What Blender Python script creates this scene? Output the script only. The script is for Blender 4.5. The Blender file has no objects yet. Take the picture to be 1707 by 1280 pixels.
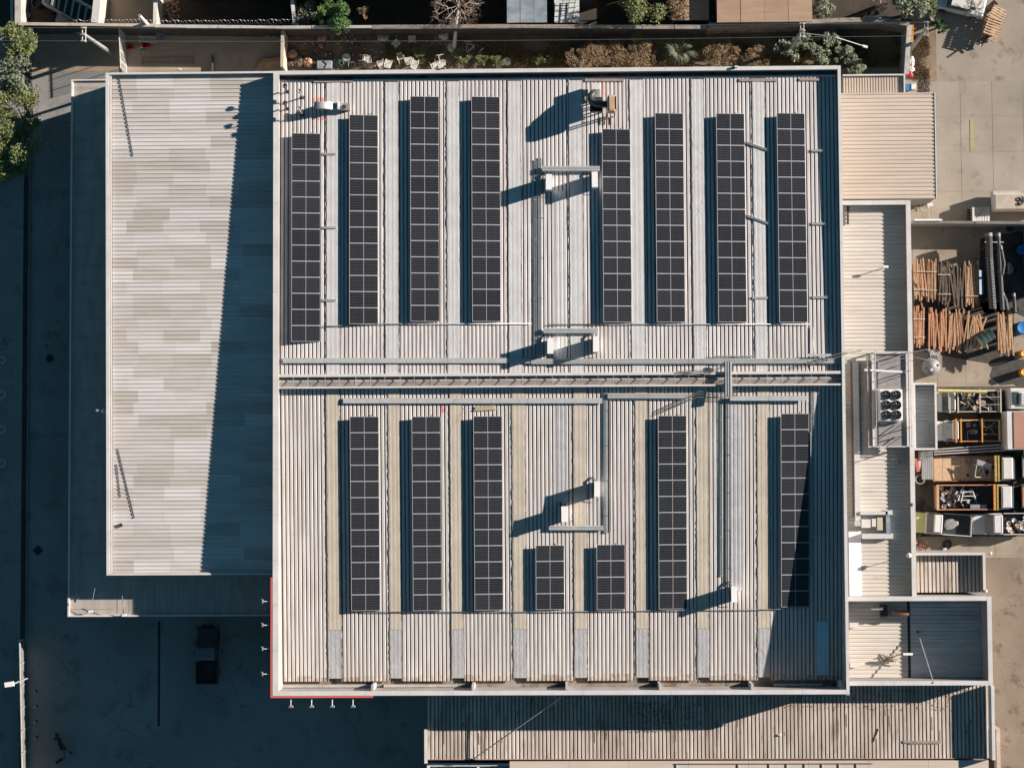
import bpy, math, random
from mathutils import Vector, Matrix, Euler
R_ = math.radians
random.seed(7)
S = bpy.context.scene
C = S.collection
# ------------------------------------------------------------------ camera, sky, sun, exposure
ZP = 8.4                      # parapet level of the main building
HC = 147.9                    # camera height
FPX = 3000.0                  # focal length in photo pixels (photo 1707 wide)
_a = Vector((60, -145, -FPX)).normalized()
CM = Matrix.Rotation(R_(-0.33), 3, 'Z') @ _a.rotation_difference(Vector((0, 0, -1))).to_matrix()
cam_d = bpy.data.cameras.new('camera'); cam = bpy.data.objects.new('camera', cam_d); C.objects.link(cam)
cam.location = (0, 0, HC); cam.rotation_euler = CM.to_euler()
cam_d.sensor_width = 36; cam_d.lens = FPX / 1707 * 36
cam_d.clip_start = 1; cam_d.clip_end = 2000
S.camera = cam
SUN_AZ, SUN_EL = 17.0, 19.0   # sun stands east by 17 deg towards the top of the picture
W = bpy.data.worlds.new('World'); S.world = W; W.use_nodes = True
nt = W.node_tree; nt.nodes.clear()
sky = nt.nodes.new('ShaderNodeTexSky'); sky.sky_type = 'NISHITA'; sky.sun_disc = False
sky.sun_elevation = R_(SUN_EL); sky.sun_rotation = R_(90 - SUN_AZ)
sky.air_density = 0.5; sky.dust_density = 0.0; sky.ozone_density = 5.0
bg = nt.nodes.new('ShaderNodeBackground'); bg.inputs['Strength'].default_value = 0.05
ow = nt.nodes.new('ShaderNodeOutputWorld')
tn = nt.nodes.new('ShaderNodeMix'); tn.data_type = 'RGBA'; tn.blend_type = 'MULTIPLY'; tn.inputs['Factor'].default_value = 1
tn.inputs['B'].default_value = (.98, 1.22, .80, 1)          # even tint of the whole sky
nt.links.new(sky.outputs[0], tn.inputs['A']); nt.links.new(tn.outputs['Result'], bg.inputs[0]); nt.links.new(bg.outputs[0], ow.inputs[0])
sd = bpy.data.lights.new('sun', 'SUN'); sd.energy = 5.0; sd.angle = R_(0.5); sd.color = (1.0, 0.89, 0.795)
sun = bpy.data.objects.new('sun', sd); C.objects.link(sun)
_e, _z = R_(SUN_EL), R_(SUN_AZ)
sun.rotation_euler = Vector((-math.cos(_z)*math.cos(_e), -math.sin(_z)*math.cos(_e), -math.sin(_e))).to_track_quat('-Z', 'Y').to_euler()
sun.location = (60, 20, 60)
S.view_settings.view_transform = 'Standard'; S.view_settings.look = 'None'
S.view_settings.exposure = 1.2; S.view_settings.gamma = 1.0
S.view_settings.use_curve_mapping = False
try:
    S.cycles.max_bounces = 6; S.cycles.diffuse_bounces = 3; S.cycles.glossy_bounces = 2
except Exception: pass

# ------------------------------------------------------------------ helpers
def P(px, py, z=0.0):
    """where the sight line through photo pixel (px,py) meets height z"""
    d = CM @ Vector(((px-853.5)/FPX, -(py-640)/FPX, -1.0))
    t = (HC - z) / -d.z
    return Vector((d.x*t, d.y*t, z))
def RC(px0, py0, px1, py1, z=0.0):
    mx, my = (px0+px1)/2, (py0+py1)/2
    return (P(px0, my, z).x, P(px1, my, z).x, P(mx, py1, z).y, P(mx, py0, z).y)

WL = {}
class MB:
    def __init__(s): s.v = []; s.f = []; s.m = []
    def quad(s, *p, m=0):
        n = len(s.v); s.v += [tuple(q) for q in p]; s.f.append(tuple(range(n, n+len(p)))); s.m.append(m); return s
    def box(s, x0, x1, y0, y1, z0, z1, m=0):
        n = len(s.v)
        s.v += [(x0,y0,z0),(x1,y0,z0),(x1,y1,z0),(x0,y1,z0),(x0,y0,z1),(x1,y0,z1),(x1,y1,z1),(x0,y1,z1)]
        for q in ((3,2,1,0),(4,5,6,7),(0,1,5,4),(1,2,6,5),(2,3,7,6),(3,0,4,7)):
            s.f.append(tuple(n+i for i in q)); s.m.append(m)
        return s
    def hexa(s, pts, m=0):      # 4 bottom then 4 top points, counter-clockwise
        n = len(s.v); s.v += [tuple(p) for p in pts]
        for q in ((3,2,1,0),(4,5,6,7),(0,1,5,4),(1,2,6,5),(2,3,7,6),(3,0,4,7)):
            s.f.append(tuple(n+i for i in q)); s.m.append(m)
        return s
    def obox(s, c, size, rz=0, m=0, taper=1.0, ry=0, rx=0):
        M3 = Euler((rx, ry, rz)).to_matrix(); hx, hy, hz = size[0]/2, size[1]/2, size[2]/2
        pts = []
        for zz, t in ((-hz, 1), (hz, taper)):
            for a, b in ((-1,-1),(1,-1),(1,1),(-1,1)):
                pts.append(Vector(c) + M3 @ Vector((a*hx*t, b*hy*t, zz)))
        return s.hexa(pts, m)
    def bar(s, p, q, w=.05, h=.05, m=0):
        p, q = Vector(p), Vector(q); d = (q-p)
        if d.length < 1e-6: return s
        d.normalize(); up = Vector((0,0,1)) if abs(d.z) < .98 else Vector((1,0,0))
        a = d.cross(up).normalized()*(w/2); b = a.cross(d).normalized()*(h/2)
        return s.hexa([p-a-b, p+a-b, p+a+b, p-a+b, q-a-b, q+a-b, q+a+b, q-a+b], m)
    def tube(s, pts, r, n=6, m=0, r2=None, cap=True):
        pts = [Vector(p) for p in pts]; k = len(pts); base = len(s.v); r2 = r if r2 is None else r2
        for i, p in enumerate(pts):
            d = (pts[min(i+1,k-1)] - pts[max(i-1,0)]).normalized()
            up = Vector((0,0,1)) if abs(d.z) < .95 else Vector((1,0,0))
            a = d.cross(up).normalized(); b = d.cross(a).normalized(); rr = r + (r2-r)*i/max(1,k-1)
            for j in range(n):
                t = 2*math.pi*j/n; s.v.append(tuple(p + a*math.cos(t)*rr + b*math.sin(t)*rr))
        for i in range(k-1):
            for j in range(n):
                s.f.append((base+i*n+j, base+i*n+(j+1)%n, base+(i+1)*n+(j+1)%n, base+(i+1)*n+j)); s.m.append(m)
        if cap:
            s.f.append(tuple(base+j for j in range(n))[::-1]); s.m.append(m)
            s.f.append(tuple(base+(k-1)*n+j for j in range(n))); s.m.append(m)
        return s
    def cyl(s, c, r, h, n=16, r2=None, m=0):
        r2 = r if r2 is None else r2; b = len(s.v)
        for zz, rr in ((0, r), (h, r2)):
            for j in range(n):
                t = 2*math.pi*j/n; s.v.append((c[0]+rr*math.cos(t), c[1]+rr*math.sin(t), c[2]+zz))
        for j in range(n):
            s.f.append((b+j, b+(j+1)%n, b+n+(j+1)%n, b+n+j)); s.m.append(m)
        s.f.append(tuple(b+j for j in range(n))[::-1]); s.m.append(m)
        s.f.append(tuple(b+n+j for j in range(n))); s.m.append(m)
        return s
    def lathe(s, c, prof, n=20, m=0):
        b = len(s.v)
        for r, z in prof:
            for j in range(n):
                t = 2*math.pi*j/n; s.v.append((c[0]+r*math.cos(t), c[1]+r*math.sin(t), c[2]+z))
        for i in range(len(prof)-1):
            for j in range(n):
                s.f.append((b+i*n+j, b+i*n+(j+1)%n, b+(i+1)*n+(j+1)%n, b+(i+1)*n+j)); s.m.append(m)
        return s
    def ring(s, c, r, t, n=16, k=6, axis='z', m=0):
        pts = []
        for j in range(n+1):
            a = 2*math.pi*j/n
            o = {'z': (math.cos(a)*r, math.sin(a)*r, 0), 'y': (math.cos(a)*r, 0, math.sin(a)*r), 'x': (0, math.cos(a)*r, math.sin(a)*r)}[axis]
            pts.append((c[0]+o[0], c[1]+o[1], c[2]+o[2]))
        return s.tube(pts, t, k, m, cap=False)
    def prism(s, pts, z0, z1, m=0):
        n = len(pts); b = len(s.v); a = sum(pts[i][0]*pts[(i+1)%n][1]-pts[(i+1)%n][0]*pts[i][1] for i in range(n))
        if a < 0: pts = pts[::-1]
        s.v += [(p[0],p[1],z0) for p in pts] + [(p[0],p[1],z1) for p in pts]
        s.f.append(tuple(b+i for i in range(n))[::-1]); s.f.append(tuple(b+n+i for i in range(n))); s.m += [m, m]
        for i in range(n): s.f.append((b+i, b+(i+1)%n, b+n+(i+1)%n, b+n+i)); s.m.append(m)
        return s
    def build(s, name, mats, parent=None, smooth=False, bevel=0):
        if parent is not None: o0 = WL[parent]
        else:
            xs = [v[0] for v in s.v]; ys = [v[1] for v in s.v]; zs = [v[2] for v in s.v]
            o0 = Vector(((min(xs)+max(xs))/2, (min(ys)+max(ys))/2, min(zs)))
        me = bpy.data.meshes.new(name)
        me.from_pydata([(v[0]-o0.x, v[1]-o0.y, v[2]-o0.z) for v in s.v], [], s.f)
        if not isinstance(mats, (list, tuple)): mats = [mats]
        for mm in mats: me.materials.append(mm)
        if len(mats) > 1: me.polygons.foreach_set('material_index', s.m)
        if smooth: me.polygons.foreach_set('use_smooth', [True]*len(me.polygons))
        me.update()
        o = bpy.data.objects.new(name, me); C.objects.link(o)
        if parent is not None: o.parent = parent
        else: o.location = o0
        WL[o] = o0.copy()
        if bevel:
            b = o.modifiers.new('bevel', 'BEVEL'); b.width = bevel; b.segments = 2; b.limit_method = 'ANGLE'
        return o
def tag(o, label=None, cat=None, group=None, kind=None):
    if label: o['label'] = label
    if cat: o['category'] = cat
    if group: o['group'] = group
    if kind: o['kind'] = kind
    return o
def thing(name, label, cat, loc=(0,0,0), group=None):
    o = bpy.data.objects.new(name, None); o.empty_display_size = .3; C.objects.link(o)
    o.location = loc; WL[o] = Vector(loc); return tag(o, label, cat, group)
def copy_tree(o, parent=None):
    c = o.copy(); C.objects.link(c); c.parent = parent
    for ch in list(o.children): copy_tree(ch, c)
    return c
def place(o, loc, rz=0, label=None, scale=None):
    c = copy_tree(o); c.location = loc; c.rotation_euler = (0, 0, rz)
    if scale: c.scale = scale if isinstance(scale, (tuple, list)) else (scale,)*3
    if label: c['label'] = label
    return c
def erase(o):
    for ch in list(o.children): erase(ch)
    bpy.data.objects.remove(o)

# ------------------------------------------------------------------ materials
def _n(nt, t, **k):
    n = nt.nodes.new(t)
    for a, b in k.items(): setattr(n, a, b)
    return n
def mat(name, c, c2=None, rough=.7, metal=0.0, scale=.8, stretch=(1,1,1), contrast=(.35,.65), dirt=None, bump=0.0, bscale=20, rnd=0.0, spec=.4, crack=None):
    """colour c varied to c2 by noise in world space; dirt = (colour, scale, threshold, strength); rnd = per object value change"""
    m = bpy.data.materials.new(name); m.use_nodes = True; t = m.node_tree; L = t.links.new
    b = t.nodes['Principled BSDF']; b.inputs['Roughness'].default_value = rough; b.inputs['Metallic'].default_value = metal
    b.inputs['Specular IOR Level'].default_value = spec
    geo = _n(t, 'ShaderNodeNewGeometry'); mp = _n(t, 'ShaderNodeMapping'); mp.inputs['Scale'].default_value = stretch
    L(geo.outputs['Position'], mp.inputs['Vector'])
    c2 = c2 or tuple(x*.85 for x in c)
    no = _n(t, 'ShaderNodeTexNoise'); no.inputs['Scale'].default_value = scale; no.inputs['Detail'].default_value = 5
    L(mp.outputs[0], no.inputs['Vector'])
    mr = _n(t, 'ShaderNodeMapRange'); mr.inputs[1].default_value = contrast[0]; mr.inputs[2].default_value = contrast[1]
    L(no.outputs['Fac'], mr.inputs[0])
    mx = _n(t, 'ShaderNodeMix', data_type='RGBA'); mx.inputs['A'].default_value = (*c, 1); mx.inputs['B'].default_value = (*c2, 1)
    L(mr.outputs[0], mx.inputs['Factor']); out = mx.outputs['Result']
    if dirt:
        dc, ds, dt, st = dirt
        n2 = _n(t, 'ShaderNodeTexNoise'); n2.inputs['Scale'].default_value = ds; n2.inputs['Detail'].default_value = 8; n2.inputs['Roughness'].default_value = .65
        L(mp.outputs[0], n2.inputs['Vector'])
        r2 = _n(t, 'ShaderNodeMapRange'); r2.inputs[1].default_value = dt; r2.inputs[2].default_value = dt+.14; r2.inputs[4].default_value = st
        L(n2.outputs['Fac'], r2.inputs[0])
        m2 = _n(t, 'ShaderNodeMix', data_type='RGBA'); m2.inputs['B'].default_value = (*dc, 1)
        L(r2.outputs[0], m2.inputs['Factor']); L(out, m2.inputs['A']); out = m2.outputs['Result']
    if crack:                # (colour, scale, width)
        cc, cs_, cw_ = crack
        nd = _n(t, 'ShaderNodeTexNoise'); nd.inputs['Scale'].default_value = cs_*2.5; L(geo.outputs['Position'], nd.inputs['Vector'])
        va = _n(t, 'ShaderNodeVectorMath', operation='MULTIPLY_ADD'); va.inputs[1].default_value = (1.6/cs_*.35,)*3; L(nd.outputs['Color'], va.inputs[0]); L(geo.outputs['Position'], va.inputs[2])
        vo = _n(t, 'ShaderNodeTexVoronoi', feature='DISTANCE_TO_EDGE'); vo.inputs['Scale'].default_value = cs_; L(va.outputs[0], vo.inputs['Vector'])
        r4 = _n(t, 'ShaderNodeMapRange'); r4.inputs[1].default_value = 0; r4.inputs[2].default_value = cw_; r4.inputs[3].default_value = .7; r4.inputs[4].default_value = 0
        L(vo.outputs['Distance'], r4.inputs[0])
        n5 = _n(t, 'ShaderNodeTexNoise'); n5.inputs['Scale'].default_value = cs_*.7; L(geo.outputs['Position'], n5.inputs['Vector'])
        r5 = _n(t, 'ShaderNodeMapRange'); r5.inputs[1].default_value = .45; r5.inputs[2].default_value = .6; L(n5.outputs['Fac'], r5.inputs[0])
        mu = _n(t, 'ShaderNodeMath', operation='MULTIPLY'); L(r4.outputs[0], mu.inputs[0]); L(r5.outputs[0], mu.inputs[1])
        m5 = _n(t, 'ShaderNodeMix', data_type='RGBA'); m5.inputs['B'].default_value = (*cc, 1); L(mu.outputs[0], m5.inputs['Factor']); L(out, m5.inputs['A']); out = m5.outputs['Result']
    if rnd:
        oi = _n(t, 'ShaderNodeObjectInfo'); r3 = _n(t, 'ShaderNodeMapRange'); r3.inputs[3].default_value = 1-rnd; r3.inputs[4].default_value = 1+rnd*.6
        L(oi.outputs['Random'], r3.inputs[0])
        h = _n(t, 'ShaderNodeHueSaturation'); L(r3.outputs[0], h.inputs['Value']); L(out, h.inputs['Color']); out = h.outputs[0]
    L(out, b.inputs['Base Color'])
    if bump:
        n3 = _n(t, 'ShaderNodeTexNoise'); n3.inputs['Scale'].default_value = bscale; n3.inputs['Detail'].default_value = 4
        L(geo.outputs['Position'], n3.inputs['Vector'])
        bp = _n(t, 'ShaderNodeBump'); bp.inputs['Strength'].default_value = bump; bp.inputs['Distance'].default_value = .03
        L(n3.outputs['Fac'], bp.inputs['Height']); L(bp.outputs[0], b.inputs['Normal'])
    return m
K = {}
K['roof_n'] = mat('pale_roof_metal', (.62,.60,.595), (.48,.46,.455), .55, .0, 1.2, (3,.25,1), dirt=((.34,.27,.22), 1.4, .56, .55), rnd=.07)
K['roof_s'] = mat('pale_roof_metal_south', (.61,.585,.57), (.49,.455,.43), .55, .0, 1.2, (3,.25,1), dirt=((.38,.29,.21), 1.8, .60, .5), rnd=.06)
K['roof_w'] = mat('west_roof_metal', (.555,.525,.505), (.485,.455,.43), .6, 0, 1.0, (.3,3,1), dirt=((.38,.31,.25), 1.2, .58, .5), rnd=.08)
K['roof_w2'] = mat('west_roof_metal_white', (.605,.58,.57), (.545,.52,.505), .6, 0, 1.0, (.3,3,1), dirt=((.40,.34,.29), 1.2, .60, .45), rnd=.05)
K['roof_w3'] = mat('west_roof_metal_tan', (.50,.465,.43), (.435,.40,.365), .6, 0, 1.0, (.3,3,1), dirt=((.32,.25,.19), 1.2, .58, .5), rnd=.08)
K['roof_eave'] = mat('stained_roof_end', (.56,.51,.475), (.45,.37,.31), .7, 0, 2.5, (2,.6,1), dirt=((.24,.14,.09), 2.5, .52, .8), rnd=.08)
K['roof_e'] = mat('cream_roof_metal', (.55,.465,.395), (.50,.42,.35), .6, 0, 1.0, (.3,3,1), dirt=((.36,.27,.18), 1.6, .62, .4), rnd=.05)
K['roof_a'] = mat('weathered_roof_metal', (.58,.52,.465), (.42,.355,.30), .65, 0, .8, (2.0,.3,1), dirt=((.19,.125,.085), .9, .53, .75), rnd=.14)
K['roof_g'] = mat('grey_roof_metal', (.60,.61,.61), (.50,.51,.51), .55, 0, 1.0, (.5,2,1), dirt=((.14,.12,.10), 2.0, .6, .5), rnd=.08)
K['roof_blue'] = mat('blue_skylight_sheet', (.42,.68,.76), (.38,.62,.70), .4, 0)
K['canopy'] = mat('canopy_metal', (.42,.38,.34), (.34,.31,.28), .65, 0, .8, (2,.5,1), dirt=((.22,.19,.16), 1.5, .58, .5))
K['strip_grey'] = mat('grey_membrane', (.55,.55,.55), (.49,.485,.48), .7, 0, .9, (1,1,1), dirt=((.38,.35,.32), 3.5, .60, .25), bump=.3, bscale=6)
K['strip_tan'] = mat('tan_membrane', (.53,.465,.385), (.455,.40,.325), .75, 0, .8, (1,1,1), dirt=((.36,.28,.19), 3, .60, .3), bump=.3, bscale=6)
K['strip_grey2'] = mat('bluish_grey_membrane', (.44,.435,.44), (.37,.37,.38), .7, 0, 1.2, (1,1,1), dirt=((.52,.50,.48), 4, .60, .4), bump=.6, bscale=5)
K['seam'] = mat('dark_membrane_edge', (.10,.09,.085), (.20,.18,.16), .8, 0, 6)
K['parapet'] = mat('white_parapet_cap', (.62,.60,.59), (.54,.52,.50), .6, 0, .7, dirt=((.36,.30,.25), 2.5, .62, .5))
K['parapet_in'] = mat('grey_parapet_side', (.48,.46,.43), (.38,.36,.33), .8, 0, .9, dirt=((.22,.18,.14), 2.0, .55, .6))
K['gutter'] = mat('dirty_gutter', (.30,.27,.24), (.17,.13,.10), .8, 0, .7, (1,1,1), dirt=((.07,.045,.03), 1.2, .52, .9))
K['wall'] = mat('grey_rendered_wall', (.36,.34,.32), (.28,.27,.26), .85, 0, .6, dirt=((.18,.15,.12), 1.3, .58, .6))
K['red'] = mat('red_fascia', (.55,.10,.09), (.45,.12,.10), .6)
K['rust'] = mat('rusty_metal', (.30,.16,.10), (.36,.24,.18), .8, 0, 6)
K['brown_batten'] = mat('brown_batten', (.33,.26,.23), (.25,.20,.18), .8, 0, 3)
K['galv'] = mat('galvanised_metal', (.42,.42,.41), (.34,.34,.34), .45, .35, 3, rnd=.05)
K['tray'] = mat('painted_cable_tray', (.46,.47,.47), (.40,.41,.41), .55, .1, 2)
K['dkmetal'] = mat('dark_metal', (.06,.06,.065), (.04,.04,.045), .5, .3)
K['white'] = mat('white_painted_metal', (.80,.80,.79), (.76,.76,.75), .45, 0)
K['whitepl'] = mat('white_plastic', (.66,.64,.61), (.55,.52,.48), .5, 0, 3, rnd=.1)
K['frame'] = mat('aluminium_frame', (.62,.58,.57), (.58,.55,.54), .4, .2)
K['black'] = mat('black_rubber', (.02,.02,.02), (.035,.035,.035), .7)
K['blackpipe'] = mat('black_plastic_pipe', (.045,.045,.048), (.075,.075,.075), .4, 0, 5)
K['concrete'] = mat('yard_concrete', (.33,.285,.235), (.27,.23,.19), .9, 0, .22, dirt=((.12,.095,.075), .6, .55, .8), bump=.3, bscale=12, crack=((.10,.08,.06), .25, .010))
K['concrete2'] = mat('pale_yard_concrete', (.42,.375,.32), (.37,.33,.28), .9, 0, .4, dirt=((.22,.18,.14), 1.3, .62, .6), bump=.2, bscale=12)
K['joint'] = mat('dark_joint', (.29,.25,.205), (.23,.195,.16), .9)
K['asphalt'] = mat('asphalt', (.27,.27,.26), (.215,.215,.205), .9, 0, .18, dirt=((.13,.13,.125), .5, .54, .7), bump=.3, bscale=25, crack=((.08,.08,.08), .22, .012))
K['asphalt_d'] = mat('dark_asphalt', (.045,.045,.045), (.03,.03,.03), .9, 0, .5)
K['kerb'] = mat('kerb_concrete', (.22,.21,.20), (.16,.16,.15), .85)
K['soil'] = mat('dark_soil', (.10,.078,.055), (.17,.13,.09), .95, 0, .6, dirt=((.14,.10,.06), 1.5, .58, .7), bump=.8, bscale=8)
K['soil_d'] = mat('backyard_ground', (.045,.036,.028), (.07,.055,.042), .95, 0, .5, dirt=((.025,.02,.015), 1.2, .55, .7), bump=.5, bscale=8)  # ground darkened in colour to stand in for shade from unbuilt neighbours
K['yard'] = mat('courtyard_concrete', (.40,.32,.24), (.31,.25,.19), .9, 0, .5, dirt=((.12,.09,.07), 1.6, .58, .6))
K['wood'] = mat('pale_timber', (.50,.33,.20), (.38,.23,.13), .8, 0, 4, rnd=.22)
K['wood_r'] = mat('reddish_timber', (.46,.25,.15), (.34,.16,.09), .8, 0, 4, rnd=.25)
K['wood_d'] = mat('old_dark_timber', (.15,.11,.085), (.09,.07,.055), .85, 0, 4, rnd=.25)
K['wood_p'] = mat('pallet_timber', (.56,.40,.26), (.46,.31,.19), .8, 0, 4, rnd=.1)
K['plank_roof'] = mat('brown_roof_sheet', (.40,.27,.19), (.33,.22,.15), .8, 0, 1.5, (.3,2,1), dirt=((.22,.14,.09), 2.5, .58, .5), rnd=.1)
K['cloth_blue'] = mat('faded_blue_sheet', (.16,.21,.25), (.30,.33,.36), .6, 0, .9, (1,2,1))
K['bluepl'] = mat('blue_plastic', (.03,.16,.42), (.04,.20,.50), .4)
K['orangepl'] = mat('orange_plastic', (.75,.33,.03), (.65,.28,.03), .5)
K['green_d'] = mat('dark_green_drum_paint', (.05,.09,.085), (.035,.06,.055), .35, .2)
K['redpl'] = mat('red_plastic', (.50,.03,.05), (.40,.03,.04), .5)
K['yellow'] = mat('yellow_paint', (.58,.50,.20), (.48,.42,.20), .7, 0, 3)
K['line_y'] = mat('worn_yellow_line', (.38,.34,.14), (.33,.29,.22), .9, 0, 3, contrast=(.4,.6))
K['line_w'] = mat('worn_white_line', (.52,.52,.51), (.40,.40,.40), .9, 0, 3)
K['orange'] = mat('orange_rack_paint', (.62,.28,.05), (.5,.24,.06), .5)
K['beige'] = mat('beige_rack_paint', (.52,.47,.36), (.42,.38,.28), .5)
K['ylw_pale'] = mat('pale_yellow_bonnet', (.62,.62,.22), (.55,.50,.25), .5, 0, 4)
K['mustard'] = mat('mustard_headboard', (.45,.34,.10), (.34,.25,.08), .6, 0, 3)
K['deck'] = mat('grey_platform_deck', (.27,.265,.26), (.22,.215,.21), .7, 0, 2, rnd=.06)
K['tank'] = mat('dull_tank_metal', (.24,.25,.26), (.18,.19,.20), .6, .1, 3)
K['carwhite'] = mat('white_car_paint', (.66,.65,.63), (.60,.59,.57), .3, 0, 1.5, spec=.6)
K['cardark'] = mat('dark_car_paint', (.045,.05,.055), (.04,.042,.045), .3, 0, 1.5, spec=.5)
K['carlid'] = mat('grey_car_roof', (.15,.17,.18), (.13,.15,.16), .35, 0, 1.5, spec=.5)
K['glass'] = mat('dark_window_glass', (.05,.06,.065), (.07,.08,.085), .12, 0, 2, spec=.6)
K['glass_d'] = mat('sunshaded_windscreen', (.30,.31,.30), (.22,.23,.23), .3, 0, 4)
K['containr'] = mat('terracotta_container_roof', (.42,.22,.16), (.38,.20,.15), .7)
K['bark'] = mat('tree_bark', (.16,.13,.10), (.10,.08,.06), .9, 0, 6)
K['twig'] = mat('bare_twigs', (.46,.37,.30), (.30,.23,.18), .9, 0, 3)
K['shade_paint'] = mat('painted_ground_shade', (.045,.042,.04), (.075,.068,.06), .8, 0, 2)  # dark colour for shade laid flat on the yard
K['fence_sheet'] = mat('dull_fence_sheet', (.15,.15,.14), (.11,.11,.105), .8)
K['yard_dark'] = mat('dark_yard_ground', (.075,.062,.05), (.13,.105,.08), .85, 0, .8, dirt=((.03,.026,.022), 1.2, .5, .8))  # darker ground colour for the area around the trucks
K['blue_old'] = mat('old_blue_sheet', (.11,.17,.25), (.16,.21,.27), .6, 0, 3)
K['roof_e2'] = mat('pale_annex_roof_metal', (.60,.555,.50), (.53,.485,.43), .6, 0, 1.0, (.3,3,1), dirt=((.36,.29,.22), 1.4, .58, .5), rnd=.06)
K['grime_shade'] = mat('grimy_shaded_roof_valley', (.27,.215,.19), (.16,.12,.10), .85, 0, 2, (3,.3,1))  # valley grime, darkened further to deepen the rib shadow lines
K['darkwall'] = mat('shade_darkened_wall', (.06,.057,.054), (.04,.038,.035), .9, 0, 1.5)  # dark wall, colour lowered further to keep its face in shade
K['terra'] = mat('terracotta', (.40,.22,.14), (.32,.18,.12), .8)
K['leaf_o'] = mat('olive_leaves', (.20,.22,.08), (.10,.13,.05), .65, 0, 1.2, spec=.3)
K['leaf_g'] = mat('bright_green_leaves', (.10,.19,.05), (.05,.11,.03), .6, 0, 1.5, spec=.3)
K['leaf_p'] = mat('grey_green_leaves', (.24,.26,.18), (.13,.16,.10), .6, 0, 1.5, spec=.3)
K['leaf_b'] = mat('brown_dry_leaves', (.28,.195,.11), (.17,.115,.065), .8, 0, 1.5)
K['grass'] = mat('weedy_grass', (.26,.25,.10), (.34,.25,.13), .8, 0, .8)
K['cable'] = mat('black_cable', (.03,.03,.03), (.04,.04,.04), .7)
K['wire'] = mat('overhead_wire', (.16,.17,.17), (.13,.14,.14), .6)
K['turq'] = mat('turquoise_paint', (.10,.45,.45), (.12,.40,.40), .5)
K['paperwhite'] = mat('white_insulated_roof_board', (.80,.80,.79), (.78,.78,.77), .6)
def cell_material():
    m = bpy.data.materials.new('solar_cells'); m.use_nodes = True; t = m.node_tree; L = t.links.new
    b = t.nodes['Principled BSDF']; b.inputs['Roughness'].default_value = .22; b.inputs['Specular IOR Level'].default_value = .35
    tc = _n(t, 'ShaderNodeTexCoord'); sp = _n(t, 'ShaderNodeSeparateXYZ'); L(tc.outputs['Object'], sp.inputs[0])
    def line(sock, pitch, w, off=0.0):
        a = _n(t, 'ShaderNodeMath', operation='ADD'); a.inputs[1].default_value = 50*pitch+off; L(sock, a.inputs[0])
        d = _n(t, 'ShaderNodeMath', operation='DIVIDE'); d.inputs[1].default_value = pitch; L(a.outputs[0], d.inputs[0])
        f = _n(t, 'ShaderNodeMath', operation='FRACT'); L(d.outputs[0], f.inputs[0])
        l = _n(t, 'ShaderNodeMath', operation='LESS_THAN'); l.inputs[1].default_value = w/pitch; L(f.outputs[0], l.inputs[0]); return l.outputs[0]
    l1 = line(sp.outputs['X'], .0905, .0055); l2 = line(sp.outputs['Y'], .196, .010); l3 = line(sp.outputs['Y'], .049, .004, .02)
    mxx = _n(t, 'ShaderNodeMath', operation='MAXIMUM'); L(l1, mxx.inputs[0]); L(l2, mxx.inputs[1])
    m3 = _n(t, 'ShaderNodeMath', operation='MULTIPLY'); L(l3, m3.inputs[0]); m3.inputs[1].default_value = .35
    my = _n(t, 'ShaderNodeMath', operation='MAXIMUM'); L(mxx.outputs[0], my.inputs[0]); L(m3.outputs[0], my.inputs[1])
    oi = _n(t, 'ShaderNodeObjectInfo'); cr = _n(t, 'ShaderNodeMix', data_type='RGBA')
    cr.inputs['A'].default_value = (.006,.008,.012,1); cr.inputs['B'].default_value = (.013,.015,.020,1); L(oi.outputs['Random'], cr.inputs['Factor'])
    mx = _n(t, 'ShaderNodeMix', data_type='RGBA'); mx.inputs['B'].default_value = (.135,.14,.15,1)
    L(cr.outputs['Result'], mx.inputs['A']); L(my.outputs[0], mx.inputs['Factor']); L(mx.outputs['Result'], b.inputs['Base Color'])
    return m
K['cell'] = cell_material()

# ------------------------------------------------------------------ corrugated sheets
PITCH = .312
PROF = [(0,0),(.31,0),(.36,1),(.92,1),(1.0,0)]
def prof_pts(u0, u1, pitch, h, prof=PROF):
    pts = []
    k0 = math.floor(u0/pitch)-1; k1 = math.ceil(u1/pitch)+1
    full = []
    for k in range(k0, k1):
        for a, z in prof[:-1]: full.append(((k+a)*pitch, z*h))
    def ev(u):
        for i in range(len(full)-1):
            if full[i][0] <= u <= full[i+1][0]:
                d = full[i+1][0]-full[i][0]; return full[i][1] + (full[i+1][1]-full[i][1])*(u-full[i][0])/d
        return 0
    pts = [(u0, ev(u0))] + [p for p in full if u0+1e-4 < p[0] < u1-1e-4] + [(u1, ev(u1))]
    return pts
def corr(m, x0, x1, y0, y1, zf, axis='y', pitch=PITCH, h=.040, prof=PROF, mi=0, grime_shade=False):
    """sheet whose ribs run along axis; zf(x,y) gives the valley height"""
    if axis == 'y':
        for (a, za), (b, zb) in zip(*(lambda q: (q, q[1:]))(prof_pts(x0, x1, pitch, h, prof))):
            m.quad((a,y0,zf(a,y0)+za), (b,y0,zf(b,y0)+zb), (b,y1,zf(b,y1)+zb), (a,y1,zf(a,y1)+za), m=(1 if grime_shade and za < .001 and zb < .001 else mi))
    else:
        for (a, za), (b, zb) in zip(*(lambda q: (q, q[1:]))(prof_pts(y0, y1, pitch, h, prof))):
            m.quad((x0,a,zf(x0,a)+za), (x1,a,zf(x1,a)+za), (x1,b,zf(x1,b)+zb), (x0,b,zf(x0,b)+zb), m=mi)
    return m
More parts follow.
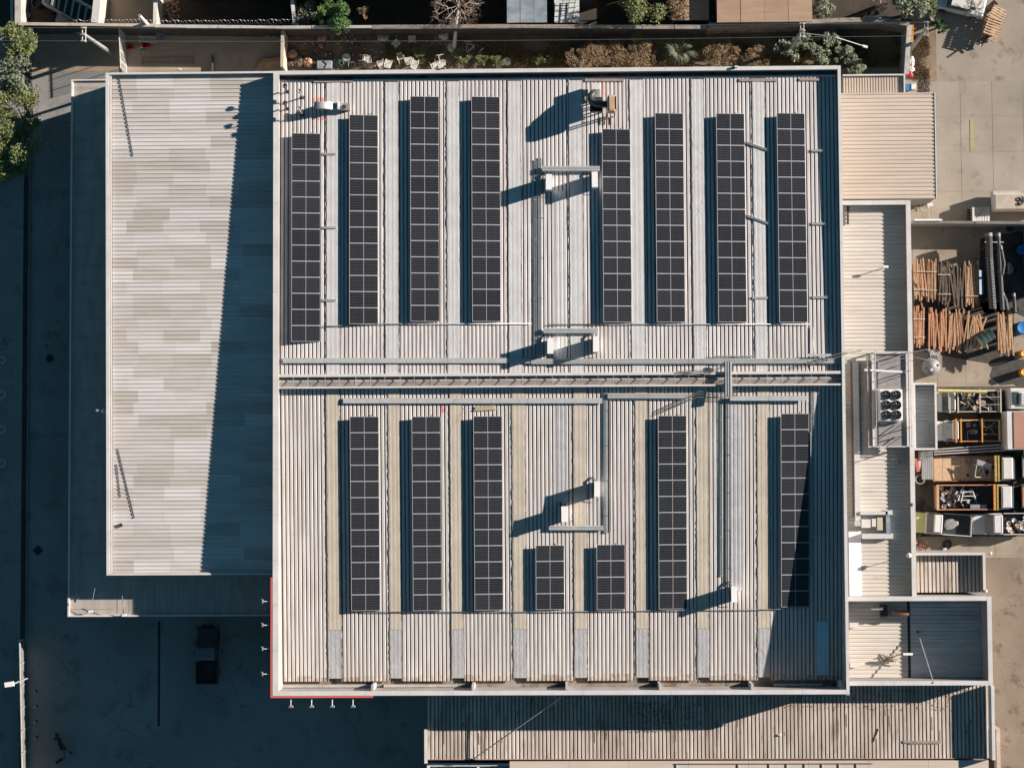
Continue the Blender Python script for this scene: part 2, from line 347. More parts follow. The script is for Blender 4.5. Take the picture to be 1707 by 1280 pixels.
# ===PARTS===
# ------------------------------------------------------------------ ground, street, yards
def sheet(name, x0, x1, y0, y1, z, m, kind='structure'):
    o = MB().quad((x0,y0,z),(x1,y0,z),(x1,y1,z),(x0,y1,z)).build(name, m); return tag(o, kind=kind)
sheet('ground', -300, 300, -300, 300, 0, K['concrete'])
xk = P(46, 640).x                                             # kerb line west of the warehouse
yn = P(640, 45, 0).y                                          # long wall along the north
x0, x1, y0, y1 = RC(-60, 118, 720, 1330, 0)
sheet('courtyard_paving', xk+.12, P(1500,700).x, y0-10, P(640,116).y, .004, K['asphalt'])
sheet('street', P(-400, 640).x, P(37, 640).x, -90, 90, .004, K['asphalt'])
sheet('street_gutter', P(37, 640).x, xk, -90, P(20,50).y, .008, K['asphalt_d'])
tag(MB().box(xk, xk+.12, -90, P(20,52).y, 0, .13).build('kerb', K['kerb']), kind='structure')
# concrete joints in the east yard
def yard_slabs(name, gx, gy, m):
    """concrete bays with recessed joints between them"""
    root = thing(name, None, None, (gx[0], gy[0], 0)); root['kind'] = 'structure'
    MB().quad((gx[0],gy[0],.004),(gx[-1],gy[0],.004),(gx[-1],gy[-1],.004),(gx[0],gy[-1],.004)).build('joint', K['joint'], root)
    for i in range(len(gx)-1):
        for j in range(len(gy)-1):
            MB().box(gx[i]+.012, gx[i+1]-.012, gy[j]+.012, gy[j+1]-.012, 0, .014+random.uniform(-.003,.003)).build('slab', m, root)
gx = [P(p, 250).x for p in (1404, 1470, 1550, 1602, 1655, 1707, 1760, 1820)]
gy = [P(1600, p).y for p in (368, 320, 254, 194, 136)]
yard_slabs('concrete_yard', gx, gy, mat('slab_concrete', (.345,.305,.255), (.285,.25,.205), .9, 0, .35, dirt=((.17,.14,.11), .8, .56, .55), bump=.2, bscale=12, rnd=.04))
gx = [P(p, 440).x for p in (1522, 1560, 1607, 1650, 1707, 1760)]
gy = [P(1600, p).y for p in (930, 880, 800, 720, 640, 560, 480, 420, 371)]
yard_slabs('storage_yard', gx, gy, mat('storage_concrete', (.34,.29,.225), (.27,.225,.175), .9, 0, .5, dirt=((.12,.085,.055), .9, .56, .8), bump=.3, bscale=12, rnd=.05))
x0, x1, y0, y1 = RC(1646, 880, 1860, 1400); sheet('dirt_track', x0, x1, y0, y1, .004, mat('brown_dirt_ground', (.27,.215,.165), (.21,.165,.125), .95, 0, .3, dirt=((.09,.06,.04), .8, .54, .8), bump=.4, bscale=9, crack=((.08,.06,.045), .3, .012)))
x0, x1, y0, y1 = RC(1524, 644, 1760, 894); sheet('truck_yard', x0, x1, y0, y1, .022, K['yard_dark'])
x0, x1, y0, y1 = RC(1617, 200, 1624, 252); tag(MB().quad((x0,y0,.03),(x1,y0,.03),(x1,y1,.03),(x0,y1,.03)).build('painted_line', K['line_y']), kind='structure')
for j, (a, b) in enumerate(((1690, 60), (1707, 84))): pass
# soil yards behind the warehouse and beyond the long wall
x0, x1, y0, y1 = RC(472, 45, 1512, 118); sheet('weedy_yard', x0, x1, y0, y1, .008, K['soil'])
x0, x1, y0, y1 = RC(48, 47, 472, 118); sheet('courtyard', x0, x1, y0, y1, .010, K['yard'])
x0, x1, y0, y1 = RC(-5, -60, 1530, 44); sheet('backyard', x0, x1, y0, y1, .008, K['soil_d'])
x0, x1, y0, y1 = RC(165, -60, 256, 42); sheet('backyard_paving', x0, x1, y0, y1, .014, K['yard'])
x0, x1, y0, y1 = RC(1520, -60, 1560, 136); sheet('verge', x0, x1, y0, y1, .012, mat('sandy_verge', (.28,.21,.15), (.20,.15,.10), .95, 0, .8, dirt=((.10,.08,.04),2,.55,.7), bump=.5))
# joint lines and manholes in the shaded court
x0, x1, y0, y1 = RC(263, 1035, 267, 1210); tag(MB().quad((x0,y0,.009),(x1,y0,.009),(x1,y1,.009),(x0,y1,.009)).build('paving_joint', K['asphalt_d']), kind='structure')
c = P(83, 597); tag(MB().cyl((c.x,c.y,.0), .33, .02, 20).build('manhole_cover', K['black'], smooth=False), 'round black manhole cover in the shaded court beside the kerb', 'manhole')
c = P(63, 917); tag(MB().obox((c.x,c.y,.012), (.62,.62,.02), R_(45)).build('drain_cover', K['black']), 'dark diamond shaped drain cover in the shaded court near the kerb', 'drain cover')
rlab = ['white ring painted on the street, highest of the four', 'white ring painted on the street, second from the top', 'white ring painted on the street, third from the top', 'white ring painted on the street, lowest of the four']
for i, py in enumerate((600, 658, 716, 772)):
    c = P(3, py); tag(MB().lathe((c.x,c.y,0), [(.22,.008),(.22,.02),(.33,.02),(.33,.008)], 24).build('painted_ring', K['line_w']), rlab[i], 'road marking', 'rings painted on the street')

# ------------------------------------------------------------------ main warehouse
YC = P(930, 634, 8.0).y
YN = P(930, 131, 7.8).y       # north end of the roof sheets
YS = P(930, 1133, 6.1).y      # south end
def zN(x, y): return 7.95 - (y-YC)/(YN-YC)*.17
def zS(x, y): return 7.80 + (y-YC)/(YC-YS)*1.70
def zr(y): return zN(0, y) if y > YC else zS(0, y)
XW = P(455, 640, ZP).x; XE = P(1409, 640, ZP).x
YT = P(930, 114, ZP).y; YB = P(930, 1158, ZP).y
wh = thing('warehouse', 'large warehouse with ribbed pale metal roof carrying the rows of solar panels', 'warehouse', ((XW+XE)/2, (YT+YB)/2, 0))
cw, cn, ce, cs = .46, .30, .24, .34
# walls and caps (caps sit 3 mm proud)
MB().box(XW+.03, XW+cw-.03, YB+.03, YT-.03, 0, ZP-.06).build('wall', K['wall'], wh)
MB().box(XE-ce+.03, XE-.03, YB+.03, YT-.03, 0, ZP-.06).build('wall', K['wall'], wh)
MB().box(XW+cw, XE-ce, YT-cn+.03, YT-.03, 0, ZP-.06).build('wall', K['wall'], wh)
MB().box(XW+cw, XE-ce, YB+.03, YB+cs-.03, 0, ZP-.06).build('wall', K['wall'], wh)
def caps(parent, xa, xb, ya, yb, w, z, axis, step=3.4, h=.06, name='parapet_cap', mt='parapet', zf=None):
    """coping pieces butted end to end with a fine open joint"""
    n = max(1, round((yb-ya if axis == 'y' else xb-xa)/step))
    for i in range(n):
        m = MB(); dz = random.uniform(-.004,.004)
        if axis == 'y':
            a = ya+(yb-ya)*i/n; b = ya+(yb-ya)*(i+1)/n-.012
            za, zb = (zf(a), zf(b)) if zf else (z, z)
            m.hexa([(xa,a,za-h),(xb,a,za-h),(xb,b,zb-h),(xa,b,zb-h),(xa,a,za+dz),(xb,a,za+dz),(xb,b,zb+dz),(xa,b,zb+dz)])
        else:
            a = xa+(xb-xa)*i/n; b = xa+(xb-xa)*(i+1)/n-.012
            za, zb = (zf(a), zf(b)) if zf else (z, z)
            m.hexa([(a,ya,za-h),(b,ya,zb-h),(b,yb,zb-h),(a,yb,za-h),(a,ya,za+dz),(b,ya,zb+dz),(b,yb,zb+dz),(a,yb,za+dz)])
        m.build(name, K[mt], parent)
caps(wh, XW, XW+cw, YB, YT, 0, ZP, 'y')
caps(wh, XE-ce, XE, YB, YT, 0, ZP, 'y')
caps(wh, XW+cw+.003, XE-ce-.003, YT-cn, YT, 0, ZP, 'x')
caps(wh, XW+cw+.003, XE-ce-.003, YB, YB+cs, 0, ZP, 'x')
XI0, XI1 = XW+cw, XE-ce
# gutters
MB().box(XI0, XI1, YN-.02, YT-cn+.03, 7.35, 7.42).build('gutter', K['gutter'], wh)
MB().box(XI0, XI1, YB+cs-.03, YS+.3, 5.80, 5.86).build('gutter', K['gutter'], wh)
# low north flashing
MB().box(XI0+.02, XI1-.02, YN-.10, YN+.06, 7.835, 7.85).build('eave_flashing', K['parapet'], wh)
# strips of membrane between ribbed bays
SN = [(545,567,'strip_grey'),(643,664,'strip_grey'),(746,766,'strip_grey'),(848,869,'strip_grey'),(950,972,'strip_grey'),(1052,1074,'strip_grey'),(1155,1175,'strip_grey'),(1257,1277,'strip_grey')]
SS = [(546,567,'t'),(649,668,'t'),(752,772,'t'),(855,876,'t'),(957,978,'t'),(1060,1080,'t'),(1162,1181,'t'),(1263,1283,'t')]
def membrane(x0, x1, y0, y1, zf, m, h=.075):
    """slightly sagging strip with wavering edges and shallow long folds"""
    b = MB(); n = max(4, int((y1-y0)/.45)); cols = 9; ph = random.random()*9
    rows = []
    for i in range(n+1):
        y = y0+(y1-y0)*i/n; ja = random.uniform(-.018,.018); jb = random.uniform(-.018,.018)
        row = [(x0+ja, y, zf(0,y)+.0)]
        for k in range(cols):
            u = k/(cols-1); x = x0+(x1-x0)*u+(ja if k == 0 else jb if k == cols-1 else 0)
            row.append((x, y, zf(0,y)+h+.004*math.sin(u*18+ph)+random.uniform(-.0010,.0010)))
        row.append((x1+jb, y, zf(0,y)+.0)); rows.append(row)
    for i in range(n):
        for k in range(len(rows[0])-1): b.quad(rows[i][k], rows[i][k+1], rows[i+1][k+1], rows[i+1][k])
    return b
def roof_half(strips, y0, y1, zf, mk, south):
    edges = []; last = XI0
    for a, b, k in strips:
        py = 870 if south else 380; z = zr(P(a, py, 7.5).y)
        xa, xb = P(a, py, z).x, P(b, py, z).x
        edges.append((last, xa)); last = xb
        if k == 't':
            ysp = P(930, 1048, 6.4).y
            membrane(xa, xb, ysp, y1, zf, 0).build('roof_strip', K['strip_tan'], wh)
            membrane(xa, xb, y0+.18, ysp-.02, zf, 0, .070).build('roof_strip', K['strip_grey2'], wh)
        else:
            membrane(xa, xb, y0, y1-.18, zf, 0).build('roof_strip', K[k], wh)
        for xx in (xa-.035, xb+.035):     # ragged strip edge, coloured dark for the shadow line there
            m = MB(); n = int((y1-y0)/.22)
            pts = [(xx+random.uniform(-.015,.015), y0+(y1-y0)*i/n, zf(0, y0+(y1-y0)*i/n)+.055+random.uniform(-.02,.02)) for i in range(n+1)]
            m.tube(pts, .022 if xx > xa else .028, 4); m.build('strip_edge', K['seam'], wh)
    edges.append((last, XI1))
    for xa, xb in (edges if south else ()):      # rust-stained last course above the gutter
        n = max(1, round((xb-xa)/1.25))
        for i in range(n):
            corr(MB(), xa+(xb-xa)*i/n, xa+(xb-xa)*(i+1)/n, y0-.05, y0+random.uniform(.2,.5), lambda x, y: zf(x,y)+.009, grime_shade=True).build('roof_sheet', [K['roof_eave'], K['grime_shade']], wh)
    for xa, xb in edges:
        n = max(1, round((xb-xa)/1.25))
        for i in range(n):
            a = xa+(xb-xa)*i/n; b = xa+(xb-xa)*(i+1)/n
            ny = 2; ys = [y0 + (y1-y0)*j/ny for j in range(ny+1)]; ys[1] += random.uniform(-.2,.2)
            for j in range(ny):
                dz = random.uniform(0,.004) + (.006 if (j == (0 if not south else 1)) else 0)
                corr(MB(), a, b, ys[j], ys[j+1]+(.06 if j == 0 else 0), lambda x, y: zf(x,y)+dz, grime_shade=True).build('roof_sheet', [K[mk], K['grime_shade']], wh)
roof_half(SN, YC+.42, YN, zN, 'roof_n', False)
roof_half(SS, YS, YC-.50, zS, 'roof_s', True)
# smooth translucent sheets laid on the ribs
def skylight(px0, px1, py0, py1, k='strip_grey2', name='skylight_sheet'):
    z = zr(P(px0, (py0+py1)/2, 7.6).y); x0, x1, y0, y1 = RC(px0, py0, px1, py1, z)
    zf = (lambda x, y: zN(x,y)+.052) if y0 > YC else (lambda x, y: zS(x,y)+.052)
    corr(MB(), x0, x1, y0, y1, zf, h=.012).build(name, K[k], wh)
sc_ = MB()
for j in range(22):
    y = YN-.35-j*1.93
    if abs(y-YC) < .8: continue
    zf = zN if y > YC else zS
    for i in range(int((XI1-XI0)/PITCH)):
        x = (math.ceil(XI0/PITCH)+i+.64)*PITCH
        if random.random() < .8: sc_.box(x-.022, x+.022, y-.022, y+.022, zf(x,y)+.035, zf(x,y)+.056)
tag(sc_.build('roof_screws', K['white'], wh), kind='stuff')
skylight(925, 944, 318, 602, 'strip_grey'); skylight(927, 946, 676, 838); skylight(1218, 1238, 672, 985)
skylight(1362, 1382, 1035, 1125, 'roof_blue')
# ridge box between the two halves
rd = wh
def ridge():
    zt = 8.33; yN_ = YC+.52; yS_ = YC-.50
    xa, xb = XI0-.03, XI1+.05
    MB().box(xa, xb, yN_-.10, yN_, 7.6, zt).build('ridge_upstand', K['parapet_in'], wh)
    MB().box(xa, xb, yN_-.16, yN_+.06, zt, zt+.03).build('ridge_lip', K['parapet'], wh)
    MB().box(xa, xb, yS_, yS_+.06, 7.3, zt).build('ridge_upstand', K['parapet_in'], wh)
    MB().box(xa, xb, yS_-.03, yS_+.11, zt, zt+.03).build('ridge_lip', K['parapet'], wh)
    n = 37
    for i in range(n):
        a = xa+(xb-xa)*i/n; b = xa+(xb-xa)*(i+1)/n-.015; d = random.uniform(-.01,.01)
        ym = YC+.02
        MB().quad((a,yN_-.10,7.93),(b,yN_-.10,7.93),(b,ym,8.13+d),(a,ym,8.13+d)).quad((a,ym,8.13+d),(b,ym,8.13+d),(b,yS_+.06,7.93),(a,yS_+.06,7.93)).build('ridge_cap', K['ridge'], wh)
        x = a+random.uniform(-.1,.1)
        MB().box(x, x+.032, yS_+.11, yN_-.16, zt-.03, zt+.01).build('ridge_brace', K['ridge'], wh)
K['ridge'] = mat('ridge_cap_metal', (.44,.41,.385), (.33,.295,.27), .65, 0, 1.2, dirt=((.24,.19,.15), 2, .56, .5), rnd=.12)
ridge()
# south parapet stays: little triangular buttress boxes behind the parapet
for px in (622, 789, 945, 1100, 1253):
    x = P(px, 1146, 7.6).x; yi = YB+cs
    MB().prism([(x-.10, yi-.0), (x-.10, yi+.42), (x+.10, yi+.42), (x+.10, yi)], 5.86, 8.15).build('buttress', K['parapet_in'], wh)
MB().box(XE-ce-.35, XE-ce, YB+cs, YB+cs+.55, 5.86, 8.2).build('buttress', K['parapet_in'], wh)
# gutter joints / walk ledge in the south gutter
for a, b in ((470, 620), (640, 760), (1290, 1370)):
    x0, x1 = P(a,1140,6).x, P(b,1140,6).x; MB().box(x0, x1, YB+cs+.02, YB+cs+.22, 5.86, 6.15+random.uniform(0,.1)).build('gutter_ledge', K['parapet_in'], wh)
# red fascia round the south west corner
ya = P(455, 962, ZP-.2).y; xa = P(622, 1160, ZP-.2).x
MB().box(XW-.17, XW-.003, YB-.17, ya, ZP-2.2, ZP-.012).build('fascia', K['red'], wh)
MB().box(XW, xa, YB-.17, YB-.003, ZP-2.2, ZP-.012).build('fascia', K['red'], wh)
MB().box(xa+.01, XE, YB-.10, YB-.003, ZP-.5, ZP-.13).build('fascia', K['galv'], wh)
# battens at the north eave and small brown spacer boards
def batten(px0, py0, px1, py1, w=.18, k='brown_batten', z=None, name='batten', lift=.06, parent=None):
    z = zr(P((px0+px1)/2, (py0+py1)/2, 7.7).y)+lift if z is None else z
    a, b = P(px0, py0, z), P(px1, py1, z)
    a.z = zr(a.y)+lift+.03 if z is None else z+.03; b.z = z+.03
    MB().bar(a, b, w, .06).build(name, K[k], parent or wh)
for q in ((523,136,556,136),(557,135,588,135),(975,134,1040,134),(1232,134,1296,134),(1332,133,1372,133)): batten(*q, w=.20)

# ------------------------------------------------------------------ west building (lower roof, ribs across)
WXa = P(178, 540, 6.9).x
WYn = P(320, 121, 7.6).y; WYs = P(320, 958, 6.4).y
def zp_w(y): return 7.76 + (y-WYn)/(WYn-WYs)*1.22        # parapet falls to the south
def z_w(x, y): return zp_w(y) - .34
wb = thing('west_building', 'lower building west of the warehouse with patchwork ribbed roof half in shadow', 'building', ((WXa+XW)/2, (WYn+WYs)/2, 0))
def wedge(x0, x1, y0, y1, zf, z0=0):
    return MB().hexa([(x0,y0,z0),(x1,y0,z0),(x1,y1,z0),(x0,y1,z0),(x0,y0,zf(y0)),(x1,y0,zf(y0)),(x1,y1,zf(y1)),(x0,y1,zf(y1))])
wedge(WXa+.02, WXa+.36, WYs+.02, WYn-.02, lambda y: zp_w(y)-.07).build('wall', K['wall'], wb)
wedge(WXa+.36, XW-.02, WYn-.20, WYn-.02, lambda y: zp_w(y)-.07).build('wall', K['wall'], wb)
wedge(WXa+.36, XW-.02, WYs+.02, WYs+.20, lambda y: zp_w(y)-.07).build('wall', K['wall'], wb)
caps(wb, WXa, WXa+.26, WYs, WYn, 0, 0, 'y', zf=lambda y: zp_w(y))
caps(wb, WXa+.27, WXa+.44, WYs+.16, WYn-.16, 0, 0, 'y', zf=lambda y: zp_w(y)-.10)
caps(wb, WXa+.263, XW, WYn-.15, WYn, 0, zp_w(WYn), 'x')
caps(wb, WXa+.263, XW, WYs, WYs+.14, 0, zp_w(WYs), 'x')
RX0 = WXa+.44
bx = [RX0] + [P(p, 540, 6.6).x for p in (223, 284, 345, 400)] + [XW-.0]
rib = PITCH; y = WYs+.20; rows = int((WYn-.30-y)/(rib*3))
ytop = WYn-.22; rib = (ytop-y)/(rows*3)
for r in range(rows):
    off = random.choice((0,0,0,.4,-.5,.3)); 
    ya, yb_ = y+r*rib*3, y+(r+1)*rib*3
    for c_ in range(5):
        a = bx[c_]+(off if 0 < c_ else 0); b = bx[c_+1]+(off if c_ < 4 else 0)
        dz = random.uniform(0,.006)
        m = MB(); n3 = [(ya, 0)]
        for k in range(3):
            o_ = ya+k*rib; n3 += [(o_+rib*.60, 0), (o_+rib*.68, .042), (o_+rib*.93, .042), (o_+rib, 0)]
        for (p, zp_), (q, zq) in zip(n3, n3[1:]):
            m.quad((a,p,z_w(0,p)+zp_+dz),(b,p,z_w(0,p)+zp_+dz),(b,q,z_w(0,q)+zq+dz),(a,q,z_w(0,q)+zq+dz))
        m.build('roof_sheet', K[random.choice(('roof_w','roof_w','roof_w2','roof_w3'))], wb)
# canopy wrapped round its west and south sides
CX0 = P(116, 580, 4.2).x; CY0 = P(280, 1027, 4.2).y; CY1 = P(150, 133, 4.2).y
cp = thing('canopy', 'low flat canopy roof wrapped round the west and south sides of the building', 'canopy', (CX0, CY0, 0))
MB().box(CX0+.1, WXa+.02, CY0+.1, CY1-.1, 3.95, 4.10).build('roof_deck', K['canopy'], cp)
MB().box(WXa+.02, XW, CY0+.1, WYs+.02, 3.95, 4.10).build('roof_deck', K['canopy'], cp)
caps(cp, CX0, CX0+.14, CY0, CY1, 0, 4.28, 'y', h=.34, name='rim')
caps(cp, CX0+.143, XW, CY0, CY0+.12, 0, 4.28, 'x', h=.34, name='rim')
caps(cp, CX0+.143, WXa, CY1-.10, CY1, 0, 4.28, 'x', h=.34, name='rim')
for yy in (CY0+.6, (CY0+CY1)/2-7, (CY0+CY1)/2+6, CY1-.6): MB().cyl((CX0+.5, yy, 0), .12, 3.95, 10).build('post', K['wall'], cp)
for i in range(5):
    xx = WXa+1.5+i*2.6; MB().cyl((xx, CY0+.5, 0), .12, 3.95, 10).build('post', K['wall'], cp)
for i in range(30):                                           # standing seams of the canopy
    yy = CY0+.6+(CY1-CY0-1.2)*i/29
    MB().box(CX0+.2, WXa-.02, yy, yy+.04, 4.10, 4.125).build('seam', K['canopy'], cp)
for i in range(26):
    xx = WXa+.3+i*.48; MB().box(xx, xx+.03, CY0+.2, WYs, 4.10, 4.12).build('seam', K['canopy'], cp)

# ------------------------------------------------------------------ east side buildings
def flat_building(name, label, px, z, zpar, roofmat, axis, walls, pitch=PITCH, h=.042, sheets=8, capm='parapet', t=.28, zf=None, sname='roof_sheet', cut=1):
    x0, x1 = P(px[0], (px[1]+px[3])/2, zpar).x, P(px[2], (px[1]+px[3])/2, zpar).x
    y0, y1 = P((px[0]+px[2])/2, px[3], zpar).y, P((px[0]+px[2])/2, px[1], zpar).y
    r = thing(name, label, 'building', ((x0+x1)/2, (y0+y1)/2, 0))
    ix0 = x0+(t if 'W' in walls else 0); ix1 = x1-(t if 'E' in walls else 0)
    iy0 = y0+(t if 'S' in walls else 0); iy1 = y1-(t if 'N' in walls else 0)
    zf = zf or (lambda x, y: z)
    for k, q in (('W',(x0,x0+t,y0,y1)),('E',(x1-t,x1,y0,y1)),('N',(ix0,ix1,y1-t,y1)),('S',(ix0,ix1,y0,y0+t))):
        if k in walls:
            MB().box(q[0]+.02*(k in 'WE'), q[1]-.02*(k in 'WE'), q[2]+.02, q[3]-.02, 0, zpar-.06).build('wall', K['wall'], r)
            caps(r, q[0]+(.003 if k in 'NS' else 0), q[1]-(.003 if k in 'NS' else 0), q[2], q[3], 0, zpar, 'y' if k in 'WE' else 'x', mt=capm)
    MB().box(ix0+.03, ix1-.03, iy0+.03, iy1-.03, 0, min(zf(ix0,iy0), zf(ix1,iy1), zf((ix0+ix1)/2,iy0), zf(ix0,iy1), zf(ix1,iy0), z)-.06).build('wall', K['wall'], r)
    n = sheets
    for i in range(n):
        for j in range(cut):
            dz = random.uniform(0,.006)
            if axis == 'y':
                a = ix0+(ix1-ix0)*i/n; b = ix0+(ix1-ix0)*(i+1)/n; c_ = iy0+(iy1-iy0)*j/cut; d = iy0+(iy1-iy0)*(j+1)/cut
            else:
                a = ix0+(ix1-ix0)*j/cut; b = ix0+(ix1-ix0)*(j+1)/cut; c_ = iy0+(iy1-iy0)*i/n; d = iy0+(iy1-iy0)*(i+1)/n
            corr(MB(), a, b, c_, d, lambda x, y: zf(x,y)+dz, axis, pitch, h, grime_shade=(axis == 'y' and roofmat == 'roof_a')).build(sname, [K[roofmat], K['grime_shade']], r)
    return r, (ix0, ix1, iy0, iy1)
# cream roof at the north east
ne, nb = flat_building('cream_roofed_shed', 'shed with cream ribbed roof against the north east corner of the warehouse', (1398,155,1559,332), 4.0, 4.05, 'roof_e', 'x', '', sheets=18, cut=1)
caps(ne, nb[1]-.0, nb[1]+.07, nb[2], nb[3], 0, 4.08, 'y', h=.2, name='gutter')
ns, nsb = flat_building('lean_to', 'narrow lean-to with aged tan slatted roof between warehouse corner and dark yard', (1405,124,1509,155), 3.3, 3.5, 'roof_e', 'y', 'NE', pitch=.22, sheets=9, t=.12)
# long east annex
zan = lambda x, y: 5.2
an, ab = flat_building('east_annex', 'long narrow annex with cream ribbed roof along the east wall of the warehouse', (1404,334,1523,996), 5.2, 5.85, 'roof_e2', 'x', 'NE', sheets=60, t=.36, cut=1)
MB().box(ab[0]+.05, ab[0]+.16, P(1412,1140,5).y, ab[3], 5.25, 5.30).build('edge_flashing', K['frame'], an)
# small recessed roof east of the platform
sr, sb = flat_building('recessed_roof', 'small recessed grey roof with raised rim next to the rooftop fan platform', (1523,638,1562,750), 4.3, 5.0, 'roof_g', 'x', 'NESW', sheets=5, t=.16)
MB().box(sb[0]+.05, sb[1]-.35, P(1540,727,4.4).y, P(1540,702,4.4).y, 4.352, 4.37).build('pale_sheet', K['strip_grey'], sr)
# little shed with long ribs
sh, shb = flat_building('ribbed_shed', 'small shed with pale corrugated roof and white rim south of the parked pickups', (1524,921,1643,988), 4.3, 5.0, 'roof_a', 'y', 'NE', sheets=7, t=.20)
# south east building, valley gutter in the middle
xg = P(1515, 1070, 4.1).x
def zse(x, y): return 4.1+abs(x-xg)*.02
se, seb = flat_building('southeast_building', 'building with deep parapets whose roof has a dark valley gutter in the middle', (1410,994,1654,1142), 4.1, 6.45, 'roof_e2', 'x', 'NSE', sheets=18, zf=lambda x, y: 4.12+abs(x-xg)*.015, t=.34, cut=2)
for o in list(se.children):
    if o.name.startswith('roof_sheet') and sum(v.co.x for v in o.data.vertices)/len(o.data.vertices)+WL[se].x > xg:
        o.data.materials[0] = K['roof_g']
MB().box(xg-.10, xg+.10, seb[2]+.02, seb[3]-.02, 4.165, 4.18).build('valley_gutter', K['black'], se)
# south annex
sa_z = lambda x, y: 4.5
sa, sab = flat_building('south_annex', 'long low annex along the south wall with weathered ribbed roof partly in shadow', (712,1137,1648,1264), 4.5, 4.6, 'roof_a', 'y', '', sheets=42, pitch=.305, h=.05, cut=1)
caps(sa, sab[1], sab[1]+.25, sab[2], P(1648,1143,5.6).y, 0, 5.6, 'y', h=.9, name='parapet_cap')
caps(sa, sab[0]-.22, sab[0], sab[2]-.3, P(714,1215,4.8).y, 0, 4.75, 'y', h=.5, name='parapet_cap')
MB().box(sab[0]-.2, sab[1], sab[2]-.05, sab[2]-.003, 4.2, 4.62).build('eave', K['rust'], sa)
# pale roof along the bottom edge of the picture
br = thing('pale_roofed_building', 'building with smooth cream roof at the bottom edge beyond the ribbed annex', 'building', (P(1200,1290,4.8).x, P(1200,1300,4.8).y, 0))
x0, x1, y0, y1 = RC(850, 1268, 1650, 1420, 4.8)
for i in range(8):
    a = x0+(x1-x0)*i/8; b = x0+(x1-x0)*(i+1)/8-.015
    MB().box(a, b, y0, y1, 4.55, 4.72+random.uniform(0,.006)).build('roof_panel', K['roof_e'], br)
MB().box(x0+.1, x1-.1, y0+.1, y1-.1, 0, 4.55).build('wall', K['wall'], br)
for px0 in (1127, 1230, 1282, 1311, 1341, 1370, 1398, 1427):
    xa = P(px0, 1273, 4.8).x
    MB().box(xa, xa+.05, y1-.75, y1-.18, 4.73, 4.79).build('frame_bar', K['galv'], br)
xa, xb = P(1127,1273,4.8).x, P(1458,1273,4.8).x
for yy in (y1-.2, y1-.75): MB().box(xa, xb, yy, yy+.05, 4.79, 4.83).build('frame_bar', K['galv'], br)
x0, x1, y0, y1 = RC(712, 1272, 850, 1420, 4.0)
b2 = thing('flat_roofed_annex', 'low dark flat roof with pale rims at the bottom edge beside the court', 'building', ((x0+x1)/2, (y0+y1)/2, 0))
MB().box(x0+.05, x1-.02, y0, y1-.05, 0, 3.6).build('roof', K['asphalt'], b2)
caps(b2, x0, x0+.22, y0, y1, 0, 4.0, 'y', h=.45, name='rim'); caps(b2, x0+.225, x1, y1-.22, y1, 0, 4.0, 'x', h=.45, name='rim')
xm = P(795,1275,4).x; MB().box(xm, xm+.2, y0, y1-.25, 3.6, 4.0).build('rim', K['parapet'], b2)
# white board on the annex roof
x0, x1, y0, y1 = RC(1415, 886, 1436, 994, 5.3)
tag(MB().box(x0+.02, x1, y0, y1, 5.262, 5.32).build('roof_board', K['paperwhite']), 'bright white roof board lying on the cream annex roof beside the warehouse wall', 'roof board')
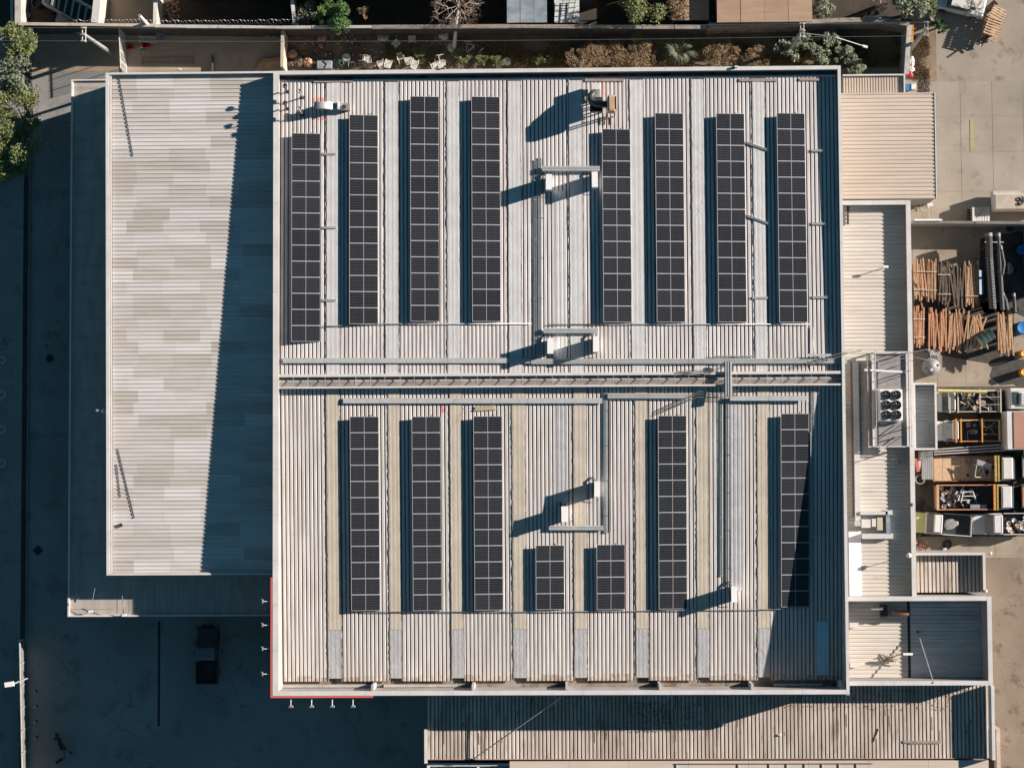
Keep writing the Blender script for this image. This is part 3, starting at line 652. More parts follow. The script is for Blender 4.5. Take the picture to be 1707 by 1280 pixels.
# ------------------------------------------------------------------ solar arrays
PW, PH, TILT = 2.235, 1.225, R_(7.6)
def panel_meshes():
    fr = MB(); w = .021; hx, hy = PW/2, PH/2
    for q in ((-hx,-hx+w,-hy,hy),(hx-w,hx,-hy,hy),(-hx+w,hx-w,-hy,-hy+w),(-hx+w,hx-w,hy-w,hy)): fr.box(*q, -.035, .0)
    gl = MB().box(-hx+w, hx-w, -hy+w, hy-w, -.028, -.006)
    ln = MB().box(-.011, .011, -hy+w, hy-w, -.0055, -.003)
    def me(mb, n, m):
        d = bpy.data.meshes.new(n); d.from_pydata(mb.v, [], mb.f); d.materials.append(m); return d
    return me(fr, 'solar_panel', K['frame']), me(gl, 'glass', K['cell']), me(ln, 'divider', K['frame'])
PM = panel_meshes()
def solar(px0, px1, py0, py1, n, label):
    pm = (py0+py1)/2; z = zr(P(600, pm, 7.6).y)+.35
    xc = P((px0+px1)/2, pm, z).x
    za = zr(P(600, py0, 7.6).y)+.35; zb = zr(P(600, py1, 7.6).y)+.35
    ya, yb = P(xc, py0, za).y if False else P((px0+px1)/2, py0, za).y, P((px0+px1)/2, py1, zb).y
    root = thing('solar_array', label, 'solar array', (xc, (ya+yb)/2, zr((ya+yb)/2)), 'rows of solar panels on the warehouse roof')
    pitch = (ya-yb)/n; base = WL[root]
    sl = math.atan2(zr(ya)-zr(yb), ya-yb)
    for i in range(n):
        y = ya - pitch*(i+.5)
        o = bpy.data.objects.new('solar_panel', PM[0]); C.objects.link(o); o.parent = root
        o.location = Vector((xc, y, zr(y)+.27)) - base
        o.rotation_euler = (sl, TILT, random.uniform(-.0015,.0015)); o.scale = (1, (pitch-.022)/PH, 1)
        for d, nm in ((PM[1],'glass'), (PM[2],'divider')):
            g = bpy.data.objects.new(nm, d); C.objects.link(g); g.parent = o
    for dx, h in ((-.80, .30), (.80, .10)):
        m = MB().bar((xc+dx, ya-.1, zr(ya)+h), (xc+dx, yb+.1, zr(yb)+h), .05, .05); m.build('rail', K['galv'], root)
    k = max(2, n//2+1)
    for i in range(k):
        y = ya-.25-(ya-yb-.5)*i/(k-1)
        for dx, h in ((-.95, .34), (.95, .13)):
            MB().box(xc+dx-.025, xc+dx+.025, y-.03, y+.03, zr(y), zr(y)+h).build('leg', K['galv'], root)
        MB().bar((xc-1.1, y, zr(y)+.31), (xc+1.13, y, zr(y)+.09), .04, .04).build('cross_rail', K['galv'], root)
    # small clamps standing out at both ends
    MB().box(xc+.55, xc+.59, ya, ya+.16, zr(ya)+.10, zr(ya)+.13).build('rail_end', K['galv'], root)
    return root
NL = 'on the north roof half'
for q in ((485.5,534,222,569.5,13,'row of 13 dark solar panels nearest the west parapet '+NL),
          (582,630,191.5,540,13,'row of 13 dark solar panels just below the small duct '+NL),
          (684,732,160.5,536,14,'row of 14 dark solar panels, the western one of the two longest rows'),
          (786.5,834,161,536,14,'row of 14 dark solar panels, eastern one of the two longest rows'),
          (1004.5,1052.5,215,537,12,'row of 12 dark solar panels below the big rooftop cooler '+NL),
          (1093.5,1141,188.5,537,13,'row of 13 dark solar panels, next one east of the row under the big cooler'),
          (1195.5,1243.5,189,537,13,'row of 13 dark solar panels with two slanting walk boards on its east side'),
          (1297,1344.5,188.5,537.5,13,'row of 13 dark solar panels nearest the east parapet '+NL),
          (584,632.5,694,1018,12,'westernmost row of 12 dark solar panels on the south roof half'),
          (687,735.5,694,1018,12,'row of 12 dark solar panels, second from the west on the south roof half'),
          (790,838,693.5,1017,12,'row of 12 dark solar panels just below the yellowish batten on the south roof half'),
          (893,941,908.5,1016,4,'western one of the two short rows of four solar panels'),
          (994.5,1042.5,907.5,1016,4,'eastern one of the two short rows of four solar panels'),
          (1097.5,1145.5,692.5,1015,12,'row of 12 dark solar panels left of the wide cable tray, south half'),
          (1302.5,1349,689,1011.5,12,'row of 12 solar panels half covered by the shadow of the east parapet')):
    solar(*q)

# ------------------------------------------------------------------ inverter cabinets
def inverter():
    r = thing('inverter_cabinet', 'x', 'electrical cabinet', (0,0,0), 'white inverter cabinets on the warehouse roof')
    MB().box(-.20,.20,-.56,.56,.10,1.28).build('cabinet', K['white'], r, bevel=.02)
    MB().box(-.235,.235,-.60,.60,1.283,1.33).build('lid', K['white'], r)
    MB().box(-.27,-.205,-.50,.50,.25,1.15).build('heat_sink', K['dkmetal'], r)
    for y in (-.5,.5):
        MB().box(-.17,.25,y-.03,y+.03,.0,.10).build('foot', K['dkmetal'], r)
    for i in range(4):
        MB().tube([(-.05-.06*i,.56,.35),(-.15-.09*i,.72,.30),(-.2-.10*i,.92,.12)], .022, 5).build('cable', K['cable'], r)
    MB().tube([(.0,-.56,.4),(.02,-.75,.30),(.1,-.92,.1)], .025, 5).build('cable', K['cable'], r)
    return r
iv = inverter()
for px, py, lb in ((915,304,'west white inverter cabinet of the pair below the northern cross tray'),
                   (991.5,300,'east white inverter cabinet of the pair below the northern cross tray, beside the solar row'),
                   (917.5,577,'west white inverter cabinet of the pair just above the long tray near the ridge'),
                   (993.5,574,'east white inverter cabinet of the pair just above the long tray near the ridge'),
                   (996,815,'white inverter cabinet touching the vertical tray on the south roof half'),
                   (941,857,'white inverter cabinet standing above the short cross tray and the four-panel rows'),
                   (1226.5,992,'lone white inverter cabinet at the foot of the wide cable tray')):
    q = P(px, py, 9.0); place(iv, (q.x, q.y, zr(q.y)+.04), random.uniform(-.02,.02), lb)
erase(iv)

# ------------------------------------------------------------------ cable trays and conduits
def zt_(y, lift): return zr(y)+lift
def tray(label, pts, w, lift=.22, ribbed=True, k='tray', ladder=None, hgt=.10, lid=True):
    """cable tray on short feet following the roof; pts in photo pixels"""
    P0 = [P(a, b, zr(P(a, b, 7.7).y)+lift) for a, b in pts]
    root = thing('cable_tray', label, 'cable tray', (P0[0].x, P0[0].y, P0[0].z-lift), 'cable trays on the warehouse roof')
    L = (P0[1]-P0[0]).length; vert = abs(P0[1].y-P0[0].y) > abs(P0[1].x-P0[0].x)
    n = max(1, round(L/3.0)); seg = []
    for i in range(n):
        a = P0[0].lerp(P0[1], i/n); b = P0[0].lerp(P0[1], (i+1)/n)
        if vert:
            a.z = zr(a.y)+lift; b.z = zr(b.y)+lift
            if a.y > YC+.5 and b.y < YC-.5 or a.y < YC-.5 and b.y > YC+.5 or abs(a.y-YC) < .8 or abs(b.y-YC) < .8: a.z = b.z = max(a.z, b.z, 8.45)
        d = (b-a).normalized(); b2 = b - d*.02
        m = MB().bar(a, b2, w, hgt)
        s = d.cross(Vector((0,0,1))).normalized()
        if ribbed:
            for u in ((-.30, 0, .30) if w > .3 else (-.25,.25)):
                o = s*(u*w)+Vector((0,0,hgt/2+.02)); m.bar(a+o, b2+o, w*.09, .04)
        m.build('tray_cover' if lid else 'tray', K[k], root)
        c = a.lerp(b, .5); zz = zr(c.y)
        MB().bar((c.x-s.x*(w*.6), c.y-s.y*(w*.6), zz+.05), (c.x+s.x*(w*.6), c.y+s.y*(w*.6), zz+.05), .06, .10).build('foot', K['dkmetal'], root)
        MB().box(c.x-.03, c.x+.03, c.y-.03, c.y+.03, zz, c.z).build('foot', K['dkmetal'], root)
    return root
tray('long flat pale tray running east from the west parapet above the ridge', ((472,601),(884,601)), .40, ribbed=False, lift=.17)
tray('long ribbed tray running to the east parapet just above the ridge', ((885,602.5),(1412,601.5)), .42, lift=.18)
tray('short ribbed tray piece lying beside the long tray near the ridge crossing', ((1188,594),(1262,594)), .12, lift=.26)
tray('flat pale tray stub at the east end of the long ridge tray', ((1346,592),(1386,592)), .20, ribbed=False, lift=.40)
tray('flat pale tray just south of the ridge over the western solar rows', ((572,668),(1004,668)), .40, ribbed=False, lift=.17)
tray('ribbed tray south of the ridge ending at the crossing tray, partly in shade', ((1013,660),(1148,660)), .42, lift=.18)
tray('flat pale tray south of the ridge over the easternmost solar row', ((1217,664),(1345,664)), .36, ribbed=False, lift=.30)
tray('ribbed cross tray above the northern pair of inverters', ((904,281.5),(1000,281.5)), .40, lift=.32)
tray('ribbed cross tray above the southern pair of inverters', ((906,551.5),(997,551.5)), .38, lift=.28)
tray('ribbed cross tray below the inverters on the south roof half', ((915,880),(1006,880)), .36, lift=.2)
tray('tall vertical ribbed tray on the north roof half beside the ladder run', ((900,264),(900,598)), .34, lift=.06, hgt=.05)
tray('vertical ribbed tray on the south roof half joining the inverters', ((1009,655),(1009,889)), .34, lift=.06, hgt=.05)
tray('wide ribbed tray bridging over the ridge', ((1213.5,603),(1213.5,662)), .62, lift=.60)
tray('vertical ribbed tray running south from the ridge crossing', ((1212,664),(1212,978)), .30, lift=.06, hgt=.05)
def ladder_run(label, px, py0, py1, w, lift=.07, step=1.45):
    a, b = P(px, py0, zr(P(px,py0,7.7).y)+lift), P(px, py1, zr(P(px,py1,7.7).y)+lift)
    root = thing('conduit_run', label, 'conduit', (a.x, a.y, a.z-lift), 'conduit runs on the warehouse roof')
    for s in (-w/2, w/2):
        MB().bar((a.x+s, a.y, a.z), (b.x+s, b.y, b.z), .05, .05).build('pipe', K['galv'], root)
    n = max(2, int((a-b).length/step))
    for i in range(n+1):
        c = a.lerp(b, i/n)
        MB().box(c.x-w*.8, c.x+w*.8, c.y-.03, c.y+.03, c.z-.06, c.z+.05).build('clamp', K['galv'], root)
    return root
ladder_run('twin dark conduit run with clamps west of the tall northern tray', 892, 268, 598, .14)
ladder_run('twin dark conduit run with clamps east of the southern vertical tray', 1017, 668, 886, .10)
ladder_run('twin dark conduit run with clamps west of the tray below the ridge crossing', 1202, 668, 960, .13)
ladder_run('slim conduit run with clamps between easternmost solar row and east parapet', 1354, 640, 960, .16)
def conduit(label, pts, r=.035, k='galv', lift=.16):
    pp = [P(a, b, zr(P(a, b, 7.7).y)+lift) for a, b in pts]
    root = thing('conduit_pipe', label, 'pipe', (pp[0].x, pp[0].y, pp[0].z-lift), 'thin pipes on the warehouse roof')
    MB().tube(pp, r, 6).build('pipe', K[k], root, smooth=True)
    for i in range(len(pp)-1):
        L = (pp[i+1]-pp[i]).length; n = int(L/2.4)
        for j in range(1, n): 
            c = pp[i].lerp(pp[i+1], j/n); MB().box(c.x-.05, c.x+.05, c.y-.05, c.y+.05, zr(c.y), c.z).build('clip', K['dkmetal'], root)
    return root
conduit('thin grey pipe along the lower ends of the western northern solar rows', ((537,544),(560,543.5),(632,540),(886,539.5)))
conduit('thin grey pipe along the lower ends of the eastern northern solar rows', ((914,541),(1050,540.5),(1350,540.5)))
conduit('thin grey pipe along the lower ends of all the southern solar rows', ((605,1020),(900,1019.5),(1200,1016.5),(1340,1014.5),(1349,1011),(1351,1004),(1351.5,720)))
conduit('thin grey pipe from the last solar row to the east parapet in shade', ((1353,894.5),(1402,894.5),(1410,898)))
conduit('thin grey pipe crossing the east end of the ridge', ((1355.5,545),(1355.5,612)), .03)

# spacer boards between solar rows (walk boards)
def board(label, q, w=.15, lift=.08, k='tray'):
    a = P(q[0], q[1], 8.0); b = P(q[2], q[3], 8.0); a.z = zr(a.y)+lift; b.z = zr(b.y)+lift
    m = MB().bar(a, b, w, .06); d = (b-a).normalized(); s = d.cross(Vector((0,0,1)))*w*.4
    for e in (-1, 1): m.bar(a+s*e+Vector((0,0,.05)), b+s*e+Vector((0,0,.05)), .03, .05)
    o = m.build('walk_board', K[k]); return tag(o, label, 'board', 'short bracket boards between the solar rows')
for lb, q in (('short flat bracket board between first two northern solar rows, upper of three',(537,256.5,560,256.5)),
              ('short flat bracket board between first two northern solar rows, middle of three',(537,379.5,561,379.5)),
              ('short flat bracket board between first two northern solar rows, lowest of three',(537,500.5,561,500.5)),
              ('slanting board between the last two northern solar rows, upper one',(1243,237,1279,250)),
              ('slanting board between the last two northern solar rows, lower one',(1244,359,1282,373)),
              ('short flat board by the east parapet, upper of three',(1352,251,1378,251)),
              ('short flat board by the east parapet, middle of three',(1353,373,1383,373)),
              ('short flat board by the east parapet, lowest of three',(1354,495.5,1385,495.5)),
              ('short flat board between the last two northern solar rows near their lower end',(1254,496.5,1280,496.5))):
    board(lb, q)

# ------------------------------------------------------------------ rooftop plant
def goose(label, px, py, low):
    """bent vent pipe with a flared open mouth"""
    z = zN(0, P(px, py, 7.9).y); h = 1.25 if low else 1.45
    b = P(px, py, z)
    r = thing('roof_vent', label, 'vent', (b.x, b.y, z), 'gooseneck vent pipes in the north west roof corner')
    MB().box(b.x-.12, b.x+.12, b.y-.12, b.y+.12, z, z+.08).build('base', K['dkmetal'], r)
    MB().tube([(b.x,b.y,z),(b.x,b.y,z+h-.2),(b.x-.05,b.y+.05,z+h-.05),(b.x-.05,b.y+.16,z+h)], .055, 8).build('pipe', K['dkmetal'] if low else K['galv'], r, smooth=True)
    MB().lathe((b.x-.05, b.y+.20, z+h-.08), [(.07,-.05),(.17,.0),(.19,.10),(.16,.12),(.11,.04)], 14).build('mouth', K['dkmetal'] if low else K['galv'], r, smooth=True)
goose('dark gooseneck roof vent in the corner, upper left of the four', 480, 153.5, True)
goose('dark gooseneck roof vent, lower left of the four', 480, 182, True)
goose('pale gooseneck roof vent, upper right of the four', 505, 163, False)
goose('pale gooseneck roof vent beside the curved duct, lower right of the four', 504.5, 192, False)
def duct():
    z = 7.85; a = P(523, 170, 8.8); b = P(557, 181, 8.8)
    r = thing('roof_duct', 'grey rooftop duct with curved hood and side motor near the north west corner', 'duct', ((a.x+b.x)/2, (a.y+b.y)/2, z))
    x0, x1, y0, y1 = a.x, b.x, b.y, a.y
    # arched hood: thick strip bent over
    m = MB(); n = 12; pts = []
    for i in range(n+1):
        t = math.pi*(i/n)*.62; pts.append((x1-.1-(x1-x0-.1)*(i/n), z+.35+.65*math.sin(t+.3)))
    for i in range(n):
        (xa, za), (xb, zb) = pts[i], pts[i+1]
        m.hexa([(xb,y0,zb-.12),(xa,y0,za-.12),(xa,y1,za-.12),(xb,y1,zb-.12),(xb,y0,zb),(xa,y0,za),(xa,y1,za),(xb,y1,zb)])
    m.build('hood', K['galv'], r)
    MB().box(x0+.25, x1, y0+.03, y1-.03, z+.02, z+.62).build('duct_body', K['galv'], r)
    MB().box(x1+.03, x1+.18, y0+.05, y1, z+.05, z+.5).build('flange', K['frame'], r)
    c = P(575, 178, 8.2)
    MB().box(c.x-.42, c.x+.40, c.y-.28, c.y+.25, z+.02, z+.45).build('fan_box', K['galv'], r)
    MB().cyl((c.x-.05, c.y-.05, z+.45), .16, .12, 12).build('motor', K['dkmetal'], r)
    MB().box(c.x-.55, c.x-.42, c.y-.25, c.y+.35, z+.0, z+.75).build('side_plate', K['whitepl'], r)
    for px in (525, 545): 
        q = P(px, 183, 7.9); MB().box(q.x-.03, q.x+.03, q.y-.03, q.y+.03, z, z+.4).build('leg', K['dkmetal'], r)
    # faded red paint under it
duct()
for i, (px0, py0, px1, py1) in enumerate(((522,163,544,170), (523,194,549,200))):
    x0, x1, y0, y1 = RC(px0, py0, px1, py1, 7.9)
    m = MB(); corr(m, x0, x1, y0, y1, lambda x, y: zN(x,y)+.012); m.build('red_paint_patch', mat('faded_red_roof_paint%d' % i, (.52,.22,.19), (.58,.42,.38), .7, 0, 4), wh)
x0, x1, y0, y1 = RC(1004, 137, 1009, 160, 7.9); corr(MB(), x0, x1, y0, y1, lambda x, y: zN(x,y)+.012).build('red_paint_patch', mat('faded_red_roof_paint', (.55,.30,.26), (.58,.42,.38), .7, 0, 4), wh)
x0, x1, y0, y1 = RC(734, 674, 743, 687, 7.7); corr(MB(), x0, x1, y0, y1, lambda x, y: zS(x,y)+.012).build('red_paint_patch', mat('red_roof_paint', (.50,.09,.12), (.55,.35,.35), .7, 0, 4), wh)
def cooler():
    z = 7.85; c = P(1002, 168, 8.0)
    r = thing('rooftop_cooler', 'large rooftop cooler with ducts, tan tank and dark frame near the north parapet', 'air cooler', (c.x, c.y, z))
    x0, x1, y0, y1 = RC(986, 137, 1001, 160, 9.2)
    MB().box(x0, x1, y1-.55, y1, z+.3, z+1.05).build('upper_duct', K['parapet'], r, bevel=.03)
    MB().hexa([(x0+.05,y0,z+.3),(x1-.05,y0,z+.3),(x1-.05,y1-.56,z+.4),(x0+.05,y1-.56,z+.4),(x0+.05,y0,z+.75),(x1-.05,y0,z+.75),(x1-.05,y1-.56,z+1.0),(x0+.05,y1-.56,z+1.0)]).build('duct_elbow', K['strip_grey'], r)
    q0, q1, q2, q3 = P(992,152,8.9), P(984,164,9.2), P(993,172,9.6), P(1016,174,9.9)
    for q, zz in ((q0,.85),(q1,1.15),(q2,1.6),(q3,1.8)): q.z = z+zz
    MB().tube([q0,q0.lerp(q1,.5)+Vector((-.12,0,0)),q1,q1.lerp(q2,.5)+Vector((-.1,-.05,.05)),q2,q3], .27, 12).build('arched_duct', K['dkmetal'], r, smooth=True)
    a0, a1, b0, b1 = RC(985, 162, 1005, 185, 8.8)
    MB().box(a0, a1, b0, b1, z+.55, z+.95).build('machine_body', K['dkmetal'], r)
    MB().box(a0-.1, a1-.05, b0-.1, b0+.03, z+.55, z+1.10).build('machine_rim', K['green_d'], r)
    MB().cyl(((a0+a1)/2, (b0+b1)/2, z+.95), .30, .25, 16).build('fan_motor', K['dkmetal'], r)
    for xx in (a0+.05, a1-.05):
        for yy in (b0+.05, b1-.05): MB().box(xx-.04, xx+.04, yy-.04, yy+.04, z, z+.55).build('leg', K['dkmetal'], r)
    t0, t1, u0, u1 = RC(1012.5, 158, 1027, 186, 10.2)
    for xx in (t0+.06, t1-.06):
        for yy in (u0+.08, u1-.08): MB().box(xx-.04, xx+.04, yy-.04, yy+.04, z, z+1.34).build('leg', K['rust'], r)
    MB().box(t0, t1, u0, u1, z+1.35, z+2.35).build('tan_tank', mat('rusty_tan_paint', (.52,.36,.22), (.44,.22,.14), .7, 0, .9, dirt=((.26,.10,.06), 1.5, .58, .7)), r, bevel=.16)
    MB().box(t1+.0, t1+.07, u0+.2, u1-.1, z+1.35, z+2.38).build('tank_flange', K['beige'], r)
    for xx in (t0+.1, t1-.1, t0-.25): MB().box(xx-.03, xx+.03, u0-.5, u0+.1, z+.08, z+.14).build('skid', K['rust'], r)
    for i in range(3):
        yy = u0+.15+i*.22; MB().tube([(t0,yy,z+.6),(t0-.3,yy-.02,z+.62),(a1,yy-.05,z+.6)], .035, 6).build('pipe', K['rust'] if i != 1 else K['whitepl'], r)
cooler()
# flat-lying loose mast and twin lattice rods on the west roof
def rod(label, a, b, w=.07, zt=None):
    pa, pb = P(a[0], a[1], 7.0), P(b[0], b[1], 7.0); pa.z = z_w(0, pa.y)+.055; pb.z = z_w(0, pb.y)+.055
    o = MB().bar(pa, pb, w, .03).build('metal_rod', K['dkmetal']); tag(o, label, 'rod', 'thin rods lying on the west roof')
rod('long thin dark rod lying across the ribs at the top of the west roof', (201,133), (223,262), .06)
rod('long thin dark rod lying across the ribs at the bottom of the west roof', (194,748), (221,864), .06)
rod('shorter thin dark rod beside the long one at the bottom of the west roof', (192,774), (198,829), .05)
c = P(202, 875, 6.4); tag(MB().obox((c.x,c.y,z_w(0,c.y)+.12), (.2,.28,.12), .3).build('roof_debris', K['dkmetal']), 'small dark lump of debris near the bottom left corner of the west roof', 'debris')
# yellowish batten bundle
c0, c1 = P(792, 681, 7.9), P(826, 679, 7.9)
t = thing('batten_bundle', 'yellowish weathered batten bundle lying above the third southern solar row', 'timber', (c0.x, c0.y, zS(0,c0.y)))
for i in range(3):
    MB().bar((c0.x+random.uniform(-.1,.1), c0.y+.12*i-.12, zS(0,c0.y)+.10), (c1.x+random.uniform(-.1,.1), c1.y+.12*i-.12, zS(0,c1.y)+.10+.03*i), .10, .06).build('batten', K['yellow'] if i == 1 else K['beige'], t)
# tangled thin cables over the roof
random.seed(21)
def cable(label, pts, r=.009, k='cable'):
    pp = []
    for i in range(len(pts)-1):
        for j in range(4):
            u = j/4; px = pts[i][0]*(1-u)+pts[i+1][0]*u + random.uniform(-.6,.6); py = pts[i][1]*(1-u)+pts[i+1][1]*u + random.uniform(-.6,.6)
            q = P(px, py, 7.8); q.z = zr(q.y)+.07; pp.append(q)
    q = P(*pts[-1], 7.8); q.z = zr(q.y)+.07; pp.append(q)
    return tag(MB().tube(pp, r, 4).build('loose_cable', K[k]), label, 'cable', 'loose cables on the warehouse roof')
for lb, pts in (('thin dark zigzag cable on the grey strip left of the big cooler shadow', ((951,200),(972,228),(951,258),(960,280))),
                ('thin curved dark cable on the grey strip east of the fourth northern row', ((850,368),(858,380),(870,386))),
                ('thin dark cable looping down the strip beside the southern of the northern inverters', ((948,345),(947,372),(958,393))),
                ('thin dark zigzag cable on the strip west of the seventh northern solar row', ((1154,240),(1175,262),(1155,288),(1176,302))),
                ('thin crossed dark cable lower on the strip west of the seventh northern solar row', ((1157,344),(1172,360),(1156,372),(1170,336))),
                ('thin dark cable on the tan strip right of the southern ladder run', ((1056,684),(1066,706),(1074,724))),
                ('thin dark cable on the tan strip near the second southern solar row', ((773,680),(762,700),(750,718))),
                ('thin dark cable crossing the tan strip just south of the ridge', ((648,655),(657,670),(667,682))),
                ('thin dark cable zigzag on the strip just above the ridge tray in the east', ((1180,547),(1160,568),(1178,588))),
                ('thin curved cable near the southernmost inverter', ((1203,1022),(1216,1020),(1228,1019))),
                ('curved dark cable hanging over the last strip near the south gutter', ((1263,1080),(1275,1088),(1280,1100))),
                ('curved thin cable linking the two southern inverters', ((950,870),(968,862),(978,846),(980,832)))):
    cable(lb, pts)
# cable bunch crossing the ridge to the east annex
def bundle(label, pts, n=4, z0=8.6):
    r = thing('cable_bundle', label, 'cable', P(pts[0][0], pts[0][1], z0))
    for i in range(n):
        pp = []
        for a in pts:
            q = P(a[0]+random.uniform(-2,2), a[1]+(i-n/2)*2.2+random.uniform(-1,1), z0); q.z = a[2] if len(a) > 2 else zr(q.y)+.3; pp.append(q)
        MB().tube(pp, .022, 4).build('cable', K['cable'] if i % 2 else K['galv'], r)
bundle('fan of black cables crossing the ridge west of the bridging tray', ((1212,607,8.5),(1180,622,8.5),(1158,620,8.5),(1130,622,8.45)), 4)
bundle('fan of black cables running over the roof south of the ridge crossing', ((1230,656,8.2),(1205,660,8.1),(1165,658,8.0),(1100,688,7.85)), 5)
bundle('black cables strung over the east parapet towards the fan platform', ((1346,606,8.5),(1390,596,8.5),(1412,588,8.5),(1440,583,7.2)), 3)
# floodlights on arms
def flood():
    r = thing('floodlight', 'x', 'floodlight', (0,0,0), 'floodlights on arms over the red fascia')
    MB().tube([(0,0,-.25),(0,-.25,.0),(0,-.62,.05)], .035, 6).build('arm', K['whitepl'], r)
    MB().hexa([(-.18,-.78,-.10),(.18,-.78,-.10),(.15,-.60,-.10),(-.15,-.60,-.10),(-.18,-.76,.04),(.18,-.76,.04),(.12,-.62,.10),(-.12,-.62,.10)]).build('lamp_head', K['galv'], r)
    MB().box(-.16,.16,-.75,-.63,-.13,-.103).build('lamp_glass', K['glass'], r)
    return r
fl = flood()
sl = ['leftmost', 'second from the left', 'third from the left', 'rightmost']
for i, px in enumerate((485, 519.5, 554, 588.5)):
    q = P(px, 1160, 8.2); place(fl, (q.x, YB-.17, ZP-.15), 0, 'floodlight on arm under the south parapet, %s of four' % sl[i])
sl = ['uppermost', 'second from the top', 'third from the top', 'lowest']
for i, py in enumerate((1002, 1041.5, 1081, 1123)):
    q = P(455, py, 8.2); place(fl, (XW-.17, q.y, ZP-.15), R_(-90), 'floodlight on arm beside the red west fascia, %s of four' % sl[i])
erase(fl)
# small boxes on the north cap (security lights)
for lb, px, kk in (('small square security light on the north parapet cap near the chairs',742,'dkmetal'),('small white security light on the north parapet cap near the palm',1227,'whitepl')):
    q = P(px, 113, 8.5); r = thing('security_light', lb, 'light', (q.x,q.y,8.4))
    MB().box(q.x-.12,q.x+.14,q.y+.0,q.y+.14,8.40,8.62).build('housing', K[kk], r); MB().box(q.x-.30,q.x-.1,q.y-.10,q.y+.02,8.40,8.43).build('bracket', K['dkmetal'], r)
q = P(299, 117, 7.7); r = thing('security_light', 'small white security light on the north cap of the west building', 'light', (q.x,q.y,7.62))
MB().box(q.x-.1,q.x+.14,q.y,q.y+.12,7.62,7.8).build('housing', K['whitepl'], r); MB().box(q.x-.2,q.x-.1,q.y,q.y+.05,7.62,7.66).build('bracket', K['dkmetal'], r)
# items on the canopy and its cctv
q = P(171, 685, 6.8); r = thing('dome_camera', 'white dome camera on a bracket beside the west building parapet', 'camera', (q.x,q.y,6.5))
bpy_ball = MB().lathe((q.x,q.y,6.62), [(0.001,-.17),(.10,-.14),(.165,-.05),(.17,.03),(.12,.12),(.001,.17)], 16); bpy_ball.build('dome', K['white'], r, smooth=True)
MB().bar((q.x-.05,q.y,6.75),(q.x+.3,q.y,6.75),.05,.05).build('bracket', K['galv'], r)
MB().box(q.x-.55,q.x-.2,q.y-.02,q.y+.14,6.6,6.72).build('junction_box', K['galv'], r)
for lb, a, b in (('thin pale pipe lying on the shaded canopy',(135,882),(129,1002)),):
    pa, pb = P(a[0],a[1],4.2), P(b[0],b[1],4.2); tag(MB().bar((pa.x,pa.y,4.18),(pb.x,pb.y,4.18),.05,.05).build('thin_pipe', K['galv']), lb, 'pipe')
def wallcam(px, py, lb, ax, ay):
    q = P(px, py, 4.5); r = thing('wall_camera', lb, 'camera', (q.x,q.y,4.28), 'small cameras on the canopy edge')
    MB().tube([(q.x,q.y,4.20),(q.x,q.y,4.5),(q.x+ax,q.y+ay,5.4)], .022, 5).build('stay', K['galv'], r)
    MB().obox((q.x,q.y,4.5),(.34,.14,.12),.1).build('body', K['white'], r); MB().obox((q.x-.22,q.y,4.5),(.10,.12,.12),.1).build('lens', K['black'], r)
wallcam(151, 1019, 'white camera on a long stay at the lit corner of the canopy', .55, 1.9)
wallcam(207, 1025, 'small dark camera on a thin stay at the lower rim of the canopy', .05, 1.6)
# ------------------------------------------------------------------ yard walls
def wall(name, label, px, h, t, k='wall', capk='parapet_in', step=2.5, cat='wall'):
    """free-standing wall along photo points (top line) with coping pieces"""
    pts = [P(a, b, h) for a, b in px]
    r = thing(name, label, cat, (pts[0].x, pts[0].y, 0))
    for i in range(len(pts)-1):
        a, b = pts[i].copy(), pts[i+1].copy(); d = (b-a).normalized(); s = d.cross(Vector((0,0,1)))*(t/2)
        m = MB(); m.hexa([(a.x-s.x,a.y-s.y,0),(a.x+s.x,a.y+s.y,0),(b.x+s.x,b.y+s.y,0),(b.x-s.x,b.y-s.y,0),(a.x-s.x,a.y-s.y,h-.07),(a.x+s.x,a.y+s.y,h-.07),(b.x+s.x,b.y+s.y,h-.07),(b.x-s.x,b.y-s.y,h-.07)])
        m.build('wall_body', K[k], r)
        n = max(1, round((b-a).length/step))
        for j in range(n):
            p, q = a.lerp(b, j/n), a.lerp(b, (j+1)/n) - d*.015; z = h+random.uniform(-.02,.02)
            MB().bar((p.x,p.y,z-.03),(q.x,q.y,z-.03), t+.06+random.uniform(-.02,.03), .075).build('coping', K[capk], r)
    return r
K['cream_wall'] = mat('cream_wall_paint', (.50,.43,.35), (.42,.35,.28), .8, 0, 1.5, dirt=((.25,.18,.12), 2, .55, .7))
K['blockwall'] = mat('block_wall', (.30,.27,.24), (.24,.20,.17), .9, 0, 1.5, dirt=((.12,.09,.07), 2, .52, .7))
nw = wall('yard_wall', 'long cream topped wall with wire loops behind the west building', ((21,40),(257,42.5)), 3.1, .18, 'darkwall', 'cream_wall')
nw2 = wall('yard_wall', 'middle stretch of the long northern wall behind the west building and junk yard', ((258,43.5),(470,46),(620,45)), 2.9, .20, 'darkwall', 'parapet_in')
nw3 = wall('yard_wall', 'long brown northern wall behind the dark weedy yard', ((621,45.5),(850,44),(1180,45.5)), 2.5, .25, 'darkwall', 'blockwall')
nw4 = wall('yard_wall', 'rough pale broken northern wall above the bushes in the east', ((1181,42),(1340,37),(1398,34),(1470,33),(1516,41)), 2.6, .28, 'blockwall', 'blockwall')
wall('yard_wall', 'grey concrete wall closing the dark yard on its east side', ((1516,42),(1511,124)), 2.6, .3, 'wall', 'parapet_in')
wall('yard_wall', 'narrow white wall between the courtyard and the weedy yard', ((471,47),(470,112)), 2.4, .2, 'cream_wall', 'cream_wall')
wall('yard_wall', 'white wall standing north from the long wall at the left corner', ((20,38),(19,-40)), 2.0, .16, 'cream_wall', 'parapet_in')
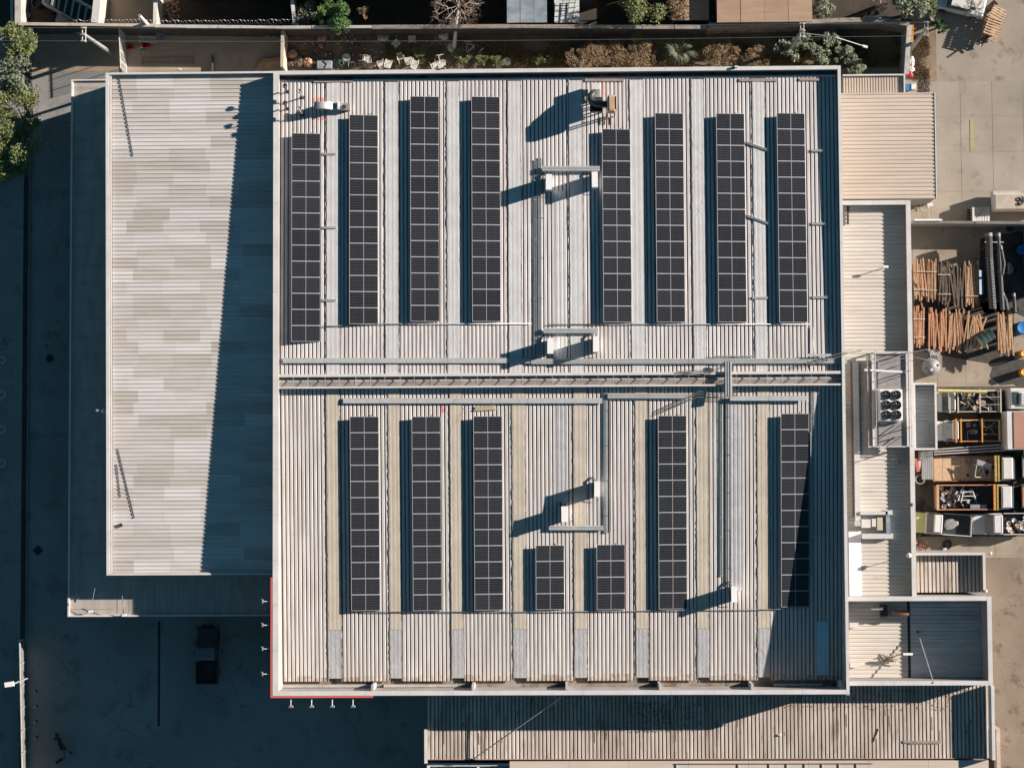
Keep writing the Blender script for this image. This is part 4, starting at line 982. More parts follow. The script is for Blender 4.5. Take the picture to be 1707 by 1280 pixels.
wall('yard_wall', 'pale grey double wall beside the leftmost backyard', ((30,38),(30,-40)), 2.2, .45, 'wall', 'parapet_in')
wall('yard_wall', 'bright wide white wall beside the wrecked van', ((158,38),(166,-40)), 2.8, .55, 'cream_wall', 'parapet')
wall('yard_wall', 'white wall running north between two backyards near the turquoise pole', ((258,41),(260,-40)), 2.4, .24, 'cream_wall', 'parapet')
wall('yard_wall', 'crooked white wall running north left of the bright green tree', ((491,44),(489,20),(484,-30)), 2.2, .22, 'cream_wall', 'parapet')
wall('yard_wall', 'low grey wall beside the rows of timber, casting a wide shadow', ((1523,370),(1780,372)), 2.1, .16, 'cream_wall', 'kerb')
wall('yard_wall', 'unseen boundary wall north of the backyards, sized for the shade it casts', ((300,-22),(850,-24)), 3.4, .3, 'blockwall', 'blockwall')  # out-of-view wall, height set by the shade it throws on the backyards
wall('yard_wall', 'dark garden wall north of the east bushes', ((990,-26),(1060,-27)), 3.4, .3, 'blockwall', 'blockwall')
# razor wire loops on the wall
for lb, a, b, y in (('coil of wire loops on top of the wall near the white van', 125, 256, 41), ('coil of wire loops on top of the wall east of the turquoise pole', 262, 490, 42)):
    q0, q1 = P(a, y, 2.4), P(b, y, 2.4); m = MB(); n = int((q1.x-q0.x)/.32)
    for i in range(n):
        x = q0.x+(q1.x-q0.x)*i/n; r0 = random.uniform(.16,.30); pts = []
        for j in range(11):
            t_ = math.pi*2*j/10; pts.append((x+math.cos(t_)*r0*1.0+j*.03, q0.y+.1+math.sin(t_)*r0*.6, 2.6+math.sin(t_)*r0))
        m.tube(pts, .014, 3, cap=False)
    tag(m.build('razor_wire', K['galv']), lb, 'razor wire')
# backyard divisions
def fence_post_rail(name, label, a, b, h, n, k='galv', slats=True):
    pa, pb = P(a[0], a[1], h), P(b[0], b[1], h); r = thing(name, label, 'fence', (pa.x, pa.y, 0))
    MB().bar((pa.x,pa.y,h-.03),(pb.x,pb.y,h-.03),.06,.06).build('rail', K[k], r); MB().bar((pa.x,pa.y,.2),(pb.x,pb.y,.2),.06,.06).build('rail', K[k], r)
    for i in range(n+1):
        p = pa.lerp(pb, i/n); w = .018 if i % 6 else .035
        MB().box(p.x-w, p.x+w, p.y-w, p.y+w, 0, h+.05).build('picket', K[k], r)
    return r
fence_post_rail('picket_fence', 'white metal picket fence casting slanted bar shadows on the courtyard', (198,47), (201,114), 2.3, 22, 'whitepl')
# gate frame / low barred frame shadow casters near the canopy corner
fence_post_rail('picket_fence', 'dark picket fence beside the tree at the corner of the canopy', (44,98), (46,190), 1.6, 14, 'dkmetal')

# ------------------------------------------------------------------ backyard roofs and wrecks
def shed(label, px, z, k, n, axis='x', name='shed', panel='roof_sheet', gap=.02, h=.05):
    x0, x1, y0, y1 = RC(*px, z); r = thing(name, label, 'shed', ((x0+x1)/2, (y0+y1)/2, 0))
    MB().box(x0+.15, x1-.15, y0+.15, y1-.15, 0, z-.12).build('wall', K['blockwall'], r)
    for i in range(n):
        if axis == 'x': a = x0+(x1-x0)*i/n; b = x0+(x1-x0)*(i+1)/n-gap; MB().box(a, b, y0, y1, z-.1, z+random.uniform(-.02,.02)).build(panel, K[k], r)
        else: a = y0+(y1-y0)*i/n; b = y0+(y1-y0)*(i+1)/n-gap; MB().box(x0, x1, a, b, z-.1, z+random.uniform(-.02,.02)).build(panel, K[k], r)
    return r
shed('brown sheet roofed shed on the north side, wide one in three bays', (1195,-40,1354,37), 3.0, 'plank_roof', 4)
shed('low sandy brown roof slab west of the brown shed', (1120,-40,1182,34), 2.2, 'plank_roof', 2)
shed('shed with dull blue metal roof north of the weedy yard', (845,-40,912,38), 2.6, 'cloth_blue', 3)
shed('narrower blue-grey shed roof with a dark frame lying on it', (924,-40,966,38), 2.4, 'roof_g', 2)
q = P(945, 20, 2.5); t = thing('scrap_rack', 'dark tangled metal frame lying on the blue-grey shed roof', 'frame', (q.x,q.y,2.45))
for a in range(4):
    MB().bar((q.x-.6,q.y-.7+a*.45,2.55),(q.x+.7,q.y-.5+a*.4,2.62),.05,.05).build('bar', K['dkmetal'], t)
for a in range(3): MB().bar((q.x-.6+a*.5,q.y-.9,2.6),(q.x-.3+a*.5,q.y+.9,2.66),.05,.05).build('bar', K['dkmetal'], t)
# wrecked van in the leftmost backyard
c = P(118, 12, 1.2)
t = thing('wrecked_van', 'wrecked pale van shell lying slanted in the leftmost backyard', 'van', (c.x, c.y, 0))
a = R_(-30)
MB().obox((c.x,c.y,.75),(5.0,1.9,1.2),a,taper=.92).build('body', K['carwhite'], t, bevel=.1)
MB().obox((c.x-.1,c.y-.05,1.42),(3.9,1.35,.12),a).build('open_roof', K['black'], t)
for i in range(6):
    o = Vector((-1.6+i*.62, 0, 1.52)); o.rotate(Euler((0,0,a))); MB().obox((c.x+o.x,c.y+o.y,1.5),(.16,1.5,.08),a+.35).build('roof_rib', K['galv'], t)
o = Vector((.6,-1.3,.6)); o.rotate(Euler((0,0,a))); MB().obox((c.x+o.x,c.y+o.y,.9),(2.6,.75,.06),a,rx=.5).build('door_panel', K['galv'], t)
for s in (-1.5, 1.5):
    for u in (-.85,.85):
        o = Vector((s,u,.35)); o.rotate(Euler((0,0,a))); MB().cyl((c.x+o.x,c.y+o.y,.0),.34,.5,12).build('wheel', K['black'], t)
for px, py, lb, k in ((62,6,'black round tank in the leftmost backyard','black'),(44,24,'small pale basin in the leftmost backyard','galv')):
    q = P(px, py, .5); o = MB().lathe((q.x,q.y,0), [(.42,0),(.45,.7),(.38,.75),(.34,.5),(.001,.45)] if k == 'black' else [(.16,0),(.22,.2),(.18,.2),(.001,.05)], 18).build('tank' if k == 'black' else 'basin', K[k]); tag(o, lb, 'tank' if k == 'black' else 'basin')

# ------------------------------------------------------------------ utility poles and overhead wires
def pole(label, top, base, h, lean=True, arm='y', wd=.13, k='whitepl'):
    b = P(base[0], base[1], 0); a = P(top[0], top[1], h)
    r = thing('utility_pole', label, 'utility pole', (b.x, b.y, 0))
    MB().tube([b, b.lerp(a, .5), a], wd*1.5, 8, r2=wd*.9).build('pole', K['galv'] if k != 'cream_wall' else K['wall'], r)
    for s in (-.13,.13):
        MB().bar((a.x+s,a.y-.62,a.z-.2),(a.x+s,a.y+.62,a.z-.2),.05,.08).build('crossarm', K[k], r)
    for y in (-.55,-.05,.5):
        MB().box(a.x-.22,a.x+.22,a.y+y-.03,a.y+y+.05,a.z-.12,a.z-.02).build('insulator_bracket', K[k], r)
        MB().cyl((a.x,a.y+y,a.z-.02),.05,.18,8).build('insulator', K['galv'], r)
    return a
pa = pole('white utility pole with crossarm over the shaded courtyard at left', (139,57), (184,88), 8.0)
MB_ = MB(); 
pb = pole('grey utility pole with crossarm over the bushes in the east', (1338,50), (1313,88), 8.0)
pc = pole('thick grey utility pole beside the sandy verge and round bush', (1545,48), (1518,82), 8.0, k='galv')
ww = thing('overhead_wires', 'pair of thin overhead wires strung along the northern wall between the poles', 'wire', (pa.x, pa.y, 7.8))
for dy in (-.55, .5):
    ends = [Vector((pa.x-9, pa.y+dy+.2, 7.8)), Vector((pa.x, pa.y+dy, 7.95)), Vector((pb.x, pb.y+dy, 7.95)), Vector((pc.x, pc.y+dy, 7.95))]
    for e0, e1 in zip(ends, ends[1:]):
        pts = []
        for j in range(15):
            u = j/14; q = e0.lerp(e1, u); q.z -= 4*u*(1-u)*(e1-e0).length*.012; pts.append(q)
        MB().tube(pts, .016, 4).build('wire', K['wire'], ww)
q0 = pb.copy(); q1 = P(1442, 78, 5.0)
t = thing('street_light', 'slim lamp arm reaching from the eastern utility pole over the dark yard', 'street light', (q0.x,q0.y,6.5))
MB().tube([(q0.x,q0.y,7.0), q0.lerp(q1,.5)+Vector((0,0,.4)), q1], .03, 5).build('arm', K['galv'], t); MB().obox((q1.x,q1.y,q1.z),(.42,.18,.1),-.3).build('lamp_head', K['white'], t)
# turquoise and white pole seen leaning
a, b = P(233, 27, 5.5), P(258, 55, 0)
t = thing('lamp_pole', 'hollow pole painted white above and turquoise below beside the round table', 'pole', (b.x,b.y,0))
m_ = a.lerp(b,.5); MB().tube([a, m_], .12, 10, r2=.14).build('upper_pole', K['white'], t); MB().tube([m_, m_.lerp(b,.45)], .145, 10, r2=.16).build('middle_pole', K['turq'], t); MB().tube([m_.lerp(b,.45), b], .16, 10).build('lower_pole', K['dkmetal'], t)
MB().cyl((a.x,a.y,a.z+.0), .07, .012, 10).build('pole_mouth', K['black'], t)

# ------------------------------------------------------------------ courtyard objects
q0, q1 = P(230, 65, .9), P(262, 68, .9)
t = thing('ladder', 'pale aluminium ladder lying flat beside the round table in the courtyard', 'ladder', (q0.x,q0.y,.8))
for s in (-.2,.2): MB().bar((q0.x,q0.y+s,.9),(q1.x,q1.y+s,.9),.06,.08).build('side_rail', K['frame'], t)
for i in range(9): x = q0.x+(q1.x-q0.x)*(i+.5)/9; MB().box(x-.025,x+.025,q0.y-.2,q0.y+.2,.88,.92).build('rung', K['frame'], t)
q = P(267, 62, .9); t = thing('round_table', 'grey ribbed round table beside the ladder in the courtyard', 'table', (q.x,q.y,0))
MB().cyl((q.x,q.y,.85),.44,.05,24).build('table_top', K['galv'], t); MB().cyl((q.x,q.y,0),.06,.85,8).build('leg', K['dkmetal'], t)
for i in range(6): MB().box(q.x-.4+i*.14,q.x-.36+i*.14,q.y-.3,q.y+.3,.90,.92).build('slat', K['dkmetal'], t)
for lb, px, py, w_, h_ in (('red plastic crate in shade south of the ladder, larger one',243,74,.55,.45),('small red plastic crate in shade near the fence',216,78,.45,.35)):
    q = P(px, py, .4); t = thing('plastic_crate', lb, 'crate', (q.x,q.y,0)); MB().obox((q.x,q.y,.04),(w_,h_,.08),.2).build('crate_base', K['redpl'], t)
    for s in ((w_/2,0,.04,h_),(-w_/2,0,.04,h_),(0,h_/2,w_,.04),(0,-h_/2,w_,.04)):
        v = Vector((s[0],s[1],0)); v.rotate(Euler((0,0,.2))); MB().obox((q.x+v.x,q.y+v.y,.24),(s[2],s[3],.36),.2).build('crate_side', K['redpl'], t)
q = P(235, 82, .5); t = thing('bucket', 'pale bucket standing in shade below the red crates', 'bucket', (q.x,q.y,0))
MB().lathe((q.x,q.y,0),[(.001,.02),(.13,.02),(.18,.4),(.20,.4)],14).build('pail', K['whitepl'], t, smooth=True)
# scroll iron frame lying on the lit concrete
x0, x1, y0, y1 = RC(236, 95, 322, 106, .1); t = thing('scroll_grille', 'flat wrought iron frame with rings lying on lit concrete behind the west building', 'frame', ((x0+x1)/2,(y0+y1)/2,.01))
for q in ((x0,x1,y0,y0+.06),(x0,x1,y1-.06,y1),(x0,x0+.06,y0,y1),(x1-.06,x1,y0,y1)): MB().box(*q,.03,.07).build('bar', K['rust'], t)
for i in range(5): MB().ring((x0+.5+i*(x1-x0-1)/4,(y0+y1)/2,.06),.22,.018,14,4).build('ring', K['rust'], t)
x0, x1, y0, y1 = RC(352, 92, 355, 118, .5); tag(MB().box(x0,x1,y0,y1,.01,.35).build('timber_post', K['wood_d']), 'dark timber beam lying across the lit courtyard strip', 'timber')
t = thing('plank_stack', 'stack of orange-brown planks leaning in the courtyard corner beside the white wall', 'planks', P(445,108,.0))
for i in range(6):
    a, b = P(425+i*2, 116-i*3, .5), P(468, 103-i*1.5+2, .5); MB().bar((a.x,a.y,.2+i*.06),(b.x,b.y,.25+i*.06),.14,.04).build('plank', K['wood'], t)
for lb, px in (('curved pale pipe scrap in the courtyard, left one',444),('curved pale pipe scrap in the courtyard, right one',456)):
    q = P(px, 59, .3); tag(MB().tube([(q.x-.2,q.y+.15,.1),(q.x-.1,q.y-.1,.1),(q.x+.1,q.y-.12,.12),(q.x+.2,q.y+.1,.2)],.04,6).build('pipe_scrap', K['whitepl']), lb, 'pipe')

# ------------------------------------------------------------------ plastic chairs and junk in the weedy yard
def chair():
    r = thing('plastic_chair', 'x', 'chair', (0,0,0), 'white plastic chairs thrown in the weedy yard')
    m = MB()
    pts = [(-.22,-.24),(.22,-.24),(.25,.20),(-.25,.20)]
    m.hexa([(-.22,-.24,.41),(.22,-.24,.41),(.25,.22,.43),(-.25,.22,.43),(-.22,-.24,.44),(.22,-.24,.44),(.25,.22,.46),(-.25,.22,.46)]); m.build('seat', K['whitepl'], r)
    m = MB()
    for i in range(5):
        x = -.2+i*.1; m.hexa([(x-.025,-.26,.46),(x+.025,-.26,.46),(x+.025,-.23,.46),(x-.025,-.23,.46),(x-.02,-.38,.80),(x+.02,-.38,.80),(x+.02,-.35,.80),(x-.02,-.35,.80)])
    m.bar((-.24,-.37,.82),(.24,-.37,.82),.05,.08); m.build('backrest', K['whitepl'], r)
    for s in (-1,1):
        m = MB().bar((s*.24,-.34,.66),(s*.28,.16,.64),.06,.03); m.bar((s*.28,.16,.64),(s*.26,.2,.44),.05,.03); m.build('armrest', K['whitepl'], r)
        for y in (-.22,.2): MB().bar((s*.22,y,.43),(s*.27,y*1.2,.0),.05,.05).build('leg', K['whitepl'], r)
    return r
ch = chair(); random.seed(5)
def chair_at(px, py, rz, lb, tip=None, s=1.0):
    q = P(px, py, .5); c = place(ch, (q.x, q.y, .02), R_(rz), lb, s*1.0)
    if tip: c.rotation_euler = (R_(tip[0]), R_(tip[1]), R_(rz)); c.location.z = .05+.25*abs(math.sin(R_(tip[0])))+.28*abs(math.sin(R_(tip[1])))
for q in ((659,72,45,'lone white plastic chair turned diagonally on the dark ground above the dry grass'),
          (687,64,0,'lone white plastic chair facing the warehouse, topmost of the chairs'),
          (600,98,85,'white plastic chair on its side, leftmost of the chair heap',(70,10)),
          (611,96,-10,'white plastic chair standing next to the leftmost overturned one'),
          (634,103,20,'white plastic chair heaped against the wall, left of the stacked pair',(20,0)),
          (647,103,-15,'white plastic chair of the stacked pair against the wall',(15,8)),
          (671,105,200,'dusty white plastic chair lying on its back near the wall',(60,0)),
          (681,99,10,'white plastic chair in the middle of the heap, upper one',(10,0)),
          (691,102,-20,'white plastic chair in the middle of the heap, lower one',(25,15)),
          (721,104,30,'white plastic chair tilted at the right part of the heap',(40,0)),
          (740,96,-80,'white plastic chair lying flat right of the heap, upper one',(80,0)),
          (737,108,0,'white plastic chair half under the parapet light',(0,0))):
    chair_at(*q)
erase(ch)
def blob(name, label, px, py, r, z, k, cat, sy=1.0, rz=0, h=.3):
    q = P(px, py, z); m = MB(); n = 18; prof = [(.001,.8),(.5,.9),(.85,.75),(1,.45),(.95,0)]
    for i, (rr, zz) in enumerate(prof):
        for j in range(n):
            t_ = 2*math.pi*j/n; w = 1+.10*math.sin(3*t_+px)+.06*math.sin(7*t_); x = rr*r*w*math.cos(t_); y = rr*r*sy*w*math.sin(t_)
            m.v.append((q.x+x*math.cos(rz)-y*math.sin(rz), q.y+x*math.sin(rz)+y*math.cos(rz), .02+zz*h*(1+.15*math.sin(5*t_+i))))
    for i in range(len(prof)-1):
        for j in range(n): m.f.append((i*n+j, i*n+(j+1)%n, (i+1)*n+(j+1)%n, (i+1)*n+j)); m.m.append(0)
    return tag(m.build(name, K[k], smooth=True), label, cat)
blob('plastic_sheet', 'crumpled pale plastic sheet lying in the dark weedy yard', 638, 61, .50, .3, 'galv', 'plastic sheet', .8, 0)
blob('plastic_sheet', 'narrow pale strip of plastic beside the crumpled sheet', 627, 52, .42, .3, 'galv', 'plastic sheet', .35, R_(-25), .15)
blob('boulder', 'large pale round boulder right under the bare tree', 739, 57, .46, .4, 'parapet_in', 'boulder', 1.05, 0, .7)
blob('tree_stump_slab', 'pale oval slab beside the white trunk', 752, 78, .30, .2, 'parapet_in', 'slab', 1.6, 0, .2)
for i, (px, py, r_, k) in enumerate(((487,90,.5,'rust'),(497,103,.55,'wood_d'),(513,104,.5,'rust'),(484,107,.35,'wood_d'),(537,63,.42,'rust'),(535,76,.24,'terra'))):
    blob('rubbish_heap', ('brownish rubbish heap at the left wall, highest one','brownish rubbish heap near the left wall, middle one','brown rubbish heap against the warehouse wall','small brown rubbish heap in the left corner of the weedy yard','rust brown rubbish pile below the bright green tree','small pale orange rubbish lump below the rust brown pile')[i], px, py, r_, .2, k, 'rubbish heap', .8, i, .4)
q0, q1 = P(529,108,.5), P(553,108,.5); t = thing('sheet_box', 'pale blue-grey box with dark cord against the warehouse wall', 'box', (q0.x,q0.y,0))
MB().box(q0.x,q1.x,q0.y-.35,q0.y+.3,0,.6).build('box_body', K['cloth_blue'], t); MB().tube([(q0.x+.5,q0.y+.3,.63),(q0.x+.8,q0.y,.63),(q0.x+.6,q0.y-.35,.63)],.03,5).build('cord', K['black'], t)
q = P(568,105,.3); t = thing('hose_coil', 'dark green coiled hose lying against the warehouse wall', 'hose', (q.x,q.y,0))
for i in range(6): MB().ring((q.x+random.uniform(-.05,.05),q.y+random.uniform(-.05,.05),.06+i*.06),.36-.04*i,.035,18,5).build('coil', mat('green_hose%d'%i,(.08,.16,.13),(.06,.12,.10),.5), t)
q = P(577,96,.3); tag(MB().lathe((q.x,q.y,0),[(.32,0),(.36,.25),(.30,.27),(.001,.2)],18).build('basin', K['parapet_in']), 'grey round basin above the coiled hose', 'basin')
q = P(845,103,.2); tag(MB().lathe((q.x,q.y,0),[(.30,0),(.34,.25),(.28,.26),(.001,.22)],18).build('basin', K['parapet_in']), 'grey round basin alone in the weedy yard east of the chairs', 'basin')
t = thing('scrap_rack', 'dark bent metal frame below the bright green tree', 'frame', P(560,66,0))
for a, b in (((551,62),(560,74)),((560,74),(572,66)),((551,62),(565,57)),((565,57),(572,66)),((572,60),(580,72))):
    p, q = P(*a,.4), P(*b,.4); MB().bar((p.x,p.y,.3),(q.x,q.y,.5),.05,.05).build('bar', K['galv'], t)
t = thing('scrap_rack', 'pale bent chair frame right of the white tree trunk', 'frame', P(785,75,0))
for a, b in (((777,72),(790,76)),((790,76),(779,88)),((779,72),(777,86)),((797,88),(806,80)),((783,84),(790,78)),((773,68),(786,70))):
    p, q = P(*a,.4), P(*b,.4); MB().bar((p.x,p.y,.2),(q.x,q.y,.4),.06,.06).build('bar', K['whitepl'], t)
t = thing('scrap_rack', 'thin pale wire frame standing left of the boulder', 'frame', P(727,60,0))
for a, b in (((726,46),(726,68)),((726,68),(719,74)),((726,68),(735,74))):
    p, q = P(*a,.6), P(*b,.6); MB().bar((p.x,p.y,.6),(q.x,q.y,.6),.04,.04).build('bar', K['galv'], t)
t = thing('scrap_rack', 'small square dark metal frame between hose and chairs', 'frame', P(587,107,0))
for a, b in (((581,104),(592,104)),((592,104),(592,112)),((581,104),(581,112))):
    p, q = P(*a,.4), P(*b,.4); MB().bar((p.x,p.y,.4),(q.x,q.y,.4),.05,.05).build('bar', K['frame'], t)

# ------------------------------------------------------------------ vegetation
def leaves(m, c, r, n, size, flat=.8, lump=6, rnd=random, droop=0):
    cl = []
    lump *= 2
    for i in range(lump):
        t_ = rnd.uniform(0, 2*math.pi); rr = rnd.uniform(.15,.85); el = rnd.uniform(-.2, 1)
        cl.append((c[0]+math.cos(t_)*rr*r[0], c[1]+math.sin(t_)*rr*r[1], c[2]+el*r[2]*(1-rr*.6), rnd.uniform(.13,.38)))
    for i in range(n):
        k = rnd.choice(cl); d = Vector((rnd.gauss(0,1), rnd.gauss(0,1), rnd.gauss(0,1))).normalized()*(rnd.random()**.45)
        p = Vector((k[0]+d.x*k[3]*r[0], k[1]+d.y*k[3]*r[1], k[2]+d.z*k[3]*r[2]*flat))
        if p.z < .05: p.z = .05
        a = Vector((rnd.gauss(0,1), rnd.gauss(0,1), rnd.gauss(0,.5))).normalized(); b = a.cross(Vector((rnd.gauss(0,.5), rnd.gauss(0,.5), 1))).normalized()
        s = size*rnd.uniform(.6,1.3); l = a*s; w = b*s*.35
        m.quad(p-l, p+w, p+l, p-w)
def tree(label, px, py, h, r, k, n=3500, size=.13, lump=9, name='tree', cat='tree', base=None, flat=.8):
    q = P(px, py, h*.7); b = P(*base, 0) if base else Vector((q.x, q.y, 0))
    t = thing(name, label, cat, (b.x, b.y, 0))
    tr = MB().tube([(b.x,b.y,0),((b.x*2+q.x)/3+.05,(b.y*2+q.y)/3,h*.35),(q.x,q.y,h*.75)], .05+h*.022, 7, r2=.03)
    for i in range(9):
        a = random.uniform(0,6.28); e = random.uniform(.4,.9)
        tr.tube([(b.x+(q.x-b.x)*.5,b.y+(q.y-b.y)*.5,h*random.uniform(.25,.5)),(q.x+math.cos(a)*r*.4,q.y+math.sin(a)*r*.4,h*.6),(q.x+math.cos(a)*r*e,q.y+math.sin(a)*r*e,h*random.uniform(.6,.95))],.05,5,r2=.012)
    tr.build('trunk', K['bark'], t)
    m = MB(); leaves(m, (q.x,q.y,h*.62), (r,r,h*.38), n, size, flat, lump); m.build('crown', K[k], t)
    return t
random.seed(11)
tree('leafy green tree, highest crown at the left edge beside the wall end', 20, 72, 5.0, 1.9, 'leaf_o', 5200, .13, 12)
tree('greyish bushy tree below the highest crown at the left edge', 22, 135, 5.0, 2.3, 'leaf_p', 6200, .13, 14)
tree('olive green tree leaning over the kerb, middle of the left edge', 26, 188, 5.2, 2.5, 'leaf_o', 6800, .12, 11)
tree('green tree with spreading tips, lowest crown at the left edge', 18, 246, 5.5, 2.8, 'leaf_o', 7200, .12, 12)
tree('grey-green shrub at the very left edge below the tree group', 2, 225, 4.5, 2.1, 'leaf_p', 3000, .12, 9)
tree('bright green bushy tree leaning over the northern wall', 559, 23, 4.2, 1.65, 'leaf_g', 6800, .10, 11)
tree('brown withered shrub right of the bright green tree', 605, 20, 2.5, .6, 'leaf_b', 900, .09, 5, 'shrub', 'shrub')
tree('dusty olive shrub left of the bright green tree', 512, 22, 2.5, 1.2, 'leaf_p', 1500, .10, 6, 'shrub', 'shrub')
tree('large olive tree north of the wall between blue shed and sandy roof', 1072, -6, 4.5, 2.6, 'leaf_o', 7000, .12, 12)
tree('small tree with dry brown leaves right of the large olive tree', 1130, 8, 3.5, 1.3, 'leaf_b', 1800, .10, 8)
tree('light green shrub squeezed between brown shed and dark yard', 1371, 10, 3.0, 1.1, 'leaf_p', 2400, .11, 8, 'shrub', 'shrub')
tree('grey-green conifer tips over the north east corner wall', 1518, 12, 4.0, 1.5, 'leaf_p', 2200, .14, 8)
tree('round dark green bush on the sandy verge beside the thick pole', 1566, 42, 1.8, .72, 'leaf_g', 2200, .09, 8, 'bush', 'bush')
tree('dark shrub at the top right beside the parked car', 1548, 5, 2.5, 1.1, 'leaf_o', 1500, .1, 6, 'shrub', 'shrub')
for i, (px, py, r_, lb) in enumerate(((1345,72,1.35,'bushy grey-green shrub right below the eastern utility pole'),(1385,66,1.15,'grey-green shrub right of the pole bush in the dark yard'),(1312,82,1.1,'grey-green shrub left of the pole bush'),(1408,92,1.05,'low grey-green shrub, right one of the dark yard bushes'),(1430,112,.95,'grey-green shrub touching the lean-to roof in the dark yard'),(1370,98,1.1,'grey-green shrub touching the warehouse wall below the pole bush'))):
    tree(lb, px, py, 2.2, r_, 'leaf_p', 1900, .12, 7, 'shrub', 'shrub')
for i, (px, py, r_, lb) in enumerate(((1000,95,1.5,'dry brown bush against the north parapet, left one'),(1062,90,1.5,'dry brown bush against the north parapet left of the palm'),(1205,98,1.4,'dry brown bush right of the palm'),(965,103,.9,'small dry brown bush at the far left of the dry bushes'),(1255,103,1.0,'low dry grassy bush near the white parapet light'))):
    tree(lb, px, py, 1.7, r_*1.45, 'leaf_b', 4800, .065, 15, 'bush', 'bush')
for lb, px, py in (('low green weed clump right of the bent chair frame',800,98),('low green weed clump beside the lone grey basin',828,102),('low green weed clump at the foot of the white tree trunk',768,96),('low green weed clump left of the dry brown bushes',905,98),('thin green weed clump in the middle of the dry grass',700,84)):
    tree(lb, px, py, .6, .75, 'leaf_o', 1100, .06, 7, 'weed_clump', 'weeds')
def bare_tree(label, px, py, base, h, r, seed, n0=9, k='twig'):
    rr = random.Random(seed); q = P(px, py, h*.6); b = P(*base, 0)
    t = thing('bare_tree', label, 'tree', (b.x, b.y, 0))
    MB().tube([(b.x,b.y,0),((b.x+q.x)/2,(b.y+q.y)/2,h*.35),(q.x,q.y,h*.6)], .17, 8, r2=.09).build('trunk', K['whitepl'] if k == 'twig' else K['bark'], t)
    m = MB()
    def br(p, d, L, r0, dep):
        p2 = p + d*L; m.tube([p, p.lerp(p2,.5)+Vector((rr.gauss(0,.06),rr.gauss(0,.06),rr.gauss(0,.05)))*L, p2], r0, 4 if dep < 2 else 3, r2=r0*.6)
        if dep >= 4: return
        for i in range(3):
            nd = (d+Vector((rr.gauss(0,.6),rr.gauss(0,.6),rr.gauss(.05,.4)))).normalized(); br(p2.lerp(p, rr.uniform(0,.5)), nd, L*rr.uniform(.55,.8), r0*.6, dep+1)
    for i in range(n0):
        a = 2*math.pi*i/n0+rr.uniform(-.3,.3); br(Vector((q.x,q.y,h*.55)), Vector((math.cos(a),math.sin(a),rr.uniform(.1,.7))).normalized(), r*.38, .035, 0)
    m.build('branches', K[k], t)
bare_tree('leafless tree with dense tangled pale twigs and white trunk behind the chairs', 764, 8, (757,80), 4.5, 3.0, 3, 15)
bare_tree('small leafless tree in the dark backyard at the upper right', 1470, 8, (1466,10), 3.0, 1.0, 5, 7)
bare_tree('bare scraggly tree beside the verge at the upper right', 1625, 15, (1622,14), 3.5, 1.6, 8, 7, 'bark')
# palm
q = P(1130, 88, 1.0); t = thing('palm', 'grey-green palm with arching fronds between the dry bushes', 'palm', (q.x,q.y,0))
MB().cyl((q.x,q.y,0),.18,.8,10,.14).build('trunk', K['bark'], t)
for i in range(17):
    a = 2*math.pi*i/17+random.uniform(-.15,.15); L = random.uniform(1.3,2.3); m = MB(); pts = []
    for j in range(9):
        u = j/8; pts.append(Vector((q.x+math.cos(a)*L*u*(.5 if math.sin(a)<-.4 else 1), q.y+math.sin(a)*L*u*(.55 if math.sin(a)<-.3 else 1), .8+1.2*math.sin(u*2.6)*.8-u*.6)))
    for p, p2 in zip(pts, pts[1:]):
        d = (p2-p).normalized(); s = d.cross(Vector((0,0,1))).normalized()
        for e in (-1,1):
            for w in (0,.5):
                o = p.lerp(p2,w); tip = o+s*e*.24+d*.18-Vector((0,0,.06)); m.quad(o-d*.012, o+d*.022, tip+d*.01, tip-d*.01)
    m.tube(pts, .015, 4); m.build('frond', K['leaf_p'], t)
# grass and litter as stuff
def scatter(name, px, n, k, hgt, m=None, kind='stuff'):
    x0, x1, y0, y1 = RC(*px, 0); m = MB()
    for i in range(n):
        x = random.uniform(x0,x1); y = random.uniform(y0,y1)
        if math.sin(x*1.3)+math.sin(y*2.1+x*.7) < random.uniform(-1.2,.6): continue
        a = random.uniform(0,6.28); h = hgt*random.uniform(.4,1.2); w = .012+.02*random.random()
        dx, dy = math.cos(a)*w, math.sin(a)*w
        m.v += [(x-dx,y-dy,0.01),(x+dx,y+dy,0.01),(x+random.uniform(-.15,.15),y+random.uniform(-.15,.15),h)]; b = len(m.v)-3; m.f.append((b,b+1,b+2)); m.m.append(0)
    return tag(m.build(name, K[k]), kind=kind)
scatter('grass', (640,78,740,108), 9000, 'grass', .25)
scatter('grass', (800,76,960,112), 14000, 'grass', .36)
scatter('grass', (940,76,1500,114), 26000, 'grass', .42)
scatter('dry_weeds', (1520,60,1550,132), 3500, 'leaf_b', .22)
scatter('grass', (760,60,1500,80), 5000, 'leaf_o', .2)
def litter(name, px, n, k, s):
    x0, x1, y0, y1 = RC(*px, 0); m = MB()
    for i in range(n):
        x = random.uniform(x0,x1); y = random.uniform(y0,y1); m.obox((x,y,.03+random.random()*.05),(s*random.uniform(.4,1.6),s*random.uniform(.3,1),.03),random.uniform(0,3),rx=random.uniform(-.3,.3))
    return tag(m.build(name, K[k]), kind='stuff')
litter('rubble', (475,85,560,112), 160, 'wood_d', .16); litter('rubble', (560,50,720,80), 120, 'soil', .18)
litter('litter', (760,60,1000,112), 90, 'parapet_in', .06); litter('rubble', (1120,28,1190,38), 220, 'cream_wall', .08)
litter('litter', (262,5,300,38), 120, 'rust', .14); litter('litter', (480,52,720,112), 150, 'whitepl', .09); litter('twigs', (740,70,860,112), 200, 'twig', .09)
random.seed(31)
